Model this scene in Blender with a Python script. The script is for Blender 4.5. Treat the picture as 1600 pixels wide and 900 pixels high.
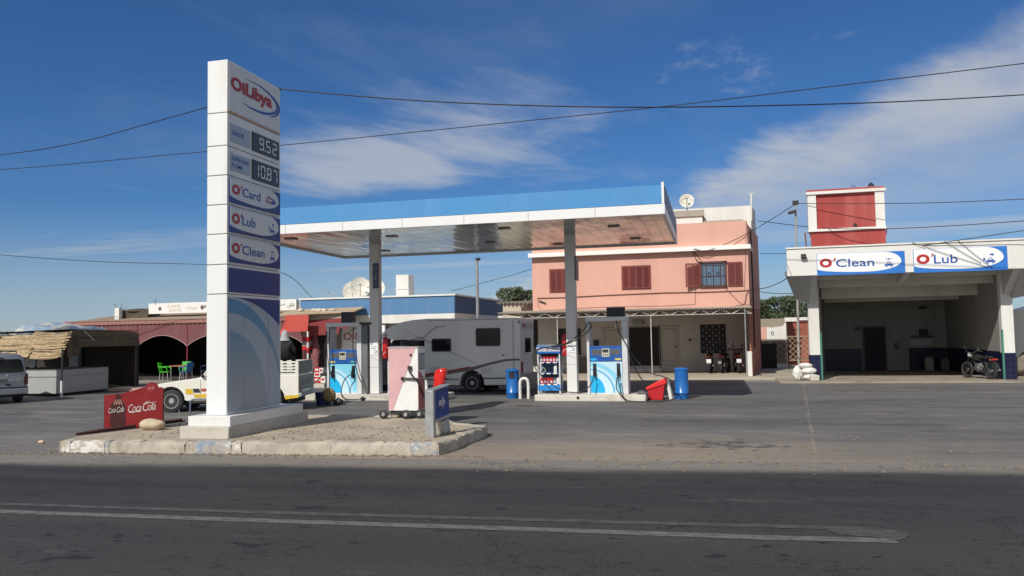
import bpy, bmesh, math, random
from mathutils import Vector, Matrix, noise
from mathutils.geometry import tessellate_polygon
for o in list(bpy.data.objects): bpy.data.objects.remove(o)
S = bpy.context.scene
COL = S.collection
rnd = random.Random(7)
PI = math.pi

# ------------------------------------------------------------------ camera
EYE = Vector((0, 0, 2.0)); FPX = 1250.0
YAW = math.radians(14); PIT = math.atan(72/FPX); ROL = .018
_f0 = Vector((-math.sin(YAW), math.cos(YAW), 0)); _r0 = Vector((math.cos(YAW), math.sin(YAW), 0)); _z = Vector((0, 0, 1))
_f = _f0*math.cos(PIT)+_z*math.sin(PIT); _u = -_f0*math.sin(PIT)+_z*math.cos(PIT)
_r = _r0*math.cos(ROL)-_u*math.sin(ROL); _u = _u*math.cos(ROL)+_r0*math.sin(ROL)
cam = bpy.data.cameras.new('camera'); camo = bpy.data.objects.new('camera', cam); COL.objects.link(camo)
m = Matrix((( _r.x, _u.x, -_f.x, EYE.x), (_r.y, _u.y, -_f.y, EYE.y), (_r.z, _u.z, -_f.z, EYE.z), (0, 0, 0, 1)))
camo.matrix_world = m
cam.sensor_width = 36; cam.lens = FPX/1600*36; cam.clip_end = 9000; cam.clip_start = .1
S.camera = camo

# ------------------------------------------------------------------ world, sun, exposure
SUN_EL, SUN_AZ = math.radians(40.6), math.radians(19.5)      # the light travels 19.5 deg right of +Y
W = bpy.data.worlds.new('World'); S.world = W; W.use_nodes = True
wt = W.node_tree; wt.nodes.clear()
def wn(t, **k):
    n = wt.nodes.new(t)
    for a, b in k.items(): setattr(n, a, b)
    return n
def wmath(op, a, b=None, c=None, clamp=False):
    n = wn('ShaderNodeMath', operation=op); n.use_clamp = clamp
    for i, v in enumerate((a, b, c)):
        if v is None: continue
        if isinstance(v, (int, float)): n.inputs[i].default_value = v
        else: wt.links.new(v, n.inputs[i])
    return n.outputs[0]
def wrange(v, a, b, c=0, d=1):
    n = wn('ShaderNodeMapRange', interpolation_type='SMOOTHSTEP')
    wt.links.new(v, n.inputs[0])
    for i, q in enumerate((a, b, c, d)): n.inputs[i+1].default_value = q
    return n.outputs[0]
sky = wn('ShaderNodeTexSky', sky_type='NISHITA'); sky.sun_disc = False
sky.sun_elevation = SUN_EL; sky.sun_rotation = math.radians(199.5); sky.altitude = 300
sky.air_density = 1.0; sky.dust_density = .25; sky.ozone_density = 3.0
tc = wn('ShaderNodeTexCoord'); sp = wn('ShaderNodeSeparateXYZ'); wt.links.new(tc.outputs['Generated'], sp.inputs[0])
zz = wmath('MAXIMUM', sp.outputs[2], .012)
cx = wmath('DIVIDE', sp.outputs[0], zz); cy = wmath('DIVIDE', sp.outputs[1], zz)
def wnoise(ax, ay, seed, detail=8, rough=.6, dist=.0, rot=0.0):
    c = wn('ShaderNodeCombineXYZ')
    ca, sa = math.cos(rot), math.sin(rot)
    X = wmath('ADD', wmath('MULTIPLY', cx, ca), wmath('MULTIPLY', cy, sa))
    Y = wmath('ADD', wmath('MULTIPLY', cx, -sa), wmath('MULTIPLY', cy, ca))
    wt.links.new(wmath('MULTIPLY', X, ax), c.inputs[0]); wt.links.new(wmath('MULTIPLY', Y, ay), c.inputs[1]); c.inputs[2].default_value = seed
    n = wn('ShaderNodeTexNoise'); n.inputs['Scale'].default_value = 1; n.inputs['Detail'].default_value = detail
    n.inputs['Roughness'].default_value = rough; n.inputs['Distortion'].default_value = dist
    wt.links.new(c.outputs[0], n.inputs['Vector']); return n.outputs[0]
nf = wnoise(1.5, .75, 3.3, rot=-.36, dist=.3)           # streaky detail
nb = wnoise(.55, .4, 8.1, detail=4, rot=-.36)
# the big bright bank on the right: everything beyond a line across the cloud plane
s1 = wmath('ADD', wmath('MULTIPLY', wmath('SUBTRACT', cx, -.16), .935), wmath('MULTIPLY', wmath('SUBTRACT', cy, 5.7), .356))
s1 = wmath('ADD', s1, wmath('MULTIPLY', wmath('SUBTRACT', nf, .5), .95))
band = wmath('MULTIPLY', wrange(s1, -.15, .30), wrange(s1, 3.6, .9, .35, 1))
gap = wrange(wmath('ADD', wmath('MULTIPLY', s1, 1), wmath('MULTIPLY', nb, 1.5)), 1.35, 1.9, 1, .62)
band = wmath('MULTIPLY', band, gap)
band = wmath('MULTIPLY', band, wrange(nf, .3, .6, .62, 1))
# soft patch over the forecourt canopy
e1 = wmath('POWER', wmath('DIVIDE', wmath('SUBTRACT', cx, -1.62), 1.15), 2)
e2 = wmath('POWER', wmath('DIVIDE', wmath('SUBTRACT', wmath('ADD', cy, wmath('MULTIPLY', cx, .35)), 3.62), .85), 2)
patch = wrange(wmath('ADD', wmath('SQRT', wmath('ADD', e1, e2)), wmath('MULTIPLY', wmath('SUBTRACT', .5, nf), 2.6)), 1.25, .15)
patch = wmath('MULTIPLY', patch, .8)
e3 = wmath('POWER', wmath('DIVIDE', wmath('SUBTRACT', cx, .16), .42), 2)
e4 = wmath('POWER', wmath('DIVIDE', wmath('SUBTRACT', cy, 3.05), .5), 2)
n5 = wnoise(4.5, 3.0, 5.7, detail=7, rough=.65)
puff = wmath('MULTIPLY', wrange(wmath('ADD', wmath('ADD', e3, e4), wmath('MULTIPLY', wmath('SUBTRACT', .5, n5), 7)), .3, -1.2), .28)
low = wmath('MULTIPLY', wrange(nf, .5, .78), wrange(cy, 4.0, 7.5, .12, .55))
lowb = wmath('MULTIPLY', wrange(wnoise(.18, .5, 1.9, detail=6), .46, .66), wrange(cy, 4.5, 8, 0, .6))
veil = wmath('MULTIPLY', wrange(wnoise(.7, .5, 12.4, detail=5, rot=.5), .48, .8), .12)
cloud = wmath('MAXIMUM', wmath('MAXIMUM', wmath('MAXIMUM', band, patch), wmath('MAXIMUM', low, puff)), wmath('MAXIMUM', lowb, veil), clamp=True)
hz = wrange(sp.outputs[2], -.02, .17, .58, 0)
# unseen broken bright cloud, added behind the camera as fill for shaded faces
behind = wmath('MULTIPLY', wrange(sp.outputs[1], .05, -.35), wrange(wnoise(.9, .9, 21.0, detail=6), .35, .52, .5, 1))
cloud = wmath('MAXIMUM', wmath('MAXIMUM', wmath('MULTIPLY', cloud, .84), hz), wmath('MULTIPLY', behind, 1.0))
mixc = wn('ShaderNodeMix', data_type='RGBA'); wt.links.new(cloud, mixc.inputs[0])
tint = wn('ShaderNodeMix', data_type='RGBA', blend_type='MULTIPLY'); tint.inputs[0].default_value = 1
wt.links.new(sky.outputs[0], tint.inputs[6]); tint.inputs[7].default_value = (.38, .70, 1.06, 1)
wt.links.new(tint.outputs[2], mixc.inputs[6]); mixc.inputs[7].default_value = (6.9, 7.2, 7.7, 1)
bg = wn('ShaderNodeBackground'); bg.inputs[1].default_value = .075
wt.links.new(mixc.outputs[2], bg.inputs[0]); wo = wn('ShaderNodeOutputWorld'); wt.links.new(bg.outputs[0], wo.inputs[0])
sl = bpy.data.lights.new('sun', 'SUN'); sl.energy = 4.2; sl.angle = math.radians(.53); sl.color = (1, .955, .88)
so = bpy.data.objects.new('sun', sl); COL.objects.link(so)
ld = Vector((math.sin(SUN_AZ)*math.cos(SUN_EL), math.cos(SUN_AZ)*math.cos(SUN_EL), -math.sin(SUN_EL)))
so.rotation_euler = ld.to_track_quat('-Z', 'Y').to_euler(); so.location = (0, 0, 40)
S.view_settings.view_transform = 'Standard'; S.view_settings.look = 'None'; S.view_settings.gamma = 1
S.view_settings.use_curve_mapping = False; S.view_settings.exposure = 0.0
S.render.engine = 'CYCLES'

# ------------------------------------------------------------------ measuring the place from the photograph
def ray(x, y): return _f+_r*((x-800)/FPX)-_u*((y-450)/FPX)
def G(x, y, z=0.0):
    d = ray(x, y); return EYE+d*((z-EYE.z)/d.z)
def at(x, y, Y):
    d = ray(x, y); p = EYE+d*(Y/d.y); return (p.x, p.z)
def atX(x, y, X):
    d = ray(x, y); p = EYE+d*(X/d.x); return (p.y, p.z)

# ------------------------------------------------------------------ materials
MATS = {}
def mat(name, col, rough=.6, metal=0, var=.1, sc=2.0, bump=0, bsc=30, dirt=None, damt=.4, dsc=1.3, dth=(.5, .7), streak=0, spec=.5, emit=None, coat=0):
    if name in MATS: return MATS[name]
    mt = bpy.data.materials.new(name); mt.use_nodes = True; t = mt.node_tree; b = t.nodes['Principled BSDF']
    N, L = t.nodes.new, t.links.new
    tcn = N('ShaderNodeTexCoord'); src = tcn.outputs['Object']
    if streak:
        mp = N('ShaderNodeMapping'); mp.inputs['Scale'].default_value = {1: (1, 1, .12), 2: (.15, 1, 1), 3: (1, .15, 1)}[streak]; L(src, mp.inputs[0]); src = mp.outputs[0]
    n = N('ShaderNodeTexNoise'); n.inputs['Scale'].default_value = sc; n.inputs['Detail'].default_value = 7; n.inputs['Roughness'].default_value = .62; L(src, n.inputs['Vector'])
    r = N('ShaderNodeMapRange'); r.inputs[1].default_value = .3; r.inputs[2].default_value = .7; r.inputs[3].default_value = 1-var; r.inputs[4].default_value = 1+var; L(n.outputs[0], r.inputs[0])
    v = N('ShaderNodeVectorMath'); v.operation = 'SCALE'; v.inputs[0].default_value = col[:3]; L(r.outputs[0], v.inputs['Scale'])
    out = v.outputs[0]
    if dirt:
        n2 = N('ShaderNodeTexNoise'); n2.inputs['Scale'].default_value = dsc; n2.inputs['Detail'].default_value = 8; n2.inputs['Roughness'].default_value = .65; L(src, n2.inputs['Vector'])
        r2 = N('ShaderNodeMapRange'); r2.inputs[1].default_value = dth[0]; r2.inputs[2].default_value = dth[1]; r2.inputs[4].default_value = damt; L(n2.outputs[0], r2.inputs[0])
        mx = N('ShaderNodeMix'); mx.data_type = 'RGBA'; L(r2.outputs[0], mx.inputs[0]); L(out, mx.inputs[6]); mx.inputs[7].default_value = (*dirt, 1); out = mx.outputs[2]
    L(out, b.inputs['Base Color']); b.inputs['Metallic'].default_value = metal; b.inputs['Specular IOR Level'].default_value = spec
    rr = N('ShaderNodeMapRange'); rr.inputs[1].default_value = .3; rr.inputs[2].default_value = .7; rr.inputs[3].default_value = max(0, rough-.07); rr.inputs[4].default_value = min(1, rough+.07); L(n.outputs[0], rr.inputs[0]); L(rr.outputs[0], b.inputs['Roughness'])
    if coat: b.inputs['Coat Weight'].default_value = coat
    if bump:
        n3 = N('ShaderNodeTexNoise'); n3.inputs['Scale'].default_value = bsc; n3.inputs['Detail'].default_value = 5; L(src, n3.inputs['Vector'])
        bp = N('ShaderNodeBump'); bp.inputs['Strength'].default_value = bump; bp.inputs['Distance'].default_value = .02; L(n3.outputs[0], bp.inputs['Height']); L(bp.outputs[0], b.inputs['Normal'])
    if emit: b.inputs['Emission Color'].default_value = (*emit[:3], 1); b.inputs['Emission Strength'].default_value = emit[3]
    MATS[name] = mt; return mt

WHITE = mat('white_paint', (.70, .70, .68), .45, var=.03, dirt=(.45, .42, .36), damt=.25, dsc=.9, streak=1)
WALLW = mat('whitewash', (.70, .69, .655), .85, var=.05, bump=.15, dirt=(.42, .37, .3), damt=.35, dsc=.7, streak=1)
PANELW = mat('white_sign_panel', (.62, .63, .64), .3, var=.02)
GREYM = mat('grey_metal', (.33, .34, .35), .45, .3, var=.06)
GALV = mat('galvanised', (.42, .43, .43), .42, .6, var=.1, sc=6)
BLACK = mat('black_rubber', (.018, .018, .02), .6, var=.15)
DARK = mat('dark_plastic', (.03, .032, .036), .4)
NAVY = mat('navy_sign', (.006, .036, .19), .35, var=.06)
BLUE = mat('logo_blue', (.02, .09, .36), .4, var=.04)
SKYB = mat('canopy_blue', (.05, .205, .43), .6, var=.06, sc=.8, streak=1, dirt=(.10, .27, .48), damt=.3, dsc=2, spec=.2)
RED = mat('logo_red', (.42, .02, .025), .45, var=.05)
BRED = mat('bright_red_plastic', (.46, .012, .018), .4, var=.08)
LBLUE = mat('light_blue_print', (.12, .48, .75), .35, var=.04)
CYAN = mat('cyan_print', (.02, .42, .78), .35, var=.04)
PALE = mat('pale_blue_print', (.5, .72, .84), .35, var=.03)
BINB = mat('bin_blue', (.015, .13, .42), .3, var=.05, dirt=(.05, .2, .45), damt=.2)
CONC = mat('concrete', (.36, .33, .28), .9, var=.12, bump=.4, bsc=25, dirt=(.2, .17, .13), damt=.5, dsc=2)
CONCL = mat('pale_concrete', (.5, .47, .41), .9, var=.1, bump=.3, bsc=25, dirt=(.28, .25, .2), damt=.45, dsc=2.5)
GLASSD = mat('dark_glass', (.010, .012, .016), .08, spec=.35, var=0)
CHROME = mat('chrome', (.7, .7, .7), .15, 1, var=.02)
PINK = mat('salmon_render', (.64, .36, .285), .88, var=.05, bump=.12, bsc=60, dirt=(.56, .30, .235), damt=.4, dsc=.8, streak=1)
MAROON = mat('maroon_shutter', (.2, .045, .042), .6, var=.15, streak=1)
AWNM = mat('maroon_canvas', (.165, .058, .062), .8, var=.12, sc=3, streak=1, dirt=(.24, .13, .12), damt=.4, dsc=2)
AWNR = mat('red_canvas', (.5, .07, .05), .75, var=.12, dirt=(.32, .08, .07), damt=.4, dsc=1.5)
BRICKR = mat('tank_red', (.33, .05, .045), .85, var=.08, bump=.15, dirt=(.5, .22, .2), damt=.35, dsc=.8, streak=1)
TILEN = None

# ------------------------------------------------------------------ mesh builder
class MB:
    def __init__(s): s.v = []; s.f = []; s.mi = []; s.mats = []; s.c = 0
    def use(s, m):
        if m not in s.mats: s.mats.append(m)
        s.c = s.mats.index(m); return s
    def add(s, vs, fs):
        o = len(s.v); s.v += [tuple(v) for v in vs]
        for f in fs: s.f.append(tuple(i+o for i in f)); s.mi.append(s.c)
        return s
    def box(s, x0, x1, y0, y1, z0, z1):
        vs = [(x, y, z) for z in (z0, z1) for y in (y0, y1) for x in (x0, x1)]
        return s.add(vs, [(0, 2, 3, 1), (4, 5, 7, 6), (0, 1, 5, 4), (2, 6, 7, 3), (0, 4, 6, 2), (1, 3, 7, 5)])
    def obox(s, c, a, b, h):            # centre, half vectors a b h
        c, a, b, h = map(Vector, (c, a, b, h)); vs = [c+a*i+b*j+h*k for k in (-1, 1) for j in (-1, 1) for i in (-1, 1)]
        return s.add(vs, [(0, 2, 3, 1), (4, 5, 7, 6), (0, 1, 5, 4), (2, 6, 7, 3), (0, 4, 6, 2), (1, 3, 7, 5)])
    def tube(s, pts, r, n=8, cap=True):
        pts = [Vector(p) for p in pts]; rs = r if isinstance(r, (list, tuple)) else [r]*len(pts); rings = []
        prev = None; base = len(s.v)
        for i, p in enumerate(pts):
            d = (pts[min(i+1, len(pts)-1)]-pts[max(i-1, 0)]).normalized()
            if prev is None: a = d.orthogonal().normalized()
            else: a = (prev-d*prev.dot(d)); a = a.normalized() if a.length > 1e-6 else d.orthogonal().normalized()
            prev = a; b = d.cross(a)
            rings.append([p+(a*math.cos(2*PI*k/n)+b*math.sin(2*PI*k/n))*rs[i] for k in range(n)])
        vs = [v for q in rings for v in q]; fs = []
        for i in range(len(pts)-1):
            for k in range(n): k2 = (k+1) % n; fs.append((i*n+k, i*n+k2, (i+1)*n+k2, (i+1)*n+k))
        if cap: fs.append(tuple(range(n-1, -1, -1))); fs.append(tuple(range((len(pts)-1)*n, len(pts)*n)))
        return s.add(vs, fs)
    def cyl(s, p0, p1, r0, r1=None, n=16): return s.tube([p0, p1], [r0, r0 if r1 is None else r1], n)
    def lathe(s, prof, c=(0, 0, 0), axis='z', n=24):
        vs = []; fs = []
        for (r, h) in prof:
            for k in range(n):
                a = 2*PI*k/n; x, y = r*math.cos(a), r*math.sin(a)
                p = (x, y, h) if axis == 'z' else ((x, h, y) if axis == 'y' else (h, x, y))
                vs.append((c[0]+p[0], c[1]+p[1], c[2]+p[2]))
        for i in range(len(prof)-1):
            for k in range(n): k2 = (k+1) % n; fs.append((i*n+k, i*n+k2, (i+1)*n+k2, (i+1)*n+k))
        fs.append(tuple(range(n-1, -1, -1))); fs.append(tuple(range((len(prof)-1)*n, len(prof)*n)))
        return s.add(vs, fs)
    def poly(s, fr, pts, n0=0, n1=.01):     # extruded 2-D outline in a frame (o, R, U)
        o, R, U = map(Vector, fr); Nn = R.cross(U)
        k = len(pts); vs = [o+R*p[0]+U*p[1]+Nn*n0 for p in pts]+[o+R*p[0]+U*p[1]+Nn*n1 for p in pts]
        tri = tessellate_polygon([[Vector((p[0], p[1], 0)) for p in pts]])
        ar = sum(pts[i][0]*pts[(i+1) % k][1]-pts[(i+1) % k][0]*pts[i][1] for i in range(k))
        fs = []
        for t in tri:
            a = (pts[t[1]][0]-pts[t[0]][0])*(pts[t[2]][1]-pts[t[0]][1])-(pts[t[2]][0]-pts[t[0]][0])*(pts[t[1]][1]-pts[t[0]][1])
            if a < 0: t = (t[0], t[2], t[1])
            fs.append((t[0]+k, t[1]+k, t[2]+k)); fs.append((t[2], t[1], t[0]))
        for i in range(k):
            j = (i+1) % k; fs.append((i, j, j+k, i+k) if ar > 0 else (j, i, i+k, j+k))
        return s.add(vs, fs)
    def rect(s, fr, x0, y0, x1, y1, n0=0, n1=.01): return s.poly(fr, [(x0, y0), (x1, y0), (x1, y1), (x0, y1)], n0, n1)
    def blob(s, c, r, seed=0, amp=.2, sub=2, fq=1.6, flat=None):
        bm = bmesh.new(); bmesh.ops.create_icosphere(bm, subdivisions=sub, radius=1)
        vs = []
        for v in bm.verts:
            k = 1+amp*noise.noise(v.co*fq+Vector((seed*7.3, seed*3.1, seed)))*2
            p = Vector((v.co.x*r[0]*k, v.co.y*r[1]*k, v.co.z*r[2]*k))
            if flat is not None and p.z < flat: p.z = flat
            vs.append(Vector(c)+p)
        fs = [tuple(v.index for v in f.verts) for f in bm.faces]; bm.free(); return s.add(vs, fs)
def link(name, me, parent=None):
    o = bpy.data.objects.new(name, me); COL.objects.link(o)
    if parent: o.parent = parent
    return o
WM = {}
def build(mb, name, m=None, parent=None, w=True, bevel=0, smooth=None, wx=None, **tags):
    """w: the coordinates are world ones and are moved into the thing's own frame"""
    vs = mb.v
    if parent is not None and w:
        top = parent
        while top.parent: top = top.parent
        inv = WM[top.name]; vs = [tuple(inv @ Vector(v)) for v in vs]
    me = bpy.data.meshes.new(name); me.from_pydata(vs, [], mb.f)
    ms = mb.mats or [m]
    for q in ms: me.materials.append(q)
    if mb.mats: me.polygons.foreach_set('material_index', mb.mi)
    if bevel:
        bm = bmesh.new(); bm.from_mesh(me); bmesh.ops.remove_doubles(bm, verts=bm.verts, dist=1e-5)
        ed = [e for e in bm.edges if len(e.link_faces) == 2 and e.calc_face_angle(0) > .5]
        bmesh.ops.bevel(bm, geom=ed, offset=bevel, segments=2, affect='EDGES', profile=.5, clamp_overlap=True)
        bm.to_mesh(me); bm.free()
        me.polygons.foreach_set('use_smooth', [p.area < .012 for p in me.polygons])
    if smooth:
        me.polygons.foreach_set('use_smooth', [True]*len(me.polygons)); me.set_sharp_from_angle(angle=math.radians(smooth))
    o = link(name, me, parent)
    for k, v in tags.items(): o[k] = v
    return o
def thing(name, label, cat, loc=(0, 0, 0), rz=0, group=None):
    o = bpy.data.objects.new(name, None); COL.objects.link(o); o.location = loc; o.rotation_euler = (0, 0, rz); o.empty_display_size = .2
    o['label'] = label; o['category'] = cat
    if group: o['group'] = group
    WM[o.name] = (Matrix.Translation(loc) @ Matrix.Rotation(rz, 4, 'Z')).inverted(); return o
def single(mb, name, m, label, cat, loc, rz=0, group=None, **k):
    """a thing that is one mesh, with its origin at loc; world coordinates"""
    inv = (Matrix.Translation(loc) @ Matrix.Rotation(rz, 4, 'Z')).inverted(); mb.v = [tuple(inv @ Vector(v)) for v in mb.v]
    o = build(mb, name, m, w=False, **k); o.location = loc; o.rotation_euler = (0, 0, rz); o['label'] = label; o['category'] = cat
    if group: o['group'] = group
    return o
def structure(mb, name, m, **k): return build(mb, name, m, w=False, kind='structure', **k)
def dup(root, loc, rz=None, label=None, group=None):
    r = root.copy(); COL.objects.link(r); r.location = loc
    if rz is not None: r.rotation_euler = (0, 0, rz)
    if label: r['label'] = label
    if group: r['group'] = group
    for ch in list(root.children):
        c = ch.copy(); COL.objects.link(c); c.parent = r
        for g in list(ch.children):
            d = g.copy(); COL.objects.link(d); d.parent = c
    return r
def curve(pts, n=8):        # Catmull-Rom through the points
    P = [Vector(p) for p in pts]; P = [P[0]*2-P[1]]+P+[P[-1]*2-P[-2]]; out = []
    for i in range(1, len(P)-2):
        for k in range(n):
            t = k/n; a, b, c, d = P[i-1:i+3]
            out.append(.5*((2*b)+(c-a)*t+(2*a-5*b+4*c-d)*t*t+(3*b-a-3*c+d)*t**3))
    out.append(P[-2]); return out
def text2d(s, bold=0.0, spacing=1.0):
    cu = bpy.data.curves.new('t', 'FONT'); cu.body = s; cu.offset = bold; cu.resolution_u = 3; cu.space_character = spacing
    o = bpy.data.objects.new('t', cu); COL.objects.link(o); dg = bpy.context.evaluated_depsgraph_get(); dg.update()
    me = bpy.data.meshes.new_from_object(o.evaluated_get(dg)); vs = [(v.co.x, v.co.y) for v in me.vertices]; fs = [tuple(p.vertices) for p in me.polygons]
    bpy.data.objects.remove(o); bpy.data.curves.remove(cu); bpy.data.meshes.remove(me); return vs, fs
def text(mb, fr, s, x0, y0, x1, y1, n=.02, bold=.0, spacing=1.0):
    vs, fs = text2d(s, bold, spacing)
    if not vs: return
    a = min(v[0] for v in vs); b = max(v[0] for v in vs); c = min(v[1] for v in vs); d = max(v[1] for v in vs)
    o, R, U = map(Vector, fr); Nn = R.cross(U)
    mb.add([o+R*(x0+(v[0]-a)/(b-a)*(x1-x0))+U*(y0+(v[1]-c)/(d-c)*(y1-y0))+Nn*n for v in vs], fs)
def ell(cx, cy, rx, ry, a0, a1, n=24): return [(cx+rx*math.cos(math.radians(a0+(a1-a0)*k/n)), cy+ry*math.sin(math.radians(a0+(a1-a0)*k/n))) for k in range(n+1)]
def crescent(cx, cy, rx, ry, a0, a1, t, n=40, peak=.5):
    out = []; inn = []
    for k in range(n+1):
        q = k/n; a = math.radians(a0+(a1-a0)*q); w = t*math.sin(PI*q**(math.log(.5)/math.log(peak)))
        out.append((cx+rx*math.cos(a), cy+ry*math.sin(a))); inn.append((cx+(rx-w)*math.cos(a), cy+(ry-w)*math.sin(a)))
    return out+inn[::-1][1:-1]
def logo(parent, fr, x0, y0, x1, y1, n=.01, w=True):
    """the station's name with its blue ellipse, fitted to a box"""
    Wd, Hh = x1-x0, y1-y0
    mb = MB(); text(mb, fr, 'OiLibya', x0+.02*Wd, y0+.27*Hh, x0+.83*Wd, y0+.80*Hh, n+.012, bold=.035); build(mb, 'lettering', RED, parent, w=w)
    mb = MB(); cxx, cyy = x0+.5*Wd, y0+.5*Hh
    mb.poly(fr, crescent(cxx+.0*Wd, cyy, .47*Wd, .46*Hh, -125, 118, .10*Hh, peak=.42), n, n+.006)
    mb.poly(fr, crescent(cxx+.035*Wd, cyy-.03*Hh, .475*Wd, .47*Hh, -62, 48, .09*Hh), n, n+.008)
    build(mb, 'emblem', BLUE, parent, w=w)
def caricon(mb, fr, x, y, s, n, brush=True, oil=False):
    mb.poly(fr, [(x-.5*s, y+.12*s), (x-.48*s, y+.3*s), (x-.25*s, y+.36*s), (x-.16*s, y+.62*s), (x+.16*s, y+.62*s), (x+.28*s, y+.36*s), (x+.5*s, y+.28*s), (x+.5*s, y+.12*s)], n, n+.004)
    for q in (-.27, .27): mb.poly(fr, ell(x+q*s, y+.1*s, .13*s, .13*s, 0, 348, 14), n, n+.006)
    mb.use(PANELW); mb.poly(fr, [(x-.2*s, y+.38*s), (x+.2*s, y+.38*s), (x+.12*s, y+.56*s), (x-.12*s, y+.56*s)], n+.003, n+.006)
    for q in (-.27, .27): mb.poly(fr, ell(x+q*s, y+.1*s, .06*s, .06*s, 0, 348, 10), n+.006, n+.009)
    mb.use(BLUE)
    if oil:
        mb.poly(fr, [(x-.1*s, y+.95*s), (x+.28*s, y+.82*s), (x+.4*s, y+.95*s), (x+.2*s, y+1.1*s)], n, n+.004)
        mb.poly(fr, ell(x-.62*s, y+.45*s, .12*s, .17*s, 0, 345, 12)+[(x-.58*s, y+.8*s)], n, n+.004)
    else:
        mb.rect(fr, x-.35*s, y+.9*s, x+.35*s, y+.97*s, n, n+.004); mb.rect(fr, x-.05*s, y+.85*s, x+.05*s, y+1.05*s, n, n+.004)
def service_sign(parent, fr, x0, y0, x1, y1, word, kind, n=.0, bgm=None, ltx=None, fieldm=None):
    Wd, Hh = x1-x0, y1-y0
    mb = MB(); mb.rect(fr, x0, y0, x1, y1, n, n+.02); build(mb, 'blue_panel', bgm or BLUE, parent)
    X = lambda a: x0+a*Wd; Yy = lambda b: y0+b*Hh
    pts = [(X(.004), Yy(.99))]+[(X(.004), Yy(.30))]
    pts += [(X(.004+.56*(1-math.cos(t))), Yy(.30-.19*math.sin(t))) for t in [PI/2*k/14 for k in range(1, 15)]]
    pts += [(X(.565+.395*math.sin(t)), Yy(.55-.44*math.cos(t))) for t in [PI/2*k/14 for k in range(1, 15)]]
    pts += [(X(.76+.20*math.cos(t)), Yy(.55+.44*math.sin(t))) for t in [PI/2*k/14 for k in range(1, 15)]]
    mb = MB(); mb.poly(fr, pts, n+.02, n+.026); build(mb, 'white_field', fieldm or PANELW, parent)
    l = ltx or .03
    mb = MB(); text(mb, fr, 'O', X(l), Yy(.36), X(l+.145), Yy(.78), n+.034, bold=.055); mb.poly(fr, [(X(l+.165), Yy(.62)), (X(l+.195), Yy(.78)), (X(l+.168), Yy(.78))], n+.027, n+.034); build(mb, 'lettering', RED, parent)
    mb = MB(); text(mb, fr, word, X(l+.19), Yy(.36), X(l+.19+.085*len(word)+(.01 if len(word) > 3 else 0)), Yy(.73), n+.034, bold=.008); build(mb, 'lettering', BLUE, parent)
    mb = MB()
    if kind == 'card':
        mb.use(mat('card_print', (.35, .16, .22), .4)); mb.poly(fr, [(X(.68), Yy(.42)), (X(.84), Yy(.36)), (X(.87), Yy(.62)), (X(.73), Yy(.72))], n+.027, n+.032)
        mb.use(BLUE); mb.poly(fr, [(X(.80), Yy(.36)), (X(.9), Yy(.44)), (X(.88), Yy(.58)), (X(.82), Yy(.52))], n+.027, n+.034)
        mb.use(PALE); mb.rect(fr, X(.72), Yy(.5), X(.8), Yy(.56), n+.032, n+.036)
    else: caricon(mb.use(BLUE), fr, X(.82), Yy(.30), .36*Hh*1.05, n+.027, oil=(kind == 'oil'))
    build(mb, 'car_symbol' if kind != 'card' else 'card_symbol', None, parent)
# ------------------------------------------------------------------ ground, road, forecourt
class NT:
    def __init__(s, name):
        s.m = bpy.data.materials.new(name); s.m.use_nodes = True; s.t = s.m.node_tree; s.b = s.t.nodes['Principled BSDF']
        s.co = s.n('ShaderNodeTexCoord').outputs['Object']; sp = s.n('ShaderNodeSeparateXYZ'); s.l(s.co, sp.inputs[0]); s.x, s.y, s.z = sp.outputs
    def n(s, t, **k):
        q = s.t.nodes.new(t)
        for a, b in k.items(): setattr(q, a, b)
        return q
    def l(s, a, b):
        if isinstance(a, (int, float, tuple)): b.default_value = a
        else: s.t.links.new(a, b)
    def ma(s, op, a, b=0.0, c=0.0):
        q = s.n('ShaderNodeMath', operation=op); s.l(a, q.inputs[0]); s.l(b, q.inputs[1]); s.l(c, q.inputs[2]); return q.outputs[0]
    def noise(s, sc, det=6, rough=.6, stretch=(1, 1, 1), off=0, dist=0):
        mp = s.n('ShaderNodeMapping'); mp.inputs['Scale'].default_value = stretch; mp.inputs['Location'].default_value = (off, off*.7, off*.3); s.l(s.co, mp.inputs[0])
        q = s.n('ShaderNodeTexNoise'); q.inputs['Scale'].default_value = sc; q.inputs['Detail'].default_value = det; q.inputs['Roughness'].default_value = rough; q.inputs['Distortion'].default_value = dist
        s.l(mp.outputs[0], q.inputs['Vector']); return q.outputs[0]
    def rg(s, v, a, b, c=0.0, d=1.0, sm=True):
        q = s.n('ShaderNodeMapRange'); q.interpolation_type = 'SMOOTHSTEP' if sm else 'LINEAR'
        for i, k in enumerate((v, a, b, c, d)): s.l(k, q.inputs[i])
        return q.outputs[0]
    def mix(s, f, a, b, mode='MIX'):
        q = s.n('ShaderNodeMix', data_type='RGBA', blend_type=mode); s.l(f, q.inputs[0])
        for v, i in ((a, 6), (b, 7)): s.l((*v, 1) if isinstance(v, tuple) else v, q.inputs[i])
        return q.outputs[2]
    def bump(s, h, st=.3, d=.01):
        q = s.n('ShaderNodeBump'); q.inputs['Strength'].default_value = st; q.inputs['Distance'].default_value = d; s.l(h, q.inputs['Height']); s.l(q.outputs[0], s.b.inputs['Normal'])
    def out(s, c, r=.85):
        s.l(c, s.b.inputs['Base Color']); s.l(r, s.b.inputs['Roughness']); s.b.inputs['Specular IOR Level'].default_value = .3; return s.m
def edge(X): return 12.72+.078*X

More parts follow.
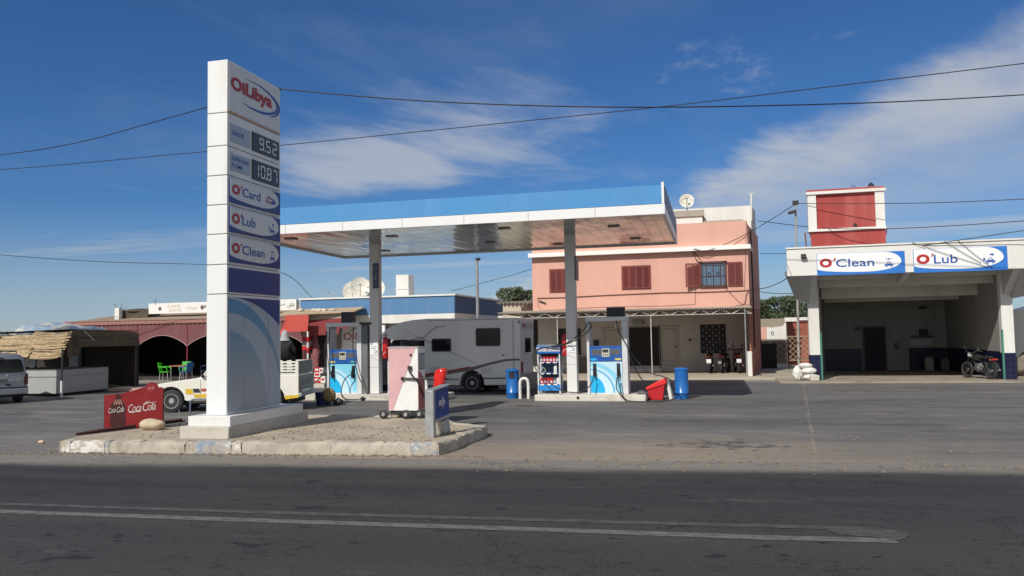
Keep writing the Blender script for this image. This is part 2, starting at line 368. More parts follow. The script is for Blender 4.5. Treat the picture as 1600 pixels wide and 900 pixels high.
q = NT('dry_soil'); c = q.mix(q.rg(q.noise(.15), .4, .65), (.30, .24, .17), (.22, .18, .13)); c = q.mix(q.rg(q.noise(6), .45, .7, 0, .4), c, (.15, .12, .09)); q.bump(q.noise(12), .4, .03); SOIL = q.out(c, .95)
mb = MB(); mb.add([(-4000, -3000, -.03), (4000, -3000, -.03), (4000, 5000, -.03), (-4000, 5000, -.03)], [(0, 1, 2, 3)]); structure(mb, 'ground', SOIL)

ja, jb = G(1262, 640), G(1274, 709); JK = (ja.x-jb.x)/(ja.y-jb.y); JX = ja.x-JK*ja.y
q = NT('worn_forecourt')
d = q.ma('SUBTRACT', q.y, q.ma('MULTIPLY', q.x, .078)); 
c = q.mix(q.rg(q.noise(.35, 5, stretch=(.35, 1, 1)), .38, .66), (.148, .142, .136), (.112, .109, .107))
c = q.mix(q.rg(q.noise(1.1, 7, .7, stretch=(.12, 1, 1), off=3), .50, .66, 0, .6), c, (.060, .059, .060))
c = q.mix(q.rg(q.noise(.9, 7, .7, stretch=(.2, 1, 1), off=9), .54, .66, 0, .6), c, (.235, .225, .205))
c = q.mix(q.rg(q.noise(2.6, 8, .75, stretch=(.5, 1.2, 1), off=61), .57, .68, 0, .45), c, (.26, .25, .225))
c = q.mix(q.rg(q.noise(1.7, 8, .72, stretch=(.6, 1.3, 1), off=83), .58, .67, 0, .5), c, (.05, .049, .049))
c = q.mix(q.rg(q.noise(5, 6, .7, stretch=(.4, 1, 1), off=17), .5, .7, 0, .45), c, (.06, .06, .06))
c = q.mix(q.rg(q.noise(.5, 3, off=25), .58, .68, 0, .25), c, (.24, .2, .16))
# dust lies along the road side and behind the island
dn = q.ma('MULTIPLY', q.ma('SUBTRACT', q.noise(.8, 6, .65, stretch=(.45, 1, 1), off=31), .5), 6.0)
du = q.rg(q.ma('ADD', d, dn), 17.2, 13.2, 0, 1)
dx = q.rg(q.ma('ABSOLUTE', q.ma('ADD', q.x, 3.0)), 7.5, 2.0, .2, 1)
c = q.mix(q.ma('MULTIPLY', q.ma('MULTIPLY', du, dx), .8), c, (.30, .245, .185))
c = q.mix(q.rg(q.ma('ADD', d, q.ma('MULTIPLY', dn, .12)), 13.3, 12.6, 0, .45), c, (.27, .235, .195))
sx_, sy_ = G(1440, 606).x, G(1440, 606).y
for (sx_, sy_, rx_, ry_) in ((sx_, sy_, 1.5, .45), (G(826, 634).x, G(826, 634).y, .8, .5), (G(1130, 695).x, G(1130, 695).y, 1.3, .9), (G(760, 640).x, G(760, 640).y, .9, .5)):
    dd_ = q.ma('ADD', q.ma('POWER', q.ma('DIVIDE', q.ma('SUBTRACT', q.x, sx_), rx_), 2.0), q.ma('POWER', q.ma('DIVIDE', q.ma('SUBTRACT', q.y, sy_), ry_), 2.0))
    c = q.mix(q.rg(q.ma('ADD', dd_, q.ma('MULTIPLY', q.ma('SUBTRACT', q.noise(3.2, 6, .7, off=sx_), .5), 7.0)), .6, -.3, 0, .65), c, (.03, .029, .029))
# pale apron in front of the houses
c = q.mix(q.rg(q.ma('ADD', q.y, q.ma('MULTIPLY', dn, .15)), 31.5, 33.5, 0, .75), c, (.34, .295, .23))
# the joints between the cast slabs
for v, p0 in ((q.ma('SUBTRACT', q.x, q.ma('MULTIPLY', q.y, JK)), JX), (d, 14.15), (q.y, 25.9)):
    jn = q.ma('ABSOLUTE', q.ma('ADD', q.ma('SUBTRACT', v, p0), q.ma('MULTIPLY', q.ma('SUBTRACT', q.noise(1.5, 3), .5), .12)))
    c = q.mix(q.ma('MULTIPLY', q.rg(jn, .045, .01), q.rg(q.noise(1.2, 3, off=40), .4, .6, .1, .55)), c, (.33, .27, .18))
q.bump(q.noise(45, 4), .25, .01); FORE = q.out(c, q.rg(q.noise(.8, 4), .35, .65, .62, .85))
mb = MB(); mb.add([(-90, edge(-90)-.3, 0), (60, edge(60)-.3, 0), (60, 75, 0), (-90, 75, 0)], [(0, 1, 2, 3)]); structure(mb, 'forecourt', FORE)

q = NT('asphalt'); d = q.ma('SUBTRACT', q.y, q.ma('MULTIPLY', q.x, .078))
c = q.mix(q.rg(q.noise(1.2, 6, .65, stretch=(.06, 1, 1)), .35, .68), (.029, .029, .030), (.049, .048, .047))
c = q.mix(q.rg(d, 10.2, 8.3, 0, .55), c, (.052, .050, .047))
c = q.mix(q.rg(q.noise(34, 3, .8, stretch=(1, .6, 1)), .5, .7, 0, .42), c, (.09, .088, .083)); c = q.mix(q.rg(q.noise(26, 3, .8, off=5, stretch=(1, .6, 1)), .5, .7, 0, .42), c, (.014, .014, .015))
c = q.mix(q.rg(q.noise(3.5, 4, .6, stretch=(.5, .9, 1), off=12), .645, .67, 0, .8), c, (.014, .014, .015))       # tar spots
c = q.mix(q.rg(q.noise(2.2, 5, .7, stretch=(.25, 1, 1), off=55), .60, .72, 0, .4), c, (.12, .115, .105))
dn = q.ma('MULTIPLY', q.ma('SUBTRACT', q.noise(.9, 7, .7, stretch=(.25, 1, 1), off=21), .5), 1.3)
c = q.mix(q.rg(q.ma('ADD', d, q.ma('MULTIPLY', dn, .6)), 11.55, 12.25, 0, .85), c, (.235, .21, .18))
ck_ = q.ma('ABSOLUTE', q.ma('SUBTRACT', q.noise(.55, 8, .6, stretch=(1, 1.6, 1), off=77), .5)); c = q.mix(q.ma('MULTIPLY', q.rg(ck_, .006, .001), .7), c, (.012, .012, .012))
tk = q.ma('ABSOLUTE', q.ma('SUBTRACT', q.ma('ADD', d, q.ma('MULTIPLY', q.noise(.2, 2), .4)), 10.6)); c = q.mix(q.rg(tk, .45, .1, 0, .25), c, (.02, .02, .021)); tk = q.ma('ABSOLUTE', q.ma('SUBTRACT', q.ma('ADD', d, q.ma('MULTIPLY', q.noise(.2, 2), .4)), 9.1)); c = q.mix(q.rg(tk, .45, .1, 0, .2), c, (.02, .02, .021))
q.bump(q.noise(50, 3), .6, .01); ROADM = q.out(c, .82)
mb = MB(); mb.add([(-300, -4-23, .004), (300, -4+23, .004), (300, edge(300), .004), (-300, edge(-300), .004)], [(0, 1, 2, 3)]); structure(mb, 'road', ROADM)

q = NT('worn_line_paint'); c = q.mix(q.rg(q.noise(14, 6, .75, stretch=(.4, 1, 1)), .36, .60, .22, .8), (.045, .044, .043), (.19, .19, .175))
c = q.mix(q.rg(q.noise(70, 3, .8, off=4), .5, .7, 0, .6), c, (.03, .03, .03)); LINEM = q.out(c, .8)
q = NT('faded_line_paint'); c = q.mix(q.rg(q.noise(14, 6, .75, stretch=(.4, 1, 1)), .40, .66, .08, .5), (.045, .044, .043), (.17, .17, .16))
c = q.mix(q.rg(q.noise(70, 3, .8, off=4), .5, .7, 0, .6), c, (.03, .03, .03)); LINEF = q.out(c, .8)
def strip(mb, pts, wd, z=.008):
    for a, b in zip(pts, pts[1:]):
        a, b = Vector(a), Vector(b); nrm = Vector((-(b-a).y, (b-a).x)).normalized()*wd/2
        mb.add([(*(a-nrm), z), (*(b-nrm), z), (*(b+nrm), z), (*(a+nrm), z)], [(0, 1, 2, 3)])
P = [G(x, y) for x, y in ((0, 800), (400, 814), (800, 827), (1200, 841), (1400, 846))]
P = [(p.x, p.y) for p in P]; P = [(P[0][0]-40, P[0][1]-1.6)]+P
mb = MB(); strip(mb, P, .17); structure(mb, 'road_marking', LINEM)
P = [G(x, y) for x, y in ((0, 788), (400, 801), (800, 812), (1200, 823), (1375, 828))]
P = [(p.x, p.y) for p in P]; P = [(P[0][0]-40, P[0][1]-1.6)]+P
mb = MB(); strip(mb, P, .14)
a, b = G(1375, 828), G(1400, 846)
E1 = [G(x, y) for x, y in ((1290, 828), (1375, 827), (1400, 830), (1416, 834), (1420, 838), (1416, 842), (1400, 845), (1380, 842), (1310, 836))]
mb.add([(p.x, p.y, .0085) for p in E1], [tuple(range(len(E1)))[::-1]]); structure(mb, 'road_marking', LINEF)

# ------------------------------------------------------------------ the raised island with its kerb stones
q = NT('dusty_island'); c = q.mix(q.rg(q.noise(1.1, 6), .35, .65), (.44, .37, .28), (.33, .28, .215)); c = q.mix(q.rg(q.noise(9, 6, .7), .5, .72, 0, .5), c, (.20, .165, .13))
c = q.mix(q.rg(q.noise(3, 5, .7, off=9), .58, .7, 0, .5), c, (.55, .49, .40)); q.bump(q.noise(18, 6), .6, .03); ISL = q.out(c, .95)
IS = [(-11.66, 12.32), (-4.62, 12.86), (-4.52, 13.95), (-4.50, 15.42), (-5.1, 15.75), (-6.1, 17.15), (-10.1, 17.0), (-11.35, 14.9), (-11.9, 13.0)]
mb = MB(); fr = ((0, 0, 0), (1, 0, 0), (0, 1, 0)); mb.poly(fr, IS, 0, .19); structure(mb, 'pavement_island', ISL)
q = NT('kerb_stone'); c = q.mix(q.rg(q.noise(3, 6), .35, .65), (.47, .42, .35), (.36, .32, .26)); c = q.mix(q.rg(q.noise(12, 6, .75), .52, .75, 0, .6), c, (.2, .17, .14)); q.bump(q.noise(22, 6, .7), .7, .02); KERB = q.out(c, .93)
q = NT('kerb_white_worn'); c = q.mix(q.rg(q.noise(3.5, 7, .75, stretch=(1, 1, 2)), .45, .56), (.40, .35, .29), (.62, .60, .56)); q.bump(q.noise(22, 6, .7), .6, .02); KERBW = q.out(c, .85)
q = NT('kerb_blue_worn'); c = q.mix(q.rg(q.noise(3, 7, .72, stretch=(1, 1, 1.6)), .44, .56), (.38, .34, .28), (.20, .25, .33)); c = q.mix(q.rg(q.noise(5, 7, .7, off=7), .55, .68, 0, .7), c, (.62, .6, .55)); q.bump(q.noise(22, 6, .7), .6, .02); KERBB = q.out(c, .85)
kerb = MB()
def stone(a, b, m, top=.205, jut=.09, seed=0):
    a, b = Vector((*a, 0)), Vector((*b, 0)); d = (b-a).normalized(); nn = Vector((d.y, -d.x, 0)); r2 = random.Random(seed)
    n = 7; A = a+d*.003; B = b-d*.003; vs = []; prof = [(.01, 0), (.01, top*.78), (-.005, top*.93), (-.04, top), (-.2, top), (-.2, 0)]
    for i in range(n+1):
        p = A.lerp(B, i/n)
        for k, (o, h) in enumerate(prof):
            j = Vector((r2.uniform(-1, 1), r2.uniform(-1, 1), r2.uniform(-1, 1)))*(.017 if 0 < k < 5 else .005)
            vs.append(p+nn*o+Vector((0, 0, h))+j)
    m6 = len(prof); fs = []
    for i in range(n):
        for k in range(m6-1): fs.append((i*m6+k, (i+1)*m6+k, (i+1)*m6+k+1, i*m6+k+1))
    fs.append(tuple(range(m6-1, -1, -1))); fs.append(tuple(range(n*m6, n*m6+m6)))
    mb = MB(); mb.add(vs, fs); return mb, m
kp = thing('kerb', '', '', (-8, 12.5, 0)); del kp['label']; del kp['category']; kp['kind'] = 'structure'
def front(t): return (-11.74+t*7.16, 12.22+t*.54)
cuts = [0, .045, .235, .245, .35, .47, .545, .72, .86, .97, 1.0]
cuts = [G(x, 709).x for x in (86, 102, 157, 166, 215, 288, 306, 362, 380, 450, 521, 603, 648, 690)]
kmats = [KERBW, KERBW, KERBB, KERB, KERB, KERB, KERBB, KERBW, KERB, KERB, KERB, KERB, KERBB]
for i in range(len(cuts)-1):
    f0 = lambda X: (X, 12.22+(X+11.74)*.0754)
    mbk, mk = stone(f0(cuts[i]), f0(cuts[i+1]), kmats[i], seed=i); build(mbk, 'kerb_stone', mk, kp, smooth=50)
rest = [(-4.50, 12.76), (-4.40, 13.45), (-4.43, 14.1), (-4.36, 14.8), (-4.42, 15.5)]
for i in range(4): mbk, mk = stone(rest[i], rest[i+1], KERB, seed=40+i, top=.21-.01*(i % 2)); build(mbk, 'kerb_stone', mk, kp, smooth=50)
back = [(-4.42, 15.5), (-5.15, 15.82)], [(-5.15, 15.82), (-6.1, 17.2)], [(-6.1, 17.2), (-7.1, 17.17)], [(-7.1, 17.17), (-8.1, 17.13)], [(-8.1, 17.13), (-9.1, 17.1)], [(-9.1, 17.1), (-10.1, 17.06)]
for i, (a_, b_) in enumerate(back): mbk, mk = stone(a_, b_, (KERB, KERBW)[i in (0, 3)], seed=60+i, top=.205); build(mbk, 'kerb_stone', mk, kp, smooth=50)
# dust and crumbs swept against the kerb
mb = MB()
for i in range(420):
    t = rnd.random(); X = -12.6+t*8.9; Y = 12.22+(X+11.74)*.0754-abs(rnd.gauss(0, .16))-.02; s_ = rnd.uniform(.006, .022)
    mb.blob((X, Y, s_*.5), (s_*1.4, s_, s_*.7), seed=i, sub=1)
for i in range(420):
    p = (rnd.uniform(-11.3, -4.6), rnd.uniform(12.95, 15.2)); s_ = rnd.uniform(.006, .02)
    mb.blob((p[0], p[1], .19+s_*.4), (s_*1.4, s_, s_*.7), seed=i, sub=1)
for i in range(260):
    u_, v_ = rnd.uniform(700, 1600), rnd.gauss(722, 7)
    if v_ < 705: continue
    p = G(u_, v_); s_ = rnd.uniform(.008, .026); mb.blob((p.x, p.y, s_*.4), (s_*1.5, s_, s_*.6), seed=i, sub=1)
for i in range(160):
    p = G(rnd.uniform(0, 1600), rnd.uniform(630, 715)); s_ = rnd.uniform(.008, .025)
    if -12 < p.x < -4 and 12 < p.y < 17.3: continue
    mb.blob((p.x, p.y, s_*.4), (s_*1.5, s_, s_*.6), seed=i, sub=1)
structure(mb, 'gravel_crumbs', mat('crumb', (.2, .16, .12), .95)); bpy.data.objects['gravel_crumbs']['kind'] = 'stuff'
# dry weeds at the foot of the arrow sign
mb = MB()
for i in range(150):
    c0 = G(700+rnd.gauss(0, 6), 678+rnd.gauss(0, 2), .19); h = rnd.uniform(.02, .07); a = rnd.uniform(0, 6.3); l = Vector((math.cos(a), math.sin(a), 0))*.03
    mb.add([c0, c0+Vector((l.y, -l.x, 0))*.2, c0+l+Vector((0, 0, h))], [(0, 1, 2)])
o = build(mb, 'grass', mat('weed', (.13, .16, .05), .8), kind='stuff')

# ------------------------------------------------------------------ price pylon
PX, PY0, PY1 = -8.82, 13.25, 15.17
pf = lambda x, y: (lambda p: (p[0]-PY0, p[1]))(atX(x, y, PX))
zs = lambda v: at(355, v, PY0)[1]
FR = ((PX, PY0, 0), (0, 1, 0), (0, 0, 1))
py = thing('price_pylon', 'tall white price pylon with red and blue logo and two black price displays', 'pylon sign', (-9.05, 14.2, .19))
mb = MB(); mb.box(-9.62, -8.60, 12.98, 15.95, .15, .40); build(mb, 'footing', CONCL, py, bevel=.012)
mb = MB(); mb.box(-9.50, -8.62, 13.06, 15.75, .40, .585); build(mb, 'plinth', WHITE, py, bevel=.006)
rows = [92, 175, 226.7, 273, 319, 365, 412.7, 459, 660]
zrow = [zs(v) for v in rows]; zrow[-1] = .585
mb = MB(); mb.box(-9.22, PX-.03, PY0+.03, PY1-.03, .585, zrow[0]-.03); build(mb, 'core', GREYM, py)
for a, b in zip(zrow, zrow[1:]):
    mb = MB(); mb.box(-9.25, PX, PY0, PY1, b+.008, a-.008); build(mb, 'cladding', mat('pylon_white', (.73, .74, .73), .35, var=.02, dirt=(.50, .48, .43), damt=.4, dsc=1.6, dth=(.52, .75), streak=1), py, bevel=.006)
n0 = .003
# logo panel
u0, z0 = pf(360, 146); u1, _ = pf(434, 170); _, z1 = pf(360, 119)
zb = zrow[1]; zt = zrow[0]
mb = MB(); mb.rect(FR, .04, zb+.05, 1.88, zt-.05, n0, n0+.012); lp = build(mb, 'logo_panel', PANELW, py)
logo(lp, FR, .05, zb+.24, 1.86, zt-.16, n0+.012)
mb = MB(); mb.rect(FR, .0, zb+.012, 1.92, zb+.03, n0, n0+.01); build(mb, 'orange_trim', mat('orange_trim', (.55, .27, .1), .5), py)
DIG = {'0': 'abcdef', '1': 'bc', '2': 'abged', '5': 'afgcd', '7': 'abc', '8': 'abcdefg', '9': 'abcdfg'}
LCD = mat('display_digit', (.75, .78, .74), .4, var=0)
def digits(mb, s, x, y, w_, h_, gap, n, t=.028):
    for ch in s:
        if ch == '.': mb.rect(FR, x-gap*.5-.01, y, x-gap*.5+.02, y+.035, n, n+.004); continue
        seg = DIG[ch]; hh = h_/2
        if ch == '1': x -= w_*.45
        for q_ in seg:
            r_ = {'a': (x+t*.6, y+h_-t, x+w_-t*.6, y+h_), 'd': (x+t*.6, y, x+w_-t*.6, y+t), 'g': (x+t*.6, y+hh-t/2, x+w_-t*.6, y+hh+t/2),
                  'b': (x+w_-t, y+hh+t*.5, x+w_, y+h_-t*.4), 'c': (x+w_-t, y+t*.4, x+w_, y+hh-t*.5), 'f': (x, y+hh+t*.5, x+t, y+h_-t*.4), 'e': (x, y+t*.4, x+t, y+hh-t*.5)}[q_]
            mb.rect(FR, *r_, n, n+.004)
        x += w_+gap
for (yt, yb, lab, num, pt, pb) in ((205.4, 234.5, ['GASOIL'], '9.52', 192, 220), (248.7, 279.3, ['SUPER SANS', 'PLOMB'], '10.87', 238, 265)):
    x0, zt = pf(393.2, yt); _, zb = pf(393.2, yb); x1 = pf(434.8, yt)[0]
    mb = MB(); mb.rect(FR, x0, zb, x1, zt, n0, n0+.02); ds = build(mb, 'display', mat('display_black', (.018, .022, .03), .25, var=0), py)
    mb = MB(); H_ = zt-zb; W_ = x1-x0
    if num == '9.52': digits(mb, num, x0+.24*W_, zb+.17*H_, .16*W_, .66*H_, .085*W_, n0+.022)
    else: digits(mb, num, x0+.13*W_, zb+.17*H_, .16*W_, .66*H_, .07*W_, n0+.022)
    build(mb, 'digits', LCD, ds)
    a0, pzt = pf(359.5, pt); _, pzb = pf(359.5, pb); a1 = pf(390, pt)[0]
    mb = MB(); mb.rect(FR, a0, pzb, a1, pzt, n0, n0+.01); pl_ = build(mb, 'grade_plate', mat('grade_plate', (.36, .41, .5), .35, var=.02), py)
    mb = MB(); hh = (pzt-pzb)
    if len(lab) == 1: text(mb, FR, lab[0], a0+.05, pzb+.38*hh, a0+.62*(a1-a0)+.05, pzb+.66*hh, n0+.014, bold=.01)
    else:
        text(mb, FR, lab[0], a0+.04, pzb+.58*hh, a1-.06, pzb+.82*hh, n0+.014, bold=.01); text(mb, FR, lab[1], a0+.04, pzb+.18*hh, a0+.06+.5*(a1-a0), pzb+.42*hh, n0+.014, bold=.01)
    build(mb, 'lettering', BLUE, pl_)
for (yt, yb, wd, kd) in ((277.5, 315.5, 'Card', 'card'), (322.5, 362, 'Lub', 'oil'), (369, 409, 'Clean', 'wash')):
    a0, zt = pf(357, yt); _, zb = pf(357, yb)
    sp_ = MB(); sp_.rect(FR, .035, zb-.01, 1.885, zt+.01, n0, n0+.004); hold = build(sp_, 'service_panel', PANELW, py)
    service_sign(hold, FR, .05, zb, 1.87, zt, wd, kd, n=n0+.004, bgm=NAVY)
_, zt = pf(357, 418); _, zb = pf(357, 456)
mb = MB(); mb.rect(FR, .05, zb, 1.87, zt, n0, n0+.014); build(mb, 'blue_panel', NAVY, py)
# the big printed lower panel: concentric arcs
zt = pf(357, 464)[1]; zb = .63
low_ = MB(); low_.rect(FR, .05, zb, 1.87, zt, n0, n0+.008); lw = build(low_, 'printed_panel', NAVY, py)
def arcfill(fr, x0, z0, x1, z1, rx, rz, m, n, nm, par, rx2=0, rz2=0, cx=0, w=True):
    out = []
    def clip(p): return (min(max(p[0], x0), x1), min(max(p[1], z0), z1))
    outer = [(x0+cx+rx*math.cos(t), z0+rz*math.sin(t)) for t in [PI/2*k/36 for k in range(37)]]
    pts = [p for p in outer if p[0] <= x1 and p[1] <= z1 and p[0] >= x0]
    # clip against the right and top borders
    if rx > x1-x0-cx: pts = [(x1, z0), (x1, z0+rz*math.sqrt(max(0, 1-((x1-x0-cx)/rx)**2)))]+pts
    if rz > z1-z0: pts = pts+[(x0+cx+rx*math.sqrt(max(0, 1-((z1-z0)/rz)**2)), z1), (x0, z1)]
    pts = [p for i, p in enumerate(pts) if i == 0 or (Vector(p)-Vector(pts[i-1])).length > 1e-4]
    if rx2:
        inner = [(x0+cx+rx2*math.cos(t), z0+rz2*math.sin(t)) for t in [PI/2*k/30 for k in range(31)]]; inner = [p for p in inner if p[0] <= x1 and p[1] <= z1]; pts = pts+inner[::-1]
    else: pts = pts+[(x0, z0)]
    if cx and not rx2: pass
    mb = MB(); mb.poly(fr, pts, n, n+.0015); build(mb, nm, m, par, w=w)
hL = zt-zb
def fade(nm, top_, bot_):
    q = NT(nm); c = q.mix(q.rg(q.z, .5, 2.9), bot_, top_); return q.out(c, .35)
SMID = fade('swoosh_mid', (.10, .27, .42), (.30, .34, .38)); SBL = fade('swoosh_blue', (.08, .25, .43), (.26, .33, .40))
SW = [(2.75, hL*1.0, mat('swoosh_grey', (.34, .40, .48), .35, var=.05)), (1.95, hL*.985, SBL), (1.9, hL*.86, mat('swoosh_grey', (.34, .40, .48))), (1.32, hL*.70, SMID)]
for i, (rx, rz, m_) in enumerate(SW): arcfill(FR, .05, zb, 1.87, zt, rx, rz, m_, n0+.009+.002*i, 'printed_arc', lw)
for yy in (.52, 1.42):
    mb = MB(); mb.rect(FR, yy, zb, yy+.008, zt-.5 if yy > 1 else zt-.9, n0+.018, n0+.019); build(mb, 'panel_seam', GREYM, py)
mb = MB(); mb.tube([FR[0][:1]+(0, 0)][:0] or [Vector((PX+.025, PY0+.97+.45*math.cos(t), zt-.55+.45*math.sin(t))) for t in [PI*k/20 for k in range(21)]], .003, 5); build(mb, 'scratched_arc', mat('faint_line', (.12, .16, .26), .5), py)

# ------------------------------------------------------------------ drinks advertising board
ck = thing('advertising_board', 'red soft drink advertising board with a bottle picture and white script lettering', 'advertising board', (-11.7, 14.2, .19))
c0 = Vector((-12.28, 14.15, .19)); c1 = Vector((-11.08, 14.42, .2)); Rv = (c1-c0).normalized(); FRK = (tuple(c0), tuple(Rv), (0, 0, 1)); Lk = (c1-c0).length
out_ = [(0, .02), (Lk, .02), (Lk, .80), (Lk*.97, .83)]+[(Lk*.80+.135*math.cos(t), .82+.12*math.sin(t)) for t in [PI*k/12*1.0+.1 for k in range(0, 12)]]+[(Lk*.66, .84), (Lk*.5, .78), (Lk*.28, .72), (0, .70)]
CKR = mat('coke_red', (.20, .008, .010), .4, var=.08, dirt=(.14, .012, .012), damt=.5, dsc=3)
mb = MB(); mb.poly(FRK, out_, -.02, .02); build(mb, 'board', CKR, ck)
for e0, eh in ((c0, .7), (c1, .78)): mb = MB(); mb.tube([e0, e0+Vector((0, 0, eh))], .014, 6); build(mb, 'frame_post', mat('dark_frame', (.05, .02, .02), .6), ck)
q = Lk/77.
bot = [(10, 2), (26, 2), (29, 12), (27, 22), (29, 33), (27, 42), (22.5, 50), (21.5, 58), (22, 60), (15, 60), (15.5, 58), (14, 50), (9, 42), (7.5, 33), (9, 22), (7, 12)]
mb = MB(); mb.poly(FRK, [(a*q, b*q*.72+.02) for a, b in bot], .021, .025); bt = build(mb, 'bottle_picture', mat('bottle_brown', (.05, .012, .012), .35), ck)
mb = MB()
for k in range(4): mb.poly(FRK, [((12.5+k*3.3)*q, .50), ((14+k*3.3)*q, .50), ((15.5+k*2.2)*q, .60), ((14.8+k*2.2)*q, .60)], .026, .028)
build(mb, 'highlight_print', mat('bottle_print', (.45, .25, .2), .4), bt)
def script(mb, s, x0, y0, x1, y1, n, sl=.3):
    vs, fs = text2d(s, -.004, .86); a = min(v[0] for v in vs); b = max(v[0] for v in vs); c = min(v[1] for v in vs); d = max(v[1] for v in vs)
    o, R, U = map(Vector, FRK); Nn = R.cross(U); P_ = []
    for v in vs:
        yy = (v[1]-c)/(d-c); xx = (v[0]-a)/(b-a); P_.append(o+R*(x0+(xx*.93+yy*.07)*(x1-x0))+U*(y0+yy*(y1-y0)+.03*(xx-.5))+Nn*n)
    mb.add(P_, fs)
CW = mat('script_white', (.5, .46, .45), .4)
mb = MB(); script(mb, 'Coca', 31*q, .34, 50*q, .50, .024); script(mb, 'Cola', 50*q, .36, 69*q, .53, .024)
mb.tube([Vector(c0)+Rv*(x*q)+Vector((0, 0, y))-Vector((-Rv.y, Rv.x, 0))*.024 for x, y in ((33, .335), (38, .32), (43, .345), (48, .34))], .006, 5)
mb.tube([Vector(c0)+Rv*(x*q)+Vector((0, 0, y))-Vector((-Rv.y, Rv.x, 0))*.024 for x, y in ((52, .50), (56, .535), (60, .53), (64, .50), (68, .54))], .007, 5)
build(mb, 'lettering', CW, ck)
mb = MB(); script(mb, 'Coca', 5.5*q, .33, 16*q, .44, .028); script(mb, 'Cola', 16.5*q, .34, 27*q, .46, .028); build(mb, 'lettering', CW, ck)
mb = MB(); mb.poly(FRK, ell(Lk*.80, .82, .10, .095, 0, 350, 22), .021, .026); ro = build(mb, 'round_emblem', mat('emblem_red', (.24, .015, .018), .4), ck)
mb = MB(); script(mb, 'Coca', Lk*.80-.075, .80, Lk*.8, .845, .029); script(mb, 'Cola', Lk*.80, .802, Lk*.8+.075, .85, .029); build(mb, 'lettering', mat('script_faded', (.5, .3, .3), .5), ro)

mb = MB(); mb.blob(G(232, 673, .19)+Vector((0, .1, .1)), (.26, .17, .125), seed=3, amp=.13, sub=3, fq=1.0); g = G(232, 673, .19)
single(mb, 'rock', mat('limestone', (.46, .38, .27), .9, var=.12, sc=8, bump=.5), 'pale rounded boulder weighing down the foot of the red drinks board', 'rock', tuple(g), smooth=60)
mb = MB(); a = G(119, 681, .19)+Vector((0, 0, .03)); b = G(200, 671, .19)+Vector((0, 0, .06)); c = G(284, 660, .19)+Vector((0, 0, .06))
mb.tube([a, a.lerp(b, .5)+Vector((0, 0, .01)), b, b.lerp(c, .5), c], .028, 8); mb.tube([a+Vector((.02, .1, -.01)), b+Vector((.05, .1, -.04)), c+Vector((0, .12, -.04))], .016, 6)
single(mb, 'iron_bar', mat('rusty_iron', (.07, .025, .02), .8, var=.3, bump=.3), 'rusty dark iron bar lying on the island below the red drinks board', 'bar', tuple(a), smooth=50)
mb = MB(); g0 = G(297, 660, .19); g1 = G(318, 659, .19); g1 = g0+(g1-g0).normalized()*.45
pts = [g0, g0+Vector((0, 0, .38)), g0+Vector((.02, .0, .47)), g0.lerp(g1, .2)+Vector((0, 0, .5)), g0.lerp(g1, .8)+Vector((0, 0, .49)), g1+Vector((-.02, 0, .45)), g1+Vector((0, 0, .36)), g1]
mb.tube(curve(pts, 4), .017, 8); single(mb, 'hoop_barrier', mat('hoop_grey', (.16, .2, .26), .5, .2), 'low bent grey metal hoop standing left of the pylon plinth', 'hoop barrier', tuple(g0), smooth=60)
mb = MB(); g = G(280, 660, 0); mb.tube([g, g+Vector((0, 0, .3))], .012, 6); single(mb, 'marker_rod', mat('rod_grey', (.25, .24, .22), .6), 'thin short rod standing between red drinks board and metal hoop', 'rod', tuple(g))
mb = MB(); g = G(64, 693, 0); mb.blob(g+Vector((0, 0, .03)), (.06, .04, .035), seed=5); single(mb, 'paper_litter', mat('litter', (.6, .42, .3), .9), 'crumpled pale paper lying on the grey ground left of the kerb', 'litter', tuple(g))

# ------------------------------------------------------------------ arrow sign
ar = thing('direction_sign', 'small grey metal sign with a white arrow on its blue side face', 'direction sign', (-4.9, 13.7, .19))
SX0, SX1 = -5.0, -4.84
mb = MB(); mb.box(SX0, SX1, 13.5, 13.62, .19, 1.02); build(mb, 'front_post', GALV, ar, bevel=.006)
AD = Vector((.20, .98, 0)).normalized(); FRA = ((SX1, 13.6, 0), tuple(AD), (0, 0, 1))
mb = MB(); mb.poly(((SX1-.02, 13.6, 0), tuple(AD), (0, 0, 1)), [(0, .44), (.53, .50), (.50, 1.07), (0, 1.02)], -.12, .0); build(mb, 'sign_case', GALV, ar)
mb = MB(); mb.poly(FRA, [(.0, .50), (.49, .56), (.46, 1.06), (.0, 1.0)], -.018, .003); build(mb, 'blue_face', mat('arrow_blue', (.02, .045, .22), .5, var=.15, dirt=(.06, .07, .2), damt=.4), ar)
mb = MB(); mb.poly(FRA, [(.12, .73), (.24, .74), (.24, .66), (.34, .795), (.24, .92), (.24, .84), (.12, .835)], .004, .007); build(mb, 'arrow', mat('arrow_white', (.5, .45, .5), .5, dirt=(.1, .1, .3), damt=.6, dsc=12), ar)
mb = MB(); mb.poly(((SX1-.02, 13.6, 0), tuple(AD), (0, 0, 1)), [(.28, .44), (.50, .49), (.60, .17), (.36, .17)], -.12, 0); build(mb, 'rear_post', GALV, ar)
mb = MB(); mb.poly(((SX1-.0, 13.5, 0), tuple(AD), (0, 0, 1)), [(-.01, 1.022), (.60, 1.085), (.60, 1.10), (-.01, 1.037)], -.17, .02); build(mb, 'cap', GALV, ar)

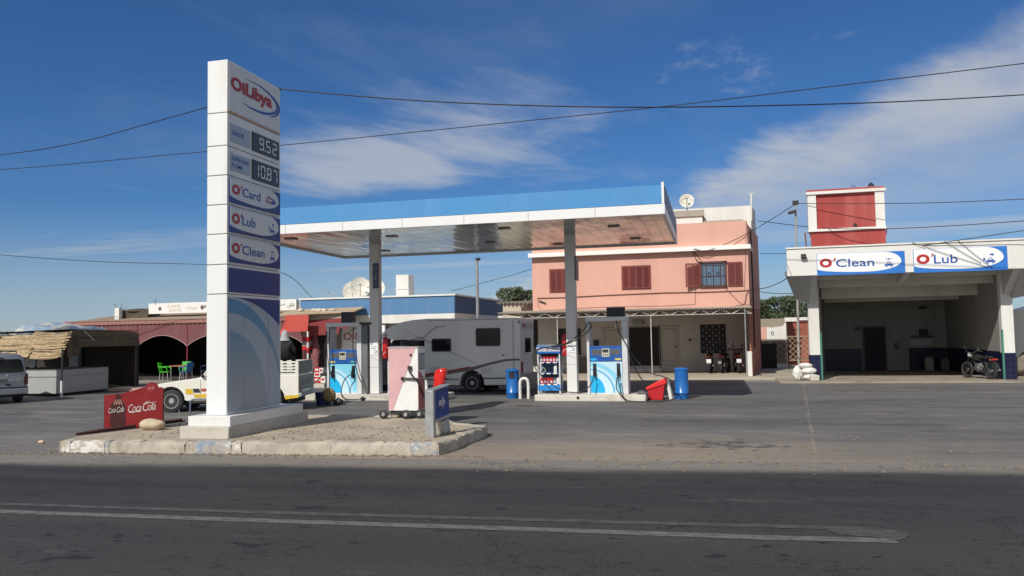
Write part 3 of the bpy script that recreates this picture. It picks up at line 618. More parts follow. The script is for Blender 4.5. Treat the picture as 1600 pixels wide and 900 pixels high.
# ------------------------------------------------------------------ the old service unit on castors, under pink cloth
wp = thing('old_service_unit', 'old white and pink service unit on castor wheels at the back of the island', 'service unit', (-6.6, 16.9, .19))
X0, X1, Y0, Y1 = -6.99, -6.30, 16.6, 17.05
PKW = mat('unit_white', (.74, .74, .72), .5, var=.04, dirt=(.5, .45, .42), damt=.25, dsc=3); PKP = mat('unit_pink', (.60, .36, .37), .7, var=.1, dirt=(.65, .48, .48), damt=.4, dsc=4)
FW = ((X0, Y0, 0), (1, 0, 0), (0, 0, 1))
mb = MB(); mb.poly(FW, [(.02, .36), (.69, .36), (.69, 1.74), (.0, 1.74)], -.45, 0); build(mb, 'cabinet', PKW, wp, bevel=.008)
mb = MB(); mb.poly(FW, [(0, .36), (.09, .36), (.64, 1.742), (0, 1.742)], .003, .008); build(mb, 'pink_front', PKP, wp)
FWS = ((X1, Y0, 0), (0, 1, 0), (0, 0, 1))
mb = MB(); mb.poly(FWS, [(.0, .36), (.44, .40), (.36, 1.05), (.12, 1.2), (0, 1.25)], .003, .009); build(mb, 'pink_side', mat('unit_rose', (.40, .13, .13), .7, var=.1), wp)
mb = MB(); mb.rect(FWS, .09, 1.25, .40, 1.62, .003, .012); rc = build(mb, 'side_recess', mat('recess_grey', (.2, .2, .2), .6), wp)
mb = MB(); mb.rect(FWS, .12, 1.40, .36, 1.58, .012, .018); mb.rect(FWS, .12, 1.28, .36, 1.38, .012, .018); build(mb, 'recess_panel', GREYM, rc)
mb = MB(); mb.box(X0-.02, X1+.02, Y0-.02, Y1+.02, 1.74, 1.76); build(mb, 'top_cover', mat('top_cover', (.5, .42, .4), .7), wp)
mb = MB(); mb.box(X0+.03, X1-.0, Y0+.03, Y1-.02, .28, .36); build(mb, 'base_frame', DARK, wp)
for (cx_, cy_) in ((-7.07, 16.50), (-6.55, 16.50), (-6.28, 16.62), (-6.15, 17.0), (-6.95, 17.1)):
    mb = MB(); mb.lathe([(.0, -.03), (.085, -.03), (.1, -.02), (.1, .02), (.085, .03), (.03, .035), (0, .035)], (cx_, cy_, .29), 'y', 18); cw = build(mb, 'castor_wheel', BLACK, wp, smooth=50)
    mb = MB(); mb.lathe([(0, -.045), (.04, -.045), (.045, -.034), (0, -.034)], (cx_, cy_, .29), 'y', 12); mb.box(cx_-.02, cx_+.1, cy_-.01, cy_+.05, .26, .34); build(mb, 'castor_fork', GALV, cw)
mb = MB(); mb.tube(curve([(-6.5, 16.55, 1.30), (-6.47, 16.53, 1.22), (-6.40, 16.53, 1.12), (-6.30, 16.56, 1.0), (-6.26, 16.7, .8), (-6.24, 16.85, .62)], 6), .018, 8); build(mb, 'hose', BLACK, wp, smooth=60)
mb = MB(); mb.tube([(-6.62, 16.56, 1.07), (-6.3, 16.55, 1.06), (-5.3, 16.3, 1.06)], .02, 8); build(mb, 'side_bar', DARK, wp, smooth=60)
mb = MB(); mb.lathe([(0, -.02), (.03, -.02), (.03, .0)], (-6.46, 16.6, 1.58), 'y', 12); mb.box(-6.52, -6.44, 16.54, 16.6, 1.26, 1.34); mb.box(-6.68, -6.62, 16.54, 16.6, 1.03, 1.1); build(mb, 'lock', DARK, wp)
a = at(688, 577, 16.3); b = at(686, 607, 16.3)
mb = MB(); mb.blob((a[0]+.0, 16.3, (a[1]+b[1])/2), (.17, .11, .27), seed=11, amp=.16, sub=3, fq=1.7)
mb.v = [(a[0]+max(-.12, min(.12, v[0]-a[0])), v[1], min(v[2], (a[1]+b[1])/2+.22+.1*(v[0]-a[0]))) for v in mb.v]
v2 = []
for v in mb.v: v2.append((v[0]+.16*(v[2]-b[1])-.04, v[1], v[2]))
mb.v = v2; single(mb, 'red_bag', mat('red_plastic_bag', (.58, .02, .015), .22, var=.1, bump=.6, bsc=9), 'glossy red plastic bag wrapped over the end of the service unit bar', 'plastic bag', (a[0], 16.3, b[1]), smooth=60)
# ------------------------------------------------------------------ forecourt canopy
CX0, CX1, CY0, CY1, CZ = -13.3, -1.06, 20.15, 27.5, 4.93
cnp = thing('forecourt_canopy', 'long flat fuel station canopy with sky blue and white fascia on two columns', 'canopy', (-7.2, 23.6, 0))
q = NT('mirror_slats')
wv = q.n('ShaderNodeTexBrick'); wv.inputs['Scale'].default_value = 1; wv.offset = .37; wv.inputs['Mortar Size'].default_value = .022; wv.inputs['Brick Width'].default_value = 1.3; wv.inputs['Row Height'].default_value = .34
wv.inputs['Color1'].default_value = (.46, .53, .52, 1); wv.inputs['Color2'].default_value = (.39, .45, .44, 1); wv.inputs['Mortar'].default_value = (.10, .10, .10, 1)
mp = q.n('ShaderNodeMapping'); mp.inputs['Rotation'].default_value = (0, 0, PI/2); q.l(q.co, mp.inputs[0]); q.l(mp.outputs[0], wv.inputs['Vector'])
q.l(wv.outputs[0], q.b.inputs['Base Color']); q.b.inputs['Metallic'].default_value = .7
q.l(q.rg(q.noise(.6, 3), .35, .65, .10, .20), q.b.inputs['Roughness'])
q.bump(q.ma('ADD', q.noise(.5, 2, stretch=(2.2, .6, 1)), q.ma('MULTIPLY', q.noise(3.1, 2), .12)), .32, .12); SOFF = q.m
mb = MB(); mb.box(CX0+.06, CX1-.06, CY0+.06, CY1-.06, CZ+.05, CZ+.09); build(mb, 'ceiling', SOFF, cnp)
mb = MB(); mb.box(CX0+.1, CX1-.1, CY0+.3, CY1-.3, CZ+.12, CZ+.55); build(mb, 'roof_slab', mat('roof_grey', (.3, .3, .3), .8), cnp)
mb = MB()
mb.box(CX0, CX1, CY0, CY0+.08, CZ, CZ+.25); mb.box(CX0, CX1, CY1-.08, CY1, CZ, CZ+.25); mb.box(CX0, CX0+.08, CY0+.08, CY1-.08, CZ, CZ+.25); mb.box(CX1-.08, CX1, CY0+.08, CY1-.08, CZ, CZ+.25)
build(mb, 'white_fascia', mat('fascia_white', (.74, .745, .75), .4, var=.03, dirt=(.5, .49, .46), damt=.35, dsc=2, dth=(.5, .8), streak=1), cnp)
mb = MB(); FB = ((0, CY0+.02, 0), (1, 0, 0), (0, .28, 1))
def band(y0_, z0_, y1_, z1_, nm, m_):
    mb = MB(); mb.add([(CX0, y0_, z0_), (CX1-.07, y0_, z0_), (CX1-.07, y1_, z1_), (CX0, y1_, z1_), (CX0, y0_+.05, z0_), (CX1-.07, y0_+.05, z0_), (CX1-.07, y1_+.05, z1_), (CX0, y1_+.05, z1_)],
           [(0, 1, 2, 3), (7, 6, 5, 4), (0, 4, 5, 1), (3, 2, 6, 7), (1, 5, 6, 2), (0, 3, 7, 4)]); build(mb, nm, m_, cnp)
band(CY0+.015, CZ+.262, CY0+.17, CZ+.76, 'blue_fascia', SKYB)
band(CY1-.06, CZ+.262, CY1-.22, CZ+.76, 'blue_fascia', SKYB)
mb = MB(); mb.poly(((CX1-.07, 0, 0), (0, 1, 0), (0, 0, 1)), [(CY0-.005, CZ+.255), (CY1-.06, CZ+.255), (CY1-.2, CZ+.80), (CY0+.17, CZ+.80), (CY0-.005, CZ+.80)], 0, .06); build(mb, 'end_panel', mat('fascia_white', (1, 1, 1)), cnp)
mb = MB(); mb.poly(((CX1-.01, 0, 0), (0, 1, 0), (0, 0, 1)), [(CY0+.15, CZ+.3), (CY1-.3, CZ+.3), (CY1-.42, CZ+.74), (CY0+.2, CZ+.74)], .003, .012); build(mb, 'end_blue_panel', mat('end_shaded_blue', (.1, .16, .3), .5, var=.1), cnp)  # canopy blue repeated darker, with the end's shade in the colour
SEAM = mat('seam_grey', (.3, .31, .32), .6)  # grey joint lines between the fascia panels
for k in range(1, 7):
    x_ = CX0+(CX1-CX0)*k/7; mb = MB(); mb.box(x_-.006, x_+.006, CY0-.003, CY0-.0005, CZ+.004, CZ+.246); build(mb, 'fascia_seam', SEAM, cnp)
for (lx, ly) in ((-12.2, 21.6), (-11.0, 25.9), (-9.2, 22.2), (-6.9, 24.9), (-5.6, 21.7), (-4.9, 26.2), (-2.6, 22.4), (-2.3, 25.6)):
    mb = MB(); mb.box(lx-.16, lx+.16, ly-.13, ly+.13, CZ+.02, CZ+.048); build(mb, 'ceiling_lamp', mat('lamp_case', (.17, .165, .155), .3), cnp)
COLG = mat('column_paint', (.70, .70, .69), .45, var=.04, dirt=(.35, .34, .32), damt=.3, dsc=1.4, streak=1)
for (pxl, vy, side) in ((585, 23.6, 0), (894, 23.6, 1)):
    xx = at(pxl, 600, vy)[0]
    mb = MB(); mb.box(xx-.15, xx+.15, vy, vy+.3, .2, CZ+.05); co = build(mb, 'column', COLG, cnp, bevel=.01)
    mb = MB(); mb.box(xx-.145, xx+.145, vy-.004, vy-.001, 1.02+side*.05, 1.03+side*.05); mb.obox((xx, vy-.003, 1.3), (.14, 0, -.05), (0, .002, 0), (0, 0, .005)); build(mb, 'crack_line', GREYM, co)
    mb = MB(); mb.box(xx-.13, xx+.13, vy-.012, vy-.002, 1.42, 1.85); nt = build(mb, 'paper_notice', mat('paper', (.78, .77, .74), .8, var=.04), co)
    F2 = ((xx-.13, vy-.012, 1.42), (1, 0, 0), (0, 0, 1)); mb = MB()
    mb.rect(F2, .03, .3, .06, .40, .001, .003); mb.rect(F2, .03, .38, .13, .4, .001, .003); mb.rect(F2, .03, .2, .19, .215, .001, .003); mb.rect(F2, .06, .25, .2, .262, .001, .003)
    mb.poly(F2, crescent(.14, .1, .09, .05, -120, 110, .025, 16), .001, .003); build(mb, 'printing', BLUE, nt)
    s0 = at(590, 411, vy-.1)[1] if not side else at(896, 400, vy-.1)[1]; s1 = at(590, 450, vy-.1)[1] if not side else at(896, 437, vy-.1)[1]
    if not side:
        mb = MB(); mb.box(xx+.0, xx+.20, vy-.06, vy-.015, s1, s0); sg = build(mb, 'number_sign', mat('dusk_blue_sign', (.06, .07, .15), .4), cnp)
        F3 = ((xx+.0, vy-.06, s1), (1, 0, 0), (0, 0, 1)); mb = MB(); hh = s0-s1
        mb.poly(F3, crescent(.1, hh*.78, .06, .09, -70, 250, .02, 20), .001, .004); mb.rect(F3, .05, hh*.60, .15, hh*.615, .001, .004); mb.rect(F3, .04, hh*.35, .06, hh*.52, .001, .004); mb.rect(F3, .09, hh*.30, .11, hh*.52, .001, .004); mb.rect(F3, .14, hh*.35, .155, hh*.52, .001, .004); mb.rect(F3, .05, hh*.15, .15, hh*.165, .001, .004)
        build(mb, 'printing', mat('pale_print', (.3, .32, .4), .5), sg)
    else:
        mb = MB(); mb.box(xx+.152, xx+.19, vy+.0, vy+.5, s1, s0); sg = build(mb, 'number_sign', mat('dusk_blue_sign', (.06, .07, .15), .4), cnp)

# fire extinguishers under red covers
def extinguisher(x, y, ztop, label):
    t = thing('fire_extinguisher', label, 'fire extinguisher', (x, y, ztop-.78), group='covered fire extinguishers on the canopy columns')
    mb = MB(); mb.lathe([(0, 0), (.085, 0), (.1, .04), (.1, .52), (.085, .6), (.06, .66), (.0, .68)], (0, 0, 0), n=16)
    build(mb, 'cover', BRED, t, w=False, smooth=50); mb = MB(); mb.tube([(0, 0, .66), (0, 0, .74), (.05, -.02, .76)], .022, 6); build(mb, 'valve', DARK, t, w=False)
    mb = MB(); mb.tube([(-.06, -.09, .1), (-.02, -.105, .16), (.04, -.09, .22)], .008, 5); build(mb, 'white_tie', WHITE, t, w=False)
    mb = MB(); mb.box(-.12, .12, .1, .14, -.02, .62); build(mb, 'backboard', DARK, t, w=False); return t
p = at(601, 523, 23.7); extinguisher(p[0]+.02, 23.72, p[1]+.03, 'fire extinguisher in a red cover on the left canopy column')
p = at(882.5, 516, 23.7); extinguisher(p[0], 23.72, p[1]+.02, 'fire extinguisher in a red cover beside the right canopy column')

# ------------------------------------------------------------------ pump islands
for (u0_, u1_, lb) in ((470, 690, 'low whitewashed concrete pump island under the left fuel pump'), (835, 1009, 'low whitewashed concrete pump island under the right fuel pump')):
    a = at(u0_, 620, 23.25)[0]; b = at(u1_, 620, 23.25)[0]
    it = thing('pump_island', lb, 'pump island', ((a+b)/2, 23.7, 0), group='pump islands')
    mb = MB(); mb.box(a, b, 23.25, 24.5, 0, .19); build(mb, 'kerb_block', mat('island_white', (.60, .57, .50), .85, var=.08, bump=.3, dirt=(.32, .28, .22), damt=.6, dsc=2.2), it, bevel=.025)
    if u0_ > 800:
        mb = MB(); mb.lathe([(0, -.012), (.045, -.012), (.045, 0), (0, 0)], (at(903, 617, 23.25)[0], 23.25, .11), 'y', 14); build(mb, 'drain_hole', BLACK, it)

# ------------------------------------------------------------------ fuel pumps
PFR = mat('pump_frame', (.62, .63, .64), .4, .1, var=.03); PHB = mat('pump_blue', (.015, .09, .36), .35, var=.04)
def make_pump(label, loc, body_white):
    t = thing('fuel_pump', label, 'fuel pump', loc, group='fuel pumps on the islands')
    kw = dict(parent=t, w=False)
    mb = MB(); mb.box(-.6, -.52, 0, .55, 0, 2.14); build(mb, 'side_post', PFR, bevel=.008, **kw)
    mb = MB(); mb.box(.44, .6, 0, .55, 0, 2.14); build(mb, 'side_post', PFR, bevel=.008, **kw)
    mb = MB(); mb.box(-.62, .62, -.03, .58, 2.14, 2.27); build(mb, 'top_beam', PFR, bevel=.012, **kw)
    mb = MB(); mb.box(-.515, .435, .03, .5, .02, 1.4); build(mb, 'body', GREYM, **kw)
    F = ((-.5, .03, 0), (1, 0, 0), (0, 0, 1))
    mb = MB(); mb.rect(F, -.01, .96, .93, 1.41, .0, .03); hd = build(mb, 'header_panel', PHB, bevel=.006, **kw)
    mb = MB(); mb.rect(F, .03, 1.13, .9, 1.33, .031, .036); build(mb, 'display_surround', mat('pump_mid_blue', (.05, .16, .42), .35), hd, w=False)
    for a, b in ((.05, .34), (.60, .88)):
        mb = MB(); mb.rect(F, a, 1.15, b, 1.31, .037, .042); build(mb, 'display', mat('pump_display', (.1, .1, .11), .25), hd, w=False)
    mb = MB(); mb.use(mat('keypad_beige', (.5, .48, .4), .5)); mb.rect(F, .35, 1.09, .57, 1.34, .04, .05); mb.use(DARK); mb.rect(F, .37, 1.22, .54, 1.31, .051, .055)
    for k in range(3): mb.rect(F, .39+k*.06, 1.13, .42+k*.06, 1.17, .051, .055)
    build(mb, 'keypad', None, hd, w=False)
    mb = MB(); mb.use(CYAN if body_white else mat('label_yellow', (.6, .5, .12), .5)); mb.rect(F, .01, .99, .19, 1.05, .031, .036); mb.use(mat('label_yellow', (.6, .5, .12), .5) if body_white else mat('label_green', (.08, .35, .3), .5)); mb.rect(F, .73, .99, .91, 1.05, .031, .036)
    build(mb, 'fuel_label', None, hd, w=False)
    mb = MB(); mb.rect(F, .0, .04, .93, .95, .0, .012); pn = build(mb, 'printed_panel', PALE if body_white else mat('aqua_print', (.22, .62, .78), .35, var=.05), **kw)
    Wd, Hh = .93, .91
    ring = [(.93, .98, mat('print_aqua', (.25, .62, .82), .35)), (.80, .86, PALE), (.71, .77, mat('print_blue_ring', (.14, .42, .66), .35)), (.66, .72, mat('print_pale2', (.55, .76, .86), .35)), (.42, .56, CYAN)]
    for i, (a, b, m_) in enumerate(ring): arcfill(F, .0, .04, .93, .95, a, b*Hh, m_, .0125+.002*i, 'printed_arc', pn, w=False)
    mb = MB(); mb.rect(F, 0, .0, .93, .04, 0, .014); text(mb.use(WHITE), F, 'OILIBYA  OILIBYA', .1, .008, .85, .03, .016); build(mb, 'foot_strip', WHITE, **kw)
    for k, xx in enumerate((.12, .82)):
        mb = MB(); mb.rect(F, xx-.045, .52, xx+.045, .90, .013, .05); nb = build(mb, 'nozzle_holder', BLACK, **kw)
        mb = MB(); mb.tube([(xx-.5, -.05, .86), (xx-.5, -.07, .78), (xx-.49, -.1, .66), (xx-.5, -.12, .5)], [.014, .02, .028, .02], 8); mb.tube([(xx-.5, -.06, .78), (xx-.5, -.17, .72), (xx-.5, -.14, .55)], .008, 6)
        mb.box(xx-.535, xx-.465, -.11, -.055, .56, .70)
        build(mb, 'nozzle', BLACK if k else mat('nozzle_grip', (.03, .02, .025), .5), nb, w=False, smooth=50)
    return t
pL = at(510, 600, 23.6)[0]+.62; pR = at(918, 600, 23.6)[0]+.6
def hose(t, pts, r=.016): mb = MB(); mb.tube(curve(pts, 8), r, 8); build(mb, 'hose', BLACK, t, w=False, smooth=60)
pmp = make_pump('fuel pump with pale swoosh panel and a dark box on top, on the right island', (pR, 23.6, .19), True)
mb = MB(); mb.box(.0, .53, .1, .35, 2.27, 2.55); build(mb, 'dark_box', mat('dark_navy', (.02, .02, .035), .5), pmp, w=False)
hose(pmp, [(-.5, -.05, 2.12), (-.44, -.1, 1.98), (-.6, -.2, 1.78), (-1.0, -.15, 1.55), (-1.45, 0, 1.42), (-2.0, .1, 1.38), (-2.22, .0, 1.2), (-2.12, -.25, .8), (-1.75, -.35, .42), (-1.3, -.38, .14), (-.85, -.38, .08), (-.5, -.3, .25), (-.38, -.2, .5)])
hose(pmp, [(-.56, -.05, 2.10), (-.62, -.1, 1.95), (-.85, -.1, 1.72), (-1.25, .0, 1.5), (-1.7, .05, 1.42)])
hose(pmp, [(.30, -.05, 2.14), (.36, -.12, 1.85), (.50, -.15, 1.6), (.62, -.1, 1.35), (.72, 0, .95), (.9, .1, .55), (1.02, .15, .38)])
hose(pmp, [(.62, .1, 1.3), (.85, .2, .95), (1.2, .2, .62), (1.6, .1, .5), (1.85, 0, .38), (1.95, -.2, .15)])
hose(pmp, [(.33, -.18, .5), (.36, -.22, .25), (.48, -.4, -.02), (.65, -.5, -.15), (1.1, -.6, -.165), (1.6, -.55, -.16), (1.9, -.3, -.12)])
hose(pmp, [(.30, -.18, .5), (.28, -.25, .2), (.42, -.4, .0), (.6, -.5, -.13)])
for x_ in (-.57, .3): 
    mb = MB(); mb.lathe([(0, 0), (.025, 0), (.03, .1), (.02, .16), (0, .16)], (x_, -.06, 1.9), n=10); build(mb, 'hose_coupling', WHITE, pmp, w=False, smooth=50)
pm2 = make_pump('fuel pump with aqua swoosh panel, on the left island behind the pickup', (pL, 23.6, .19), False)
mb = MB(); mb.box(-.15, .25, .12, .35, 2.27, 2.62); build(mb, 'dark_box', mat('dark_navy', (.02, .02, .035), .5), pm2, w=False)
mb = MB(); mb.box(.55, .95, -.03, .56, 2.2, 2.27); build(mb, 'rain_cap', DARK, pm2, w=False)
mb = MB(); mb.box(.602, .80, .03, .5, 0, 2.16); build(mb, 'side_housing', mat('housing_grey', (.16, .165, .17), .5, .2), pm2, w=False, bevel=.01)
hose(pm2, [(.36, -.05, 2.12), (.37, -.12, 1.8), (.38, -.14, 1.4), (.45, -.16, 1.0), (.6, -.2, .55), (.85, -.25, .15), (.95, -.3, -.08), (.8, -.4, -.12), (.5, -.45, -.14), (.2, -.42, -.1), (.08, -.38, .1), (.13, -.25, .45), (.3, -.2, .62)])
hose(pm2, [(-.47, -.05, 2.1), (-.46, -.12, 1.6), (-.42, -.15, 1.1), (-.4, -.18, .6)])
hose(pm2, [(-.6, -.02, 2.0), (-.62, -.1, 1.4), (-.58, -.2, .8), (-.75, -.5, .4), (-1.15, -.9, .1), (-1.5, -1.2, .02), (-1.75, -1.25, .15)])
mb = MB(); mb.lathe([(0, 0), (.06, 0), (.07, .05), (.05, .1), (0, .1)], (.80, -.36, -.16), n=12); build(mb, 'hose_weight', BLACK, pm2, w=False, smooth=50)

# ------------------------------------------------------------------ oil cabinets
def cabinet(label, x, first=None):
    if first: return dup(first, (x, 23.75, .19), label=label)
    t = thing('oil_cabinet', label, 'display cabinet', (x, 23.75, .19), group='oil display cabinets on the pump islands'); kw = dict(parent=t, w=False)
    for xx in (-.35, .31):
        for yy in (0, .36):
            mb = MB(); mb.box(xx, xx+.04, yy, yy+.04, 0, 1.2); build(mb, 'upright', PFR, **kw)
    mb = MB(); mb.box(-.37, .37, -.03, .42, 1.2, 1.44); hd = build(mb, 'header', mat('cabinet_blue', (.02, .13, .45), .35), bevel=.02, **kw)
    F = ((-.36, -.03, 1.2), (1, 0, 0), (0, 0, 1))
    mb = MB(); mb.rect(F, .0, .07, .72, .19, .002, .008); lb = build(mb, 'name_strip', PANELW, hd, w=False)
    mb = MB(); mb.use(BLUE); text(mb, F, 'Huiles', .03, .10, .24, .155, .012); text(mb, F, 'Lubrifiants', .39, .10, .70, .155, .012); mb.poly(F, crescent(.31, .13, .065, .045, -110, 130, .02, 18), .009, .012); mb.use(RED); text(mb, F, 'OiL', .27, .11, .35, .15, .014, bold=.03); build(mb, 'lettering', None, lb, w=False)
    mb = MB(); mb.box(-.34, .34, -.005, .40, .09, .26); build(mb, 'base_panel', mat('cabinet_light_blue', (.03, .22, .58), .35), **kw)
    mb = MB(); mb.box(-.31, .31, .37, .385, .27, 1.19); build(mb, 'back_panel', mat('cabinet_back', (.06, .1, .16), .5), **kw)
    for z in (.27, .60, .93):
        mb = MB(); mb.box(-.31, .31, -.0, .36, z, z+.02); sh = build(mb, 'shelf', mat('shelf_blue', (.03, .12, .35), .4), **kw)
        mb = MB(); 
        for k in range(3): mb.box(-.27+k*.2, -.15+k*.2, -.006, -.001, z-.015, z+.02)
        build(mb, 'price_strip', WHITE, sh, w=False)
    mb = MB(); mb.box(-.34, .25, .0, .3, 1.445, 1.5); build(mb, 'roof_tray', GALV, **kw)
    return t
cR = at(858, 600, 23.75)[0]; cL = at(622, 600, 23.75)[0]
cab1 = cabinet('blue and white oil cabinet standing left of the right canopy column', cR)
cabinet('blue and white oil cabinet half hidden behind the pink service unit', cL, cab1)
def can(label, col, loc, grp, first=None, s=1):
    if first: o = first.copy(); COL.objects.link(o); o.location = loc; o['group'] = grp; o['label'] = label; return o
    mb = MB(); mb.use(mat('can_'+col[0], col[1], .35)); mb.box(-.045, .045, -.03, .03, 0, .13*s); mb.poly(((0, .02, .13*s), (1, 0, 0), (0, 0, 1)), [(-.045, 0), (.045, 0), (.03, .05), (-.02, .05)], 0, .04)
    mb.cyl((.02, 0, .16*s), (.02, 0, .20*s), .014, n=8); mb.use(PANELW); mb.box(-.03, .03, -.0335, -.0305, .03, .09*s)
    o = build(mb, 'oil_can', None); o.location = loc; o['label'] = label; o['category'] = 'oil can'; o['group'] = grp; return o
RC = ('red', (.5, .02, .03)); WC = ('white', (.7, .7, .68)); DC = ('grey', (.12, .13, .15))
for cx_, nm in ((cR, 'the right column'), (cL, 'the pink service unit')):
    side = 'cabinet by the right column' if cx_ == cR else 'cabinet behind the pink unit'
    for z, cols, row in ((.95, (DC, RC, RC, RC, RC, DC), 'top'), (.29, (RC, RC, RC, RC, DC, WC), 'bottom')):
        fr_ = {}
        for k, cc in enumerate(cols):
            lab = '%s oil can on the %s shelf of the %s' % (cc[0], row, side); g_ = 'oil cans on the %s shelf of the %s' % (row, side)
            o = can(lab, cc, (cx_-.25+k*.1, 23.87, .19+z), g_, fr_.get(cc[0])); fr_.setdefault(cc[0], o)
    o1 = can('white oil can on the middle shelf of the '+side, WC, (cx_+.18, 23.87, .19+.62), 'oil cans on the middle shelf of the '+side, s=1.3)
    mb = MB(); mb.tube(curve([(cx_-.28, 23.9, .83), (cx_-.2, 23.85, .97), (cx_-.12, 23.88, .86), (cx_-.2, 23.9, .83)], 5), .012, 6)
    single(mb, 'coiled_strap', mat('strap_pale', (.5, .48, .42), .7), 'pale coiled strap on the middle shelf of the '+side, 'strap', (cx_-.2, 23.88, .83))

# ------------------------------------------------------------------ litter bins, guards, windscreen-wash bucket
def make_bin(label, loc, rz):
    t = thing('litter_bin', label, 'litter bin', loc, rz, 'blue litter bins beside the pump islands'); kw = dict(parent=t, w=False)
    n = 28; prof = [(.19, 0), (.2, .02), (.2, .16), (.205, .165), (.205, .2), (.2, .205), (.2, .62)]
    mb = MB(); mb.lathe([(0, 0)]+prof+[(0, .62)], n=n)
    # the upper drum with its opening cut out
    vs = []; fs = []
    for i, (r, h) in enumerate(((.2, .62), (.2, .84))):
        for k in range(n): a = 2*PI*k/n; vs.append((r*math.cos(a), r*math.sin(a), h))
    for k in range(n):
        a = 2*PI*(k+.5)/n; a = (a+PI) % (2*PI)-PI
        if abs(a) < .42: continue
        fs.append((k, (k+1) % n, n+(k+1) % n, n+k))
    mb.add(vs, fs); mb.lathe([(.2, .84), (.215, .845), (.215, .87), (.18, .9), (.1, .92), (0, .925)], n=n)
    build(mb, 'drum', BINB, smooth=45, **kw)
    mb = MB(); mb.lathe([(.202, .13), (.207, .135), (.207, .145), (.202, .15)], n=n); build(mb, 'band', mat('bin_dark_band', (.01, .04, .16), .5), smooth=45, **kw)
    mb = MB(); mb.lathe([(0, .63), (.185, .63), (.185, .83), (0, .83)], n=n); build(mb, 'liner', BLACK, **kw)
    return t
p = at(801, 600, 24.4)[0]; b1 = make_bin('round blue litter bin with its dark opening facing the road, near the parked motorhome', (p, 24.4, 0), -PI/2+.1)
p = at(1065, 600, 24.3)[0]; dup(b1, (p, 24.3, 0), .25, 'round blue litter bin with its opening turned right, right of the red bucket')
GW = mat('guard_white', (.72, .71, .67), .5, var=.05, dirt=(.3, .28, .25), damt=.5, dsc=5)
def guard(x, y, label, w_=.26, h_=.62, lean=0):
    mb = MB(); pts = [(x-w_/2, y, 0), (x-w_/2+lean*.7, y, h_*.75), (x-w_*.3+lean, y, h_*.97), (x+lean, y, h_), (x+w_*.3+lean, y, h_*.97), (x+w_/2+lean*.7, y+.0, h_*.75), (x+w_/2, y, 0)]
    mb.tube(curve(pts, 5), .048, 10); return single(mb, 'hoop_guard', GW, label, 'hoop guard', (x, y, 0), group='white steel hoop guards at the pump islands', smooth=60)
guard(at(819, 600, 24.2)[0], 24.2, 'white steel hoop guard between the left blue bin and the oil cabinet')
guard(at(660, 600, 24.0)[0], 24.0, 'white steel hoop guard seen behind the pink service unit')
x = at(1046, 600, 24.0)[0]
mb = MB(); mb.tube([(x+.04, 23.95, 0), (x-.06, 23.95, .55)], [.055, .05], 10); mb.tube([(x+.1, 24.15, 0), (x-.03, 24.1, .5), (x-.06, 23.98, .55)], .03, 8)
single(mb, 'hoop_guard', GW, 'scuffed leaning white guard post left of the right blue bin', 'hoop guard', (x, 24, 0), group='white steel hoop guards at the pump islands', smooth=60)
rb = thing('red_bucket', 'tilted red plastic bucket with a flap lid at the right end of the pump island', 'bucket', (at(1026, 600, 23.9)[0], 23.9, 0))
p = [at(*q_, 23.8) for q_ in ((1014, 623.5), (1036, 622.5), (1041, 592), (1037.5, 599), (1011, 607))]
F = ((0, 23.8, 0), (1, 0, 0), (0, 0, 1))
mb = MB(); mb.poly(F, [(p[0][0], .0), (p[1][0], .0), (p[3][0]+.02, p[3][1]), (p[4][0]+.02, p[4][1]-.04)], -.36, 0); build(mb, 'tub', BRED, rb, bevel=.02)
mb = MB(); mb.poly(F, [(p[4][0]-.03, p[4][1]-.05), (p[3][0]+.05, p[3][1]-.02), (p[2][0]+.02, p[2][1]+.03), (p[3][0]-.1, p[3][1]+.1), (p[4][0]-.03, p[4][1]+.03)], -.40, .03); build(mb, 'lid', mat('lid_red', (.72, .03, .03), .3), rb, bevel=.015)
mb = MB(); c = at(1004, 616, 23.6); mb.blob((c[0], 23.6, .21), (.16, .12, .08), seed=8, amp=.25); single(mb, 'rag', mat('grey_rag', (.1, .1, .1), .9), 'dark crumpled rag on the end of the right pump island', 'rag', (c[0], 23.6, .15), smooth=60)
# dark blue and tan brush bundle near the pickup tail
c = G(503, 634)
bz = thing('brush_bundle', 'dark blue bucket with a round tan brush on the ground by the pickup tail', 'bucket', (c.x, c.y+.2, 0))
mb = MB(); mb.lathe([(0, 0), (.2, 0), (.25, .36), (.26, .38), (0, .37)], (c.x-.05, c.y+.2, 0), n=20); build(mb, 'bucket', mat('dark_blue_tub', (.015, .025, .09), .6), bz, smooth=50)
mb = MB(); mb.blob((c.x+.18, c.y+.1, .3), (.2, .17, .22), seed=4, amp=.1, sub=3, fq=5); build(mb, 'brush', mat('brush_tan', (.26, .18, .08), .9, bump=.8, bsc=50), bz, smooth=60)
mb = MB(); mb.blob((c.x+.42, c.y+.2, .1), (.16, .14, .12), seed=6, amp=.2); build(mb, 'cloth', DARK, bz, smooth=60)
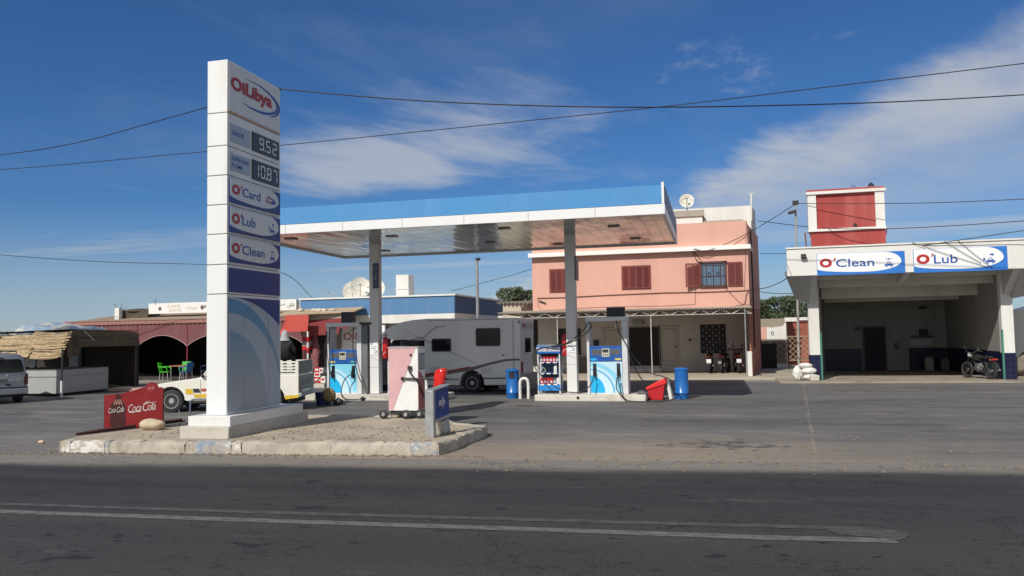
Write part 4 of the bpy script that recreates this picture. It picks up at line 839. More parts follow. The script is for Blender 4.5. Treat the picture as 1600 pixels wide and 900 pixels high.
# ------------------------------------------------------------------ wheels
TYRE = mat('tyre', (.028, .028, .03), .85, var=.15, bump=.2)
def wheel(parent, c, r, wd, axis='y', out=-1, rim=None, sp=8, w=False, name='wheel'):
    """tyre with the rim as its sub-part"""
    rim = rim or mat('rim_silver', (.45, .45, .46), .35, .6)
    h = wd/2; mb = MB(); pr = [(r*.62, -h), (r*.9, -h), (r*.98, -h*.8), (r, -h*.4), (r, h*.4), (r*.98, h*.8), (r*.9, h), (r*.62, h)]
    mb.lathe([(0, -h*.5)]+pr+[(0, h*.5)], c, axis, 28); t = build(mb, name, TYRE, parent, w=w, smooth=40)
    mb = MB(); o = out*h; mb.lathe(sorted([(0, o*.95), (r*.2, o*.95), (r*.26, o*.7), (r*.5, o*.62), (r*.6, o*1.01), (r*.64, o*1.01), (r*.64, o*.5), (0, o*.5)], key=lambda q: 0), c, axis, 28)
    ms = MB()
    for k in range(sp):
        a = 2*PI*k/sp; x, z = math.cos(a)*r*.43, math.sin(a)*r*.43; e = o*.66
        p = (c[0]+x, c[1]+e, c[2]+z) if axis == 'y' else (c[0]+e, c[1]+x, c[2]+z)
        ms.lathe([(0, -.008), (r*.085, -.008), (r*.085, .008), (0, .008)], p, axis, 8)
    ri = build(mb, 'rim', rim, t, w=w, smooth=35)
    mb = MB(); mb.v, mb.f, mb.mi = ms.v, ms.f, ms.mi; build(mb, 'rim_hole' if False else 'rim_slots', BLACK, t, w=w); return t

# ------------------------------------------------------------------ motorhome
RVM = mat('motorhome_white', (.84, .84, .84), .35, var=.02, dirt=(.4, .4, .4), damt=.2, dsc=.8, streak=1)
RY = 26.6
rv = thing('motorhome', 'long white motorhome with a dark cab and grey side stripe behind the pump islands', 'motorhome', (-9, 27.7, 0))
A = lambda x, y, Y=RY: at(x, y, Y)
FR0 = ((0, RY, 0), (1, 0, 0), (0, 0, 1))
def arch(cx_, r, zb, n=12, zc=None):
    zc = r*.8 if zc is None else zc
    a0 = math.asin(max(-1, min(1, (zb-zc)/r))); return [(cx_+r*math.cos(t), zc+r*math.sin(t)) for t in [a0+(PI-2*a0)*k/n for k in range(n+1)]]
zb = A(813, 602)[1]; wx, wr = A(737, 600)[0], .36
top = [A(813, 497), A(747, 497), A(667, 498), A(645, 500), A(629, 503), A(615, 508), A(605, 514), A(597, 521), A(594, 527), A(597, 531), A(625, 530), A(640, 532)]
pts = [(A(813, 600)[0], zb)]+top+[(A(663, 532)[0], A(663, 532)[1]), (A(663, 600)[0], zb)]+arch(wx, .44, zb, zc=.34)[::-1]
mb = MB(); mb.poly(FR0, pts, -2.1, 0); build(mb, 'body_shell', RVM, rv, bevel=.05)
cabp = [(A(668, 600)[0], zb), (A(668, 530)[0], A(668, 531)[1]), A(612, 531), A(601, 547), A(582, 553), A(560, 565), A(552, 575), (A(548, 585)[0], .62), (A(548, 585)[0], .28)]
fx = A(569, 600)[0]
cabp += [(q_[0], q_[1]) for q_ in arch(fx, .42, .28, zc=.34)[::-1]]
mb = MB(); mb.poly(((0, RY+.1, 0), (1, 0, 0), (0, 0, 1)), cabp, -1.9, 0); build(mb, 'cab', mat('cab_dark', (.05, .055, .065), .3, coat=.3), rv, bevel=.05)
mb = MB(); FC = ((0, RY+.1, 0), (1, 0, 0), (0, 0, 1))
mb.poly(FC, [A(661, 533), A(661, 556), A(632, 556), A(627, 549), A(629, 533)], .003, .012); build(mb, 'cab_window', GLASSD, rv)
mb = MB(); mb.poly(FC, [A(624, 533), A(622, 547), A(604, 547), A(613, 533)], .003, .012); build(mb, 'cab_window', GLASSD, rv)
mb = MB(); p0, p1 = A(612, 532), A(601, 547); mb.add([(p0[0]-.02, RY+.25, p0[1]), (p0[0]-.02, RY+1.9, p0[1]), (p1[0]-.03, RY+1.9, p1[1]), (p1[0]-.03, RY+.25, p1[1])], [(0, 3, 2, 1)]); build(mb, 'windscreen', GLASSD, rv)
def rrect(x0, z0, x1, z1, r, n=4):
    o = []
    for (cx_, cz_, a) in ((x1-r, z1-r, 0), (x0+r, z1-r, 90), (x0+r, z0+r, 180), (x1-r, z0+r, 270)):
        o += [(cx_+r*math.cos(math.radians(a+90*k/n)), cz_+r*math.sin(math.radians(a+90*k/n))) for k in range(n+1)]
    return o
for (a, b, c, d) in ((744, 541, 782, 513), (675, 549.5, 705, 529.5)):
    x0, z0 = A(a, b); x1, _ = A(c, b); _, z1 = A(a, d)
    mb = MB(); mb.poly(FR0, rrect(x0, z0, x1, z1, .06), .003, .035); wn_ = build(mb, 'window', mat('window_trim', (.02, .02, .022), .4), rv)
    mb = MB(); mb.poly(FR0, rrect(x0+.05, z0+.05, x1-.05, z1-.05, .05), .036, .04); build(mb, 'pane', GLASSD, wn_)
mb = MB(); sw = [A(663, 588), A(700, 580), A(740, 573), A(770, 565), A(790, 561), A(812, 560), A(812, 563), A(790, 564.5), A(770, 569), A(740, 578), A(700, 585), A(663, 590)]
mb.poly(FR0, sw, .003, .008); build(mb, 'side_stripe', mat('stripe_grey', (.16, .15, .15), .5), rv)
mb = MB(); mb.poly(FR0, [A(653, 585.5), A(664, 587.5), A(700, 582), A(735, 575), A(735, 572.5), A(700, 579), A(664, 584), A(653, 582)], .009, .012); build(mb, 'red_stripe', mat('stripe_red', (.3, .04, .04), .5), rv)
mb = MB(); mb.tube([(A(634, 530, RY-.02)[0], RY-.012, A(640, 533)[1]), (A(663, 527)[0], RY-.012, A(663, 527)[1]), (A(672, 518)[0], RY-.012, A(672, 518)[1]), (A(682, 511)[0], RY-.012, A(682, 511)[1]), (A(697, 509)[0], RY-.012, A(697, 509)[1])], .01, 5); build(mb, 'body_joint', DARK, rv)
mb = MB(); mb.rect(FR0, A(755, 592)[0], A(755, 592)[1], A(790, 592)[0], A(755, 590)[1], .003, .012); build(mb, 'skirt_trim', DARK, rv); mb = MB(); mb.rect(FR0, A(666, 594)[0], A(666, 594)[1], A(716, 594)[0], A(666, 592)[1], .003, .012); build(mb, 'skirt_trim', DARK, rv)
for x_ in (786, 794, 806):
    mb = MB(); p = A(x_, 555 if x_ < 800 else 557); mb.lathe([(0, -.015), (.03, -.015), (.03, 0), (0, 0)], (p[0], RY, p[1]), 'y', 12); build(mb, 'side_cap', DARK if x_ < 790 else RVM, rv)
mb = MB(); p = A(811, 503); mb.rect(FR0, p[0]-.02, p[1]-.05, p[0]+.02, p[1]+.05, .003, .02); build(mb, 'side_light', DARK, rv)
mb = MB(); mb.rect(FR0, A(667, 500)[0], A(700, 500.5)[1]-.01, A(811, 500)[0], A(700, 500.5)[1]+.01, .003, .01); build(mb, 'roof_trim', mat('trim_dull', (.35, .35, .36), .5), rv)
for (a_, b_, c_, d_) in ((802, 590, 802.2, 500),):
    p_, q_ = A(a_, b_), A(c_, d_); mb = MB(); mb.rect(FR0, p_[0], p_[1], q_[0]+.003, q_[1], .002, .006); build(mb, 'panel_seam', mat('seam_pale', (.5, .5, .5), .5), rv)
p_, q_ = A(671, 583), A(686, 573); mb = MB(); mb.rect(FR0, p_[0], p_[1], q_[0], q_[1], .003, .012); build(mb, 'service_hatch', mat('hatch_white', (.66, .66, .66), .4), rv)
p_, q_ = A(752, 585), A(768, 574); mb = MB(); mb.rect(FR0, p_[0], p_[1], q_[0], q_[1], .003, .012); build(mb, 'service_hatch', mat('hatch_white', (.6, .6, .6)), rv)
# rear wall
RX = A(813, 600)[0]; FRR = ((RX, RY, 0), (0, 1, 0), (0, 0, 1))
mb = MB(); mb.rect(FRR, .15, 2.2, 1.9, 2.4, .0, .09); build(mb, 'rear_brow', mat('brow', (.5, .5, .52), .4), rv, bevel=.02)
mb = MB(); mb.rect(FRR, .2, 2.25, .5, 2.34, .091, .1); build(mb, 'rear_light', BRED, rv)
mb = MB(); mb.rect(FRR, .05, .28, 2.05, .62, .0, .16); build(mb, 'rear_bumper', mat('bumper_grey', (.3, .3, .31), .5), rv, bevel=.04)
mb = MB(); mb.rect(FRR, .7, 1.35, 1.6, 1.85, .003, .03); build(mb, 'rear_window', GLASSD, rv)
mb = MB(); mb.rect(FRR, .12, .66, .3, 1.05, .003, .05); build(mb, 'tail_light', mat('tail_lens', (.4, .02, .02), .25), rv, bevel=.01)
for (x_, y_, o_) in ((wx, RY+.15, -1), (wx, RY+1.95, 1), (fx, RY+.22, -1), (fx, RY+1.88, 1)): wheel(rv, (x_, y_, .335), .335, .22, out=o_, w=True)
mb = MB(); mb.box(fx+.6, RX-.6, RY+.5, RY+1.6, .2, zb+.02); mb.box(fx-.35, RX-.5, RY+.25, RY+1.85, zb+.01, .7) if False else None; build(mb, 'chassis', BLACK, rv)
mb = MB(); mb.cyl((RX-1.5, RY+.8, zb-.02), (RX-1.0, RY+.8, .2), .12); build(mb, 'spare_tank', BLACK, rv)

# ------------------------------------------------------------------ pickup
PW = mat('pickup_white', (.74, .72, .64), .3, var=.03, coat=.3, dirt=(.5, .45, .36), damt=.2, dsc=1)
pk = thing('pickup_truck', 'old cream white pickup truck with yellow black and red side stripes, passing behind the pylon', 'pickup truck', (-15.18, 19.13, 0), math.radians(14))
kw = dict(parent=pk, w=False); F0 = ((0, 0, 0), (1, 0, 0), (0, 0, 1))
def P2(mb, pts, y0, y1): return mb.poly(((0, 0, 0), (1, 0, 0), (0, 0, 1)), pts, -y1, -y0)
low = [(4.15, .42), (4.15, .98), (2.35, .98), (1.42, .95), (1.15, .915), (.75, .86), (.3, .80), (.08, .74), (.0, .66), (.0, .42), (.2, .34)]
pts = low+arch(.62, .385, .34, zc=.33)[::-1]+[(1.2, .27), (2.9, .27)]+arch(3.38, .385, .34, zc=.33)[::-1]+[(4.0, .36)]
mb = MB(); P2(mb, pts, 0, 1.62); build(mb, 'body', PW, bevel=.035, **kw)
mb = MB(); P2(mb, [(1.42, .94), (2.30, .94), (2.22, 1.42), (1.98, 1.44), (1.86, 1.40)], .1, 1.52); cb = build(mb, 'cab', PW, bevel=.05, **kw)
mb = MB(); P2(mb, [(1.52, .965), (2.22, .965), (2.16, 1.34), (1.92, 1.36)], .085, .099); build(mb, 'side_window', GLASSD, cb, w=False)
mb = MB(); mb.add([(1.415, .2, .96), (1.415, 1.42, .96), (1.83, 1.36, 1.37), (1.83, .26, 1.37)], [(0, 3, 2, 1)]); build(mb, 'windscreen', GLASSD, cb, w=False)
mb = MB(); mb.tube([(1.40, .105, .94), (1.85, .115, 1.40)], .022, 6); build(mb, 'screen_pillar', PW, cb, w=False)
mb = MB(); mb.blob((1.52, -.04, .99), (.05, .06, .055), seed=2, amp=.05); mb.tube([(1.5, .05, .94), (1.51, -.02, .97)], .012, 6); build(mb, 'wing_mirror', DARK, **kw)
# stripes
mb = MB(); P2(mb, [(1.04, .50), (1.25, .50), (1.2, .65), (1.02, .65)], -.006, -.001); P2(mb, [(1.28, .40), (2.9, .40), (2.9, .50), (1.25, .50)], -.006, -.001); build(mb, 'yellow_stripe', mat('stripe_yellow', (.62, .42, .03), .4), **kw)
mb = MB(); P2(mb, [(1.26, .54), (1.45, .54), (1.40, .65), (1.22, .65)], -.006, -.001); build(mb, 'black_stripe', BLACK, **kw)
mb = MB(); P2(mb, [(1.47, .57), (1.64, .57), (1.60, .65), (1.44, .65)], -.006, -.001); build(mb, 'red_stripe', mat('stripe_rose', (.4, .08, .06), .4), **kw)
mb = MB(); P2(mb, [(1.44, .28), (1.448, .28), (1.448, .9), (1.44, .9)], -.004, -.001); P2(mb, [(2.34, .28), (2.348, .28), (2.348, .9), (2.34, .9)], -.004, -.001); build(mb, 'door_gap', DARK, **kw)
mb = MB(); P2(mb, [(3.78, .31), (4.16, .36), (4.16, .43), (3.78, .42)], -.006, -.001); build(mb, 'sill_stripe', mat('stripe_yellow', (.62, .42, .03), .4), **kw)
mb = MB(); P2(mb, [(1.1, .28), (2.95, .28), (2.95, .33), (1.1, .33)], -.006, -.001); build(mb, 'sill_shade', DARK, **kw)
# bed with slatted raised sides
for y_ in (0, 1.58):
    mb = MB()
    for z in (.985, 1.065, 1.145, 1.225, 1.31): mb.box(2.45, 4.12, y_, y_+.04, z, z+.047)
    for x_ in (2.45, 3.2, 4.06): mb.box(x_, x_+.085, y_+.003, y_+.037, .98, 1.355)
    sd = build(mb, 'slatted_side', PW, **kw)
mb = MB(); mb.box(2.5, 4.05, .06, 1.56, .99, 1.0); build(mb, 'bed_floor', mat('bed_dark', (.05, .05, .05), .8), **kw)
mb = MB(); mb.box(4.1, 4.135, .05, 1.57, 1.0, 1.36); build(mb, 'tail_rack', mat('rack_grey', (.22, .22, .21), .7, var=.15), **kw)
FT = ((4.15, 0, 0), (0, 1, 0), (0, 0, 1))
mb = MB(); mb.rect(FT, .06, .55, 1.56, .95, .002, .03); tg = build(mb, 'tailgate', mat('tailgate_grey', (.24, .24, .23), .6, var=.1), bevel=.01, **kw)
mb = MB(); text(mb, FT, 'PEUGEOT', .2, .68, 1.45, .84, .035, bold=.03); build(mb, 'lettering', DARK, tg, w=False)
mb = MB(); mb.box(4.15, 4.24, .0, 1.62, .38, .48); build(mb, 'rear_bumper', GREYM, bevel=.01, **kw)
for y_ in (.08, 1.36): mb = MB(); mb.rect(FT, y_, .50, y_+.18, .60, .031, .045); build(mb, 'tail_light', mat('tail_lens', (.4, .02, .02), .25), **kw)
mb = MB(); mb.box(-.07, .02, .0, 1.62, .36, .47); build(mb, 'front_bumper', GREYM, bevel=.01, **kw)
for y_ in (.12, 1.25): mb = MB(); mb.box(-.02, .02, y_, y_+.28, .53, .68); build(mb, 'headlight', mat('lens', (.6, .6, .55), .15), bevel=.01, **kw)
for (x_, y_, o_) in ((.62, .12, -1), (3.38, .12, -1), (.62, 1.5, 1), (3.38, 1.5, 1)): wheel(pk, (x_, y_, .315), .315, .18, out=o_, rim=mat('rim_steel', (.5, .5, .5), .35, .5), sp=6)
mb = MB(); mb.box(.2, 4.0, .3, 1.3, .2, .32); build(mb, 'chassis', BLACK, **kw)

# ------------------------------------------------------------------ person on the pickup bed
def skin(edges, joints, name, m, parent, sub=2, levels=2):
    names = list(joints); me = bpy.data.meshes.new(name); me.from_pydata([joints[k][0] for k in names], [(names.index(a), names.index(b)) for a, b in edges], [])
    o = bpy.data.objects.new(name, me); COL.objects.link(o)
    sk = o.modifiers.new('s', 'SKIN'); sk.use_smooth_shade = True; md = o.modifiers.new('u', 'SUBSURF'); md.levels = levels; md.render_levels = levels
    for i, k in enumerate(names):
        r = joints[k][1]; v = me.skin_vertices[0].data[i]; v.radius = (r, r) if isinstance(r, (int, float)) else r; v.use_root = (i == 0)
    dg = bpy.context.evaluated_depsgraph_get(); dg.update(); m2 = bpy.data.meshes.new_from_object(o.evaluated_get(dg)); bpy.data.objects.remove(o)
    m2.materials.clear(); m2.materials.append(m); m2.polygons.foreach_set('use_smooth', [True]*len(m2.polygons)); o = link(name, m2, parent); return o
w0 = pk.matrix_basis if False else Matrix.Translation((-15.18, 19.13, 0)) @ Matrix.Rotation(math.radians(14), 4, 'Z')
pb = w0 @ Vector((3.62, .42, 1.38))
ps = thing('person', 'person in a black jacket and pale grey hood seated on the pickup bed', 'person', tuple(pb), math.radians(14))
J = {'pelvis': ((0, .1, .1), (.17, .13)), 'waist': ((0, .08, .24), (.15, .115)), 'chest': ((0, .08, .42), (.185, .125)), 'neck0': ((0, .10, .56), (.085, .07)), 'neck': ((0, .13, .61), .06), 'head0': ((0, .15, .68), .09), 'head': ((0, .17, .76), .085),
     'shl': ((-.19, .09, .49), .075), 'ell': ((-.29, .12, .27), .058), 'wrl': ((-.2, .33, .17), .042), 'hal': ((-.15, .40, .16), .035), 'shr': ((.19, .09, .49), .075), 'elr': ((.28, .12, .26), .058), 'wrr': ((.2, .32, .17), .042), 'har': ((.15, .4, .16), .035),
     'hil': ((-.1, .18, .08), .1), 'knl': ((-.13, .55, .06), .07), 'anl': ((-.13, .6, -.33), .048), 'fol': ((-.13, .74, -.36), .04), 'hir': ((.1, .18, .08), .1), 'knr': ((.13, .55, .06), .07), 'anr': ((.13, .6, -.33), .048), 'for': ((.13, .74, -.36), .04)}
E_ = [('pelvis', 'waist'), ('waist', 'chest'), ('chest', 'neck0'), ('neck0', 'neck'), ('neck', 'head0'), ('head0', 'head'), ('chest', 'shl'), ('shl', 'ell'), ('ell', 'wrl'), ('wrl', 'hal'), ('chest', 'shr'), ('shr', 'elr'), ('elr', 'wrr'), ('wrr', 'har'),
      ('pelvis', 'hil'), ('hil', 'knl'), ('knl', 'anl'), ('anl', 'fol'), ('pelvis', 'hir'), ('hir', 'knr'), ('knr', 'anr'), ('anr', 'for')]
skin(E_, J, 'body', mat('black_jacket', (.012, .012, .014), .8, var=.3, sc=8, bump=.3, bsc=12), ps)
mb = MB(); mb.lathe([(0, .86), (.03, .85), (.075, .80), (.105, .73), (.115, .66), (.13, .60), (.165, .55), (.12, .53), (0, .53)], (0, .13, 0), n=18)
build(mb, 'hood', mat('grey_hood', (.36, .36, .37), .9, var=.08, bump=.3), ps, w=False, smooth=60)
for s_ in (-1, 1):
    for k in range(5):
        mb = MB(); b0 = Vector((s_*(.165-.018*k), .41, .165)); l_ = (.05, .075, .08, .075, .06)[k]; dr = Vector((0, .8, -.5)) if k else Vector((-s_*.7, .6, -.1))
        mb.tube([b0, b0+dr*l_*.6, b0+dr*l_*.8+Vector((0, 0, -.025))], [.010, .009, .007], 6); build(mb, 'finger', mat('skin', (.35, .2, .14), .6), ps, w=False, smooth=60)

# ------------------------------------------------------------------ silver van at the left edge
VS = mat('van_silver', (.30, .32, .35), .32, .45, var=.04, coat=.3)
VA = math.radians(62); g = G(43, 629); g = g-Vector((math.cos(VA), math.sin(VA), 0))*.86; vn = thing('parked_van', 'small silver van seen from behind, parked by the reed stall', 'van', (g.x, g.y, 0), VA); kw = dict(parent=vn, w=False)
st = [(0.0, .32, 1.55, .84, .80, .60), (.06, .28, 1.62, .86, .83, .66), (.5, .26, 1.66, .87, .84, .68), (1.6, .26, 1.68, .87, .84, .68), (2.4, .26, 1.64, .87, .84, .66), (2.9, .26, 1.3, .87, .82, .60), (3.25, .26, 1.02, .86, .78, .55), (3.9, .28, .86, .82, .72, .5), (4.05, .36, .7, .76, .66, .45)]
vs = []; fs = []
for (y, zb_, zt_, wb, wm, wt_) in st:
    zm = zb_+(zt_-zb_)*.48; sec = [(-wb*.95, zb_), (-wb, zb_+.12), (-wb, zm), (-wm, zm+.06), (-wt_-.06, zt_-.10), (-wt_+.05, zt_-.01), (0, zt_+.02)]
    sec = sec+[(-a, b) for a, b in sec[:-1][::-1]]; vs += [(a, y, b) for a, b in sec]
n_ = 13
for i in range(len(st)-1):
    for k in range(n_): k2 = (k+1) % n_; fs.append((i*n_+k, (i+1)*n_+k, (i+1)*n_+k2, i*n_+k2))
fs.append(tuple(range(n_))); fs.append(tuple(range((len(st)-1)*n_, len(st)*n_))[::-1])
mb = MB(); mb.add(vs, fs); build(mb, 'body', VS, smooth=38, **kw)
FV = ((0, -.0, 0), (1, 0, 0), (0, 0, 1))
mb = MB(); mb.poly(FV, [(-.70, 1.02), (.70, 1.02), (.735, 1.08), (.66, 1.42), (.58, 1.47), (-.58, 1.47), (-.66, 1.42), (-.735, 1.08)], .004, .02); build(mb, 'rear_window', GLASSD, bevel=.008, **kw)
mb = MB(); mb.rect(FV, -.13, 1.505, .13, 1.53, .0, .03); build(mb, 'brake_light', mat('tail_dim', (.07, .02, .025), .3), **kw)
mb = MB(); mb.rect(FV, -.86, .30, .86, .50, -.05, .08); bp_ = build(mb, 'rear_bumper', VS, bevel=.03, **kw)
mb = MB(); mb.rect(FV, -.86, .50, .86, .55, -.05, .06); build(mb, 'bumper_strip', DARK, **kw)
for s_ in (-1, 1):
    mb = MB(); mb.poly(FV, [(s_*.86, .62), (s_*.74, .60), (s_*.745, .85), (s_*.78, .98), (s_*.86, .98)][::s_], -.02, .02); build(mb, 'tail_light', mat('tail_dim', (.07, .02, .025), .3), **kw)
mb = MB(); mb.rect(FV, -.28, .70, .28, .82, .004, .012); build(mb, 'number_plate_recess', mat('plate_recess', (.12, .12, .12), .5), **kw)
mb = MB(); mb.rect(FV, .27, .77, .42, .79, .01, .03); mb.rect(FV, .5, .79, .64, .80, .01, .02); mb.lathe([(0, -.03), (.025, -.03), (.025, 0), (0, 0)], (.22, 0, .93), 'y', 10); build(mb, 'chrome_trim', CHROME, **kw)
mb = MB(); mb.rect(FV, .2, .60, .36, .66, .01, .02); build(mb, 'exhaust_slot', BLACK, **kw)
for s_ in (-1, 1):
    mb = MB(); mb.tube([(s_*.58, .25, 1.66), (s_*.58, .3, 1.72), (s_*.58, 1.9, 1.73), (s_*.58, 2.0, 1.66)], .018, 6); build(mb, 'roof_rail', DARK, **kw)
for y_ in (.5, 1.6): mb = MB(); mb.tube([(-.58, y_, 1.73), (.58, y_, 1.73)], .018, 6); build(mb, 'roof_bar', DARK, **kw)
for (x_, y_, o_) in ((-.74, .62, -1), (.74, .62, 1), (-.74, 3.2, -1), (.74, 3.2, 1)): wheel(vn, (x_, y_, .31), .31, .2, axis='x', out=o_)
mb = MB(); mb.box(-.6, .6, .2, 3.8, .2, .3); build(mb, 'chassis', BLACK, **kw)

# ------------------------------------------------------------------ motorcycles
def motorcycle(label, loc, rz, red=False, plate=True, scooter=False):
    t = thing('motorcycle', label, 'motorcycle', loc, rz, 'motorcycles parked at the house wall'); kw = dict(parent=t, w=False)
    # front points to +y
    for y_ in (0, 1.22):
        mb = MB(); n = 26; R_, r_ = (.27, .05)
        vs = []; fs = []
        for i in range(n):
            a = 2*PI*i/n
            for k in range(8): b = 2*PI*k/8; vs.append(((r_*math.cos(b))*.95, y_+(R_+r_*math.sin(b))*math.cos(a), .32+(R_+r_*math.sin(b))*math.sin(a)))
        for i in range(n):
            for k in range(8): i2 = (i+1) % n; k2 = (k+1) % 8; fs.append((i*8+k, i*8+k2, i2*8+k2, i2*8+k))
        mb.add(vs, fs); wh = build(mb, 'wheel', TYRE, smooth=60, **kw)
        mb = MB(); mb.cyl((-.06, y_, .32), (.06, y_, .32), .045)
        for k in range(9): a = 2*PI*k/9; mb.tube([(0, y_, .32), (0, y_+.25*math.cos(a), .32+.25*math.sin(a))], .008, 4)
        build(mb, 'spokes', CHROME, wh, w=False)
    mb = MB()
    for s_ in (-1, 1):
        mb.tube([(s_*.08, 1.22, .32), (s_*.08, 1.0, .86)], .02, 6); mb.tube([(s_*.1, 0, .32), (s_*.12, .12, .66)], .022, 6); mb.tube([(s_*.07, 0, .32), (s_*.07, .5, .34)], .018, 6)
    mb.tube([(0, 1.0, .82), (0, .7, .45), (0, .45, .32), (0, .25, .6), (0, .95, .8)], .025, 6); build(mb, 'frame', DARK, smooth=60, **kw)
    mb = MB(); mb.blob((0, .68, .82), (.13, .25, .12), seed=1, amp=.06, sub=3); build(mb, 'tank', mat('tank_maroon', (.12, .015, .02), .25, coat=.5) if red else mat('tank_black', (.02, .02, .024), .2, coat=.5), smooth=60, **kw)
    mb = MB(); mb.blob((0, .2, .82), (.13, .36, .065), seed=2, amp=.06, sub=3); build(mb, 'saddle', BLACK, smooth=60, **kw)
    mb = MB(); mb.blob((0, .6, .42), (.13, .2, .17), seed=5, amp=.25, sub=3, fq=3); build(mb, 'engine', mat('engine_grey', (.18, .18, .18), .45, .6), smooth=40, **kw)
    mb = MB(); mb.tube(curve([(.1, .8, .35), (.14, .5, .26), (.16, .1, .3), (.17, -.25, .36)], 5), [.02]*5+[.025]*5+[.04]*6, 8); build(mb, 'exhaust', CHROME, smooth=60, **kw)
    mb = MB(); mb.tube(curve([(-.36, .82, 1.02), (-.24, .92, 1.06), (-.06, .98, .96), (.06, .98, .96), (.24, .92, 1.06), (.36, .82, 1.02)], 5), .016, 8); hb = build(mb, 'handlebar', DARK, smooth=60, **kw)
    for s_ in (-1, 1):
        mb = MB(); mb.tube([(s_*.24, .92, 1.06), (s_*.3, .93, 1.18)], .008, 5); mb.blob((s_*.31, .93, 1.2), (.06, .02, .04), seed=1, amp=.0); build(mb, 'mirror', CHROME if s_ < 0 and red else DARK, hb, w=False, smooth=60)
    mb = MB(); mb.blob((0, 1.06, .9), (.09, .07, .09), seed=3, amp=.03); build(mb, 'headlight', mat('lens', (.6, .6, .55), .15), smooth=60, **kw)
    mb = MB(); mb.add([(x, y_+.0, z) for (y_, z) in [(-.36+.06*0, .42), (-.33, .55), (-.2, .66), (0, .70), (.2, .68)] for x in (-.075, .075)], [(2*i, 2*i+1, 2*i+3, 2*i+2) for i in range(4)]); build(mb, 'mudguard', DARK, smooth=60, **kw)
    mb = MB(); mb.box(-.075, .075, -.22, -.17, .72, .79); build(mb, 'tail_light', mat('tail_lens2', (.5, .03, .02), .25), bevel=.01, **kw)
    for s_ in (-1, 1): mb = MB(); mb.blob((s_*.14, -.16, .74), (.035, .035, .03), seed=1, amp=0); mb.tube([(0, -.12, .74), (s_*.12, -.16, .74)], .008, 4); build(mb, 'indicator', mat('orange_lens', (.6, .15, .03), .3), smooth=60, **kw)
    if plate: mb = MB(); mb.box(-.1, .1, -.37, -.36, .48, .64); build(mb, 'number_plate', mat('plate_white', (.75, .75, .74), .4), **kw)
    if scooter:
        mb = MB(); mb.box(-.19, .19, -.25, .08, .88, 1.08); build(mb, 'luggage_box', mat('dark_maroon_box', (.06, .03, .05), .5), bevel=.06, **kw)
        mb = MB(); mb.tube([(-.2, .9, 1.1), (-.19, .9, 1.3)], .008, 5); mb.blob((-.19, .9, 1.35), (.07, .02, .06), seed=1, amp=0); build(mb, 'round_mirror', mat('blue_mirror', (.5, .6, .85), .1, .7), smooth=60, **kw)
    return t
def floorpt(x, y, z): p = G(x, y, z); return (p.x, p.y, z)
TZ = .10
def bikepoint(u): return (at(u, 583, 36.75)[0], 36.75, TZ)
p = bikepoint(1109); motorcycle('motorcycle with a white number plate, leftmost of the three at the house wall', p, math.radians(-4))
p = bikepoint(1128); motorcycle('motorcycle without plate, in the middle of the three at the house wall', p, math.radians(-14), plate=False)
p = bikepoint(1154); motorcycle('motorcycle with a dark luggage box and round mirror, beside the white pillar', p, math.radians(4), red=True, scooter=True)
# ------------------------------------------------------------------ pink house
HY, WY, AY = 35.8, 38.7, 34.3
HB = 41.0; HBX = at(1187, 450, 41.0)[0]
hs = thing('pink_house', 'two storey salmon pink house with maroon shutters and a white cornice behind the canopy', 'house', (-3, 40, 0))
hx0, hx1 = at(832, 450, HY)[0], 1.58
top = at(1168, 345, HY)[1]; crz = at(1168, 386, HY)[1]
fl = 2.95
def prism(mb, pts, z0, z1): return mb.poly(((0, 0, 0), (1, 0, 0), (0, 1, 0)), pts, z0, z1)
mb = MB(); prism(mb, [(hx0, HY), (hx1, HY), (HBX, HB), (hx0, HB)], fl, top-.12); build(mb, 'upper_wall', PINK, hs)
# the raised coping
mb = MB(); prism(mb, [(hx0, HY+.02), (hx1-.0, HY+.02), (hx1+.02, HY+.3), (hx0, HY+.3)], top-.118, top+.02); build(mb, 'parapet', PINK, hs)
mb = MB(); prism(mb, [(hx0-.12, HY-.28), (hx1+.10, HY-.28), (hx1+.35, HY+2.4), (hx1+.2, HY+2.4), (hx1+.03, HY-.003), (hx0-.12, HY-.003)], crz-.09, crz+.10); build(mb, 'cornice', mat('cornice_white', (.80, .78, .74), .8, var=.03), hs)
# ground floor: wall at the back of the porch
GW_ = mat('porch_wall', (.60, .58, .54), .88, var=.05, bump=.1, dirt=(.42, .39, .35), damt=.4, dsc=.6, streak=1)
mb = MB(); mb.box(at(778, 500, WY)[0], hx1+.2, WY, WY+.3, TZ, fl-.02); build(mb, 'porch_wall', GW_, hs)
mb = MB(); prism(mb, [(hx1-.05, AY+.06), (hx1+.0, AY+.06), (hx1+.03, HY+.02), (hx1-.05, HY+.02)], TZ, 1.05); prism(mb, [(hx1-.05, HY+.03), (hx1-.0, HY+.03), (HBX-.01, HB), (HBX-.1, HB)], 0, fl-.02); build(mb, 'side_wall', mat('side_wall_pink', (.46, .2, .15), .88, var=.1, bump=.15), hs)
p0 = at(1165.0, 549, AY); p1 = at(1172.5, 586, AY)
mb = MB(); mb.box(p0[0]-.0, p0[0]+.24, AY-.1, AY+.05, TZ-.0, p0[1]); build(mb, 'pillar', WALLW, hs, bevel=.01)
mb = MB(); mb.tube([(p0[0]+.02, AY-.13, TZ), (p0[0]+.02, AY-.13, 2.85)], .03, 8); build(mb, 'porch_post', GALV, hs)
for x_ in (958, 871):
    xx = at(1018 if x_ == 958 else 871, 550, AY)[0]; mb = MB(); mb.tube([(xx, AY+.1, TZ), (xx, AY+.1, 2.85)], .022, 8); build(mb, 'porch_post', mat('post_pale', (.6, .59, .56), .5, .2), hs)
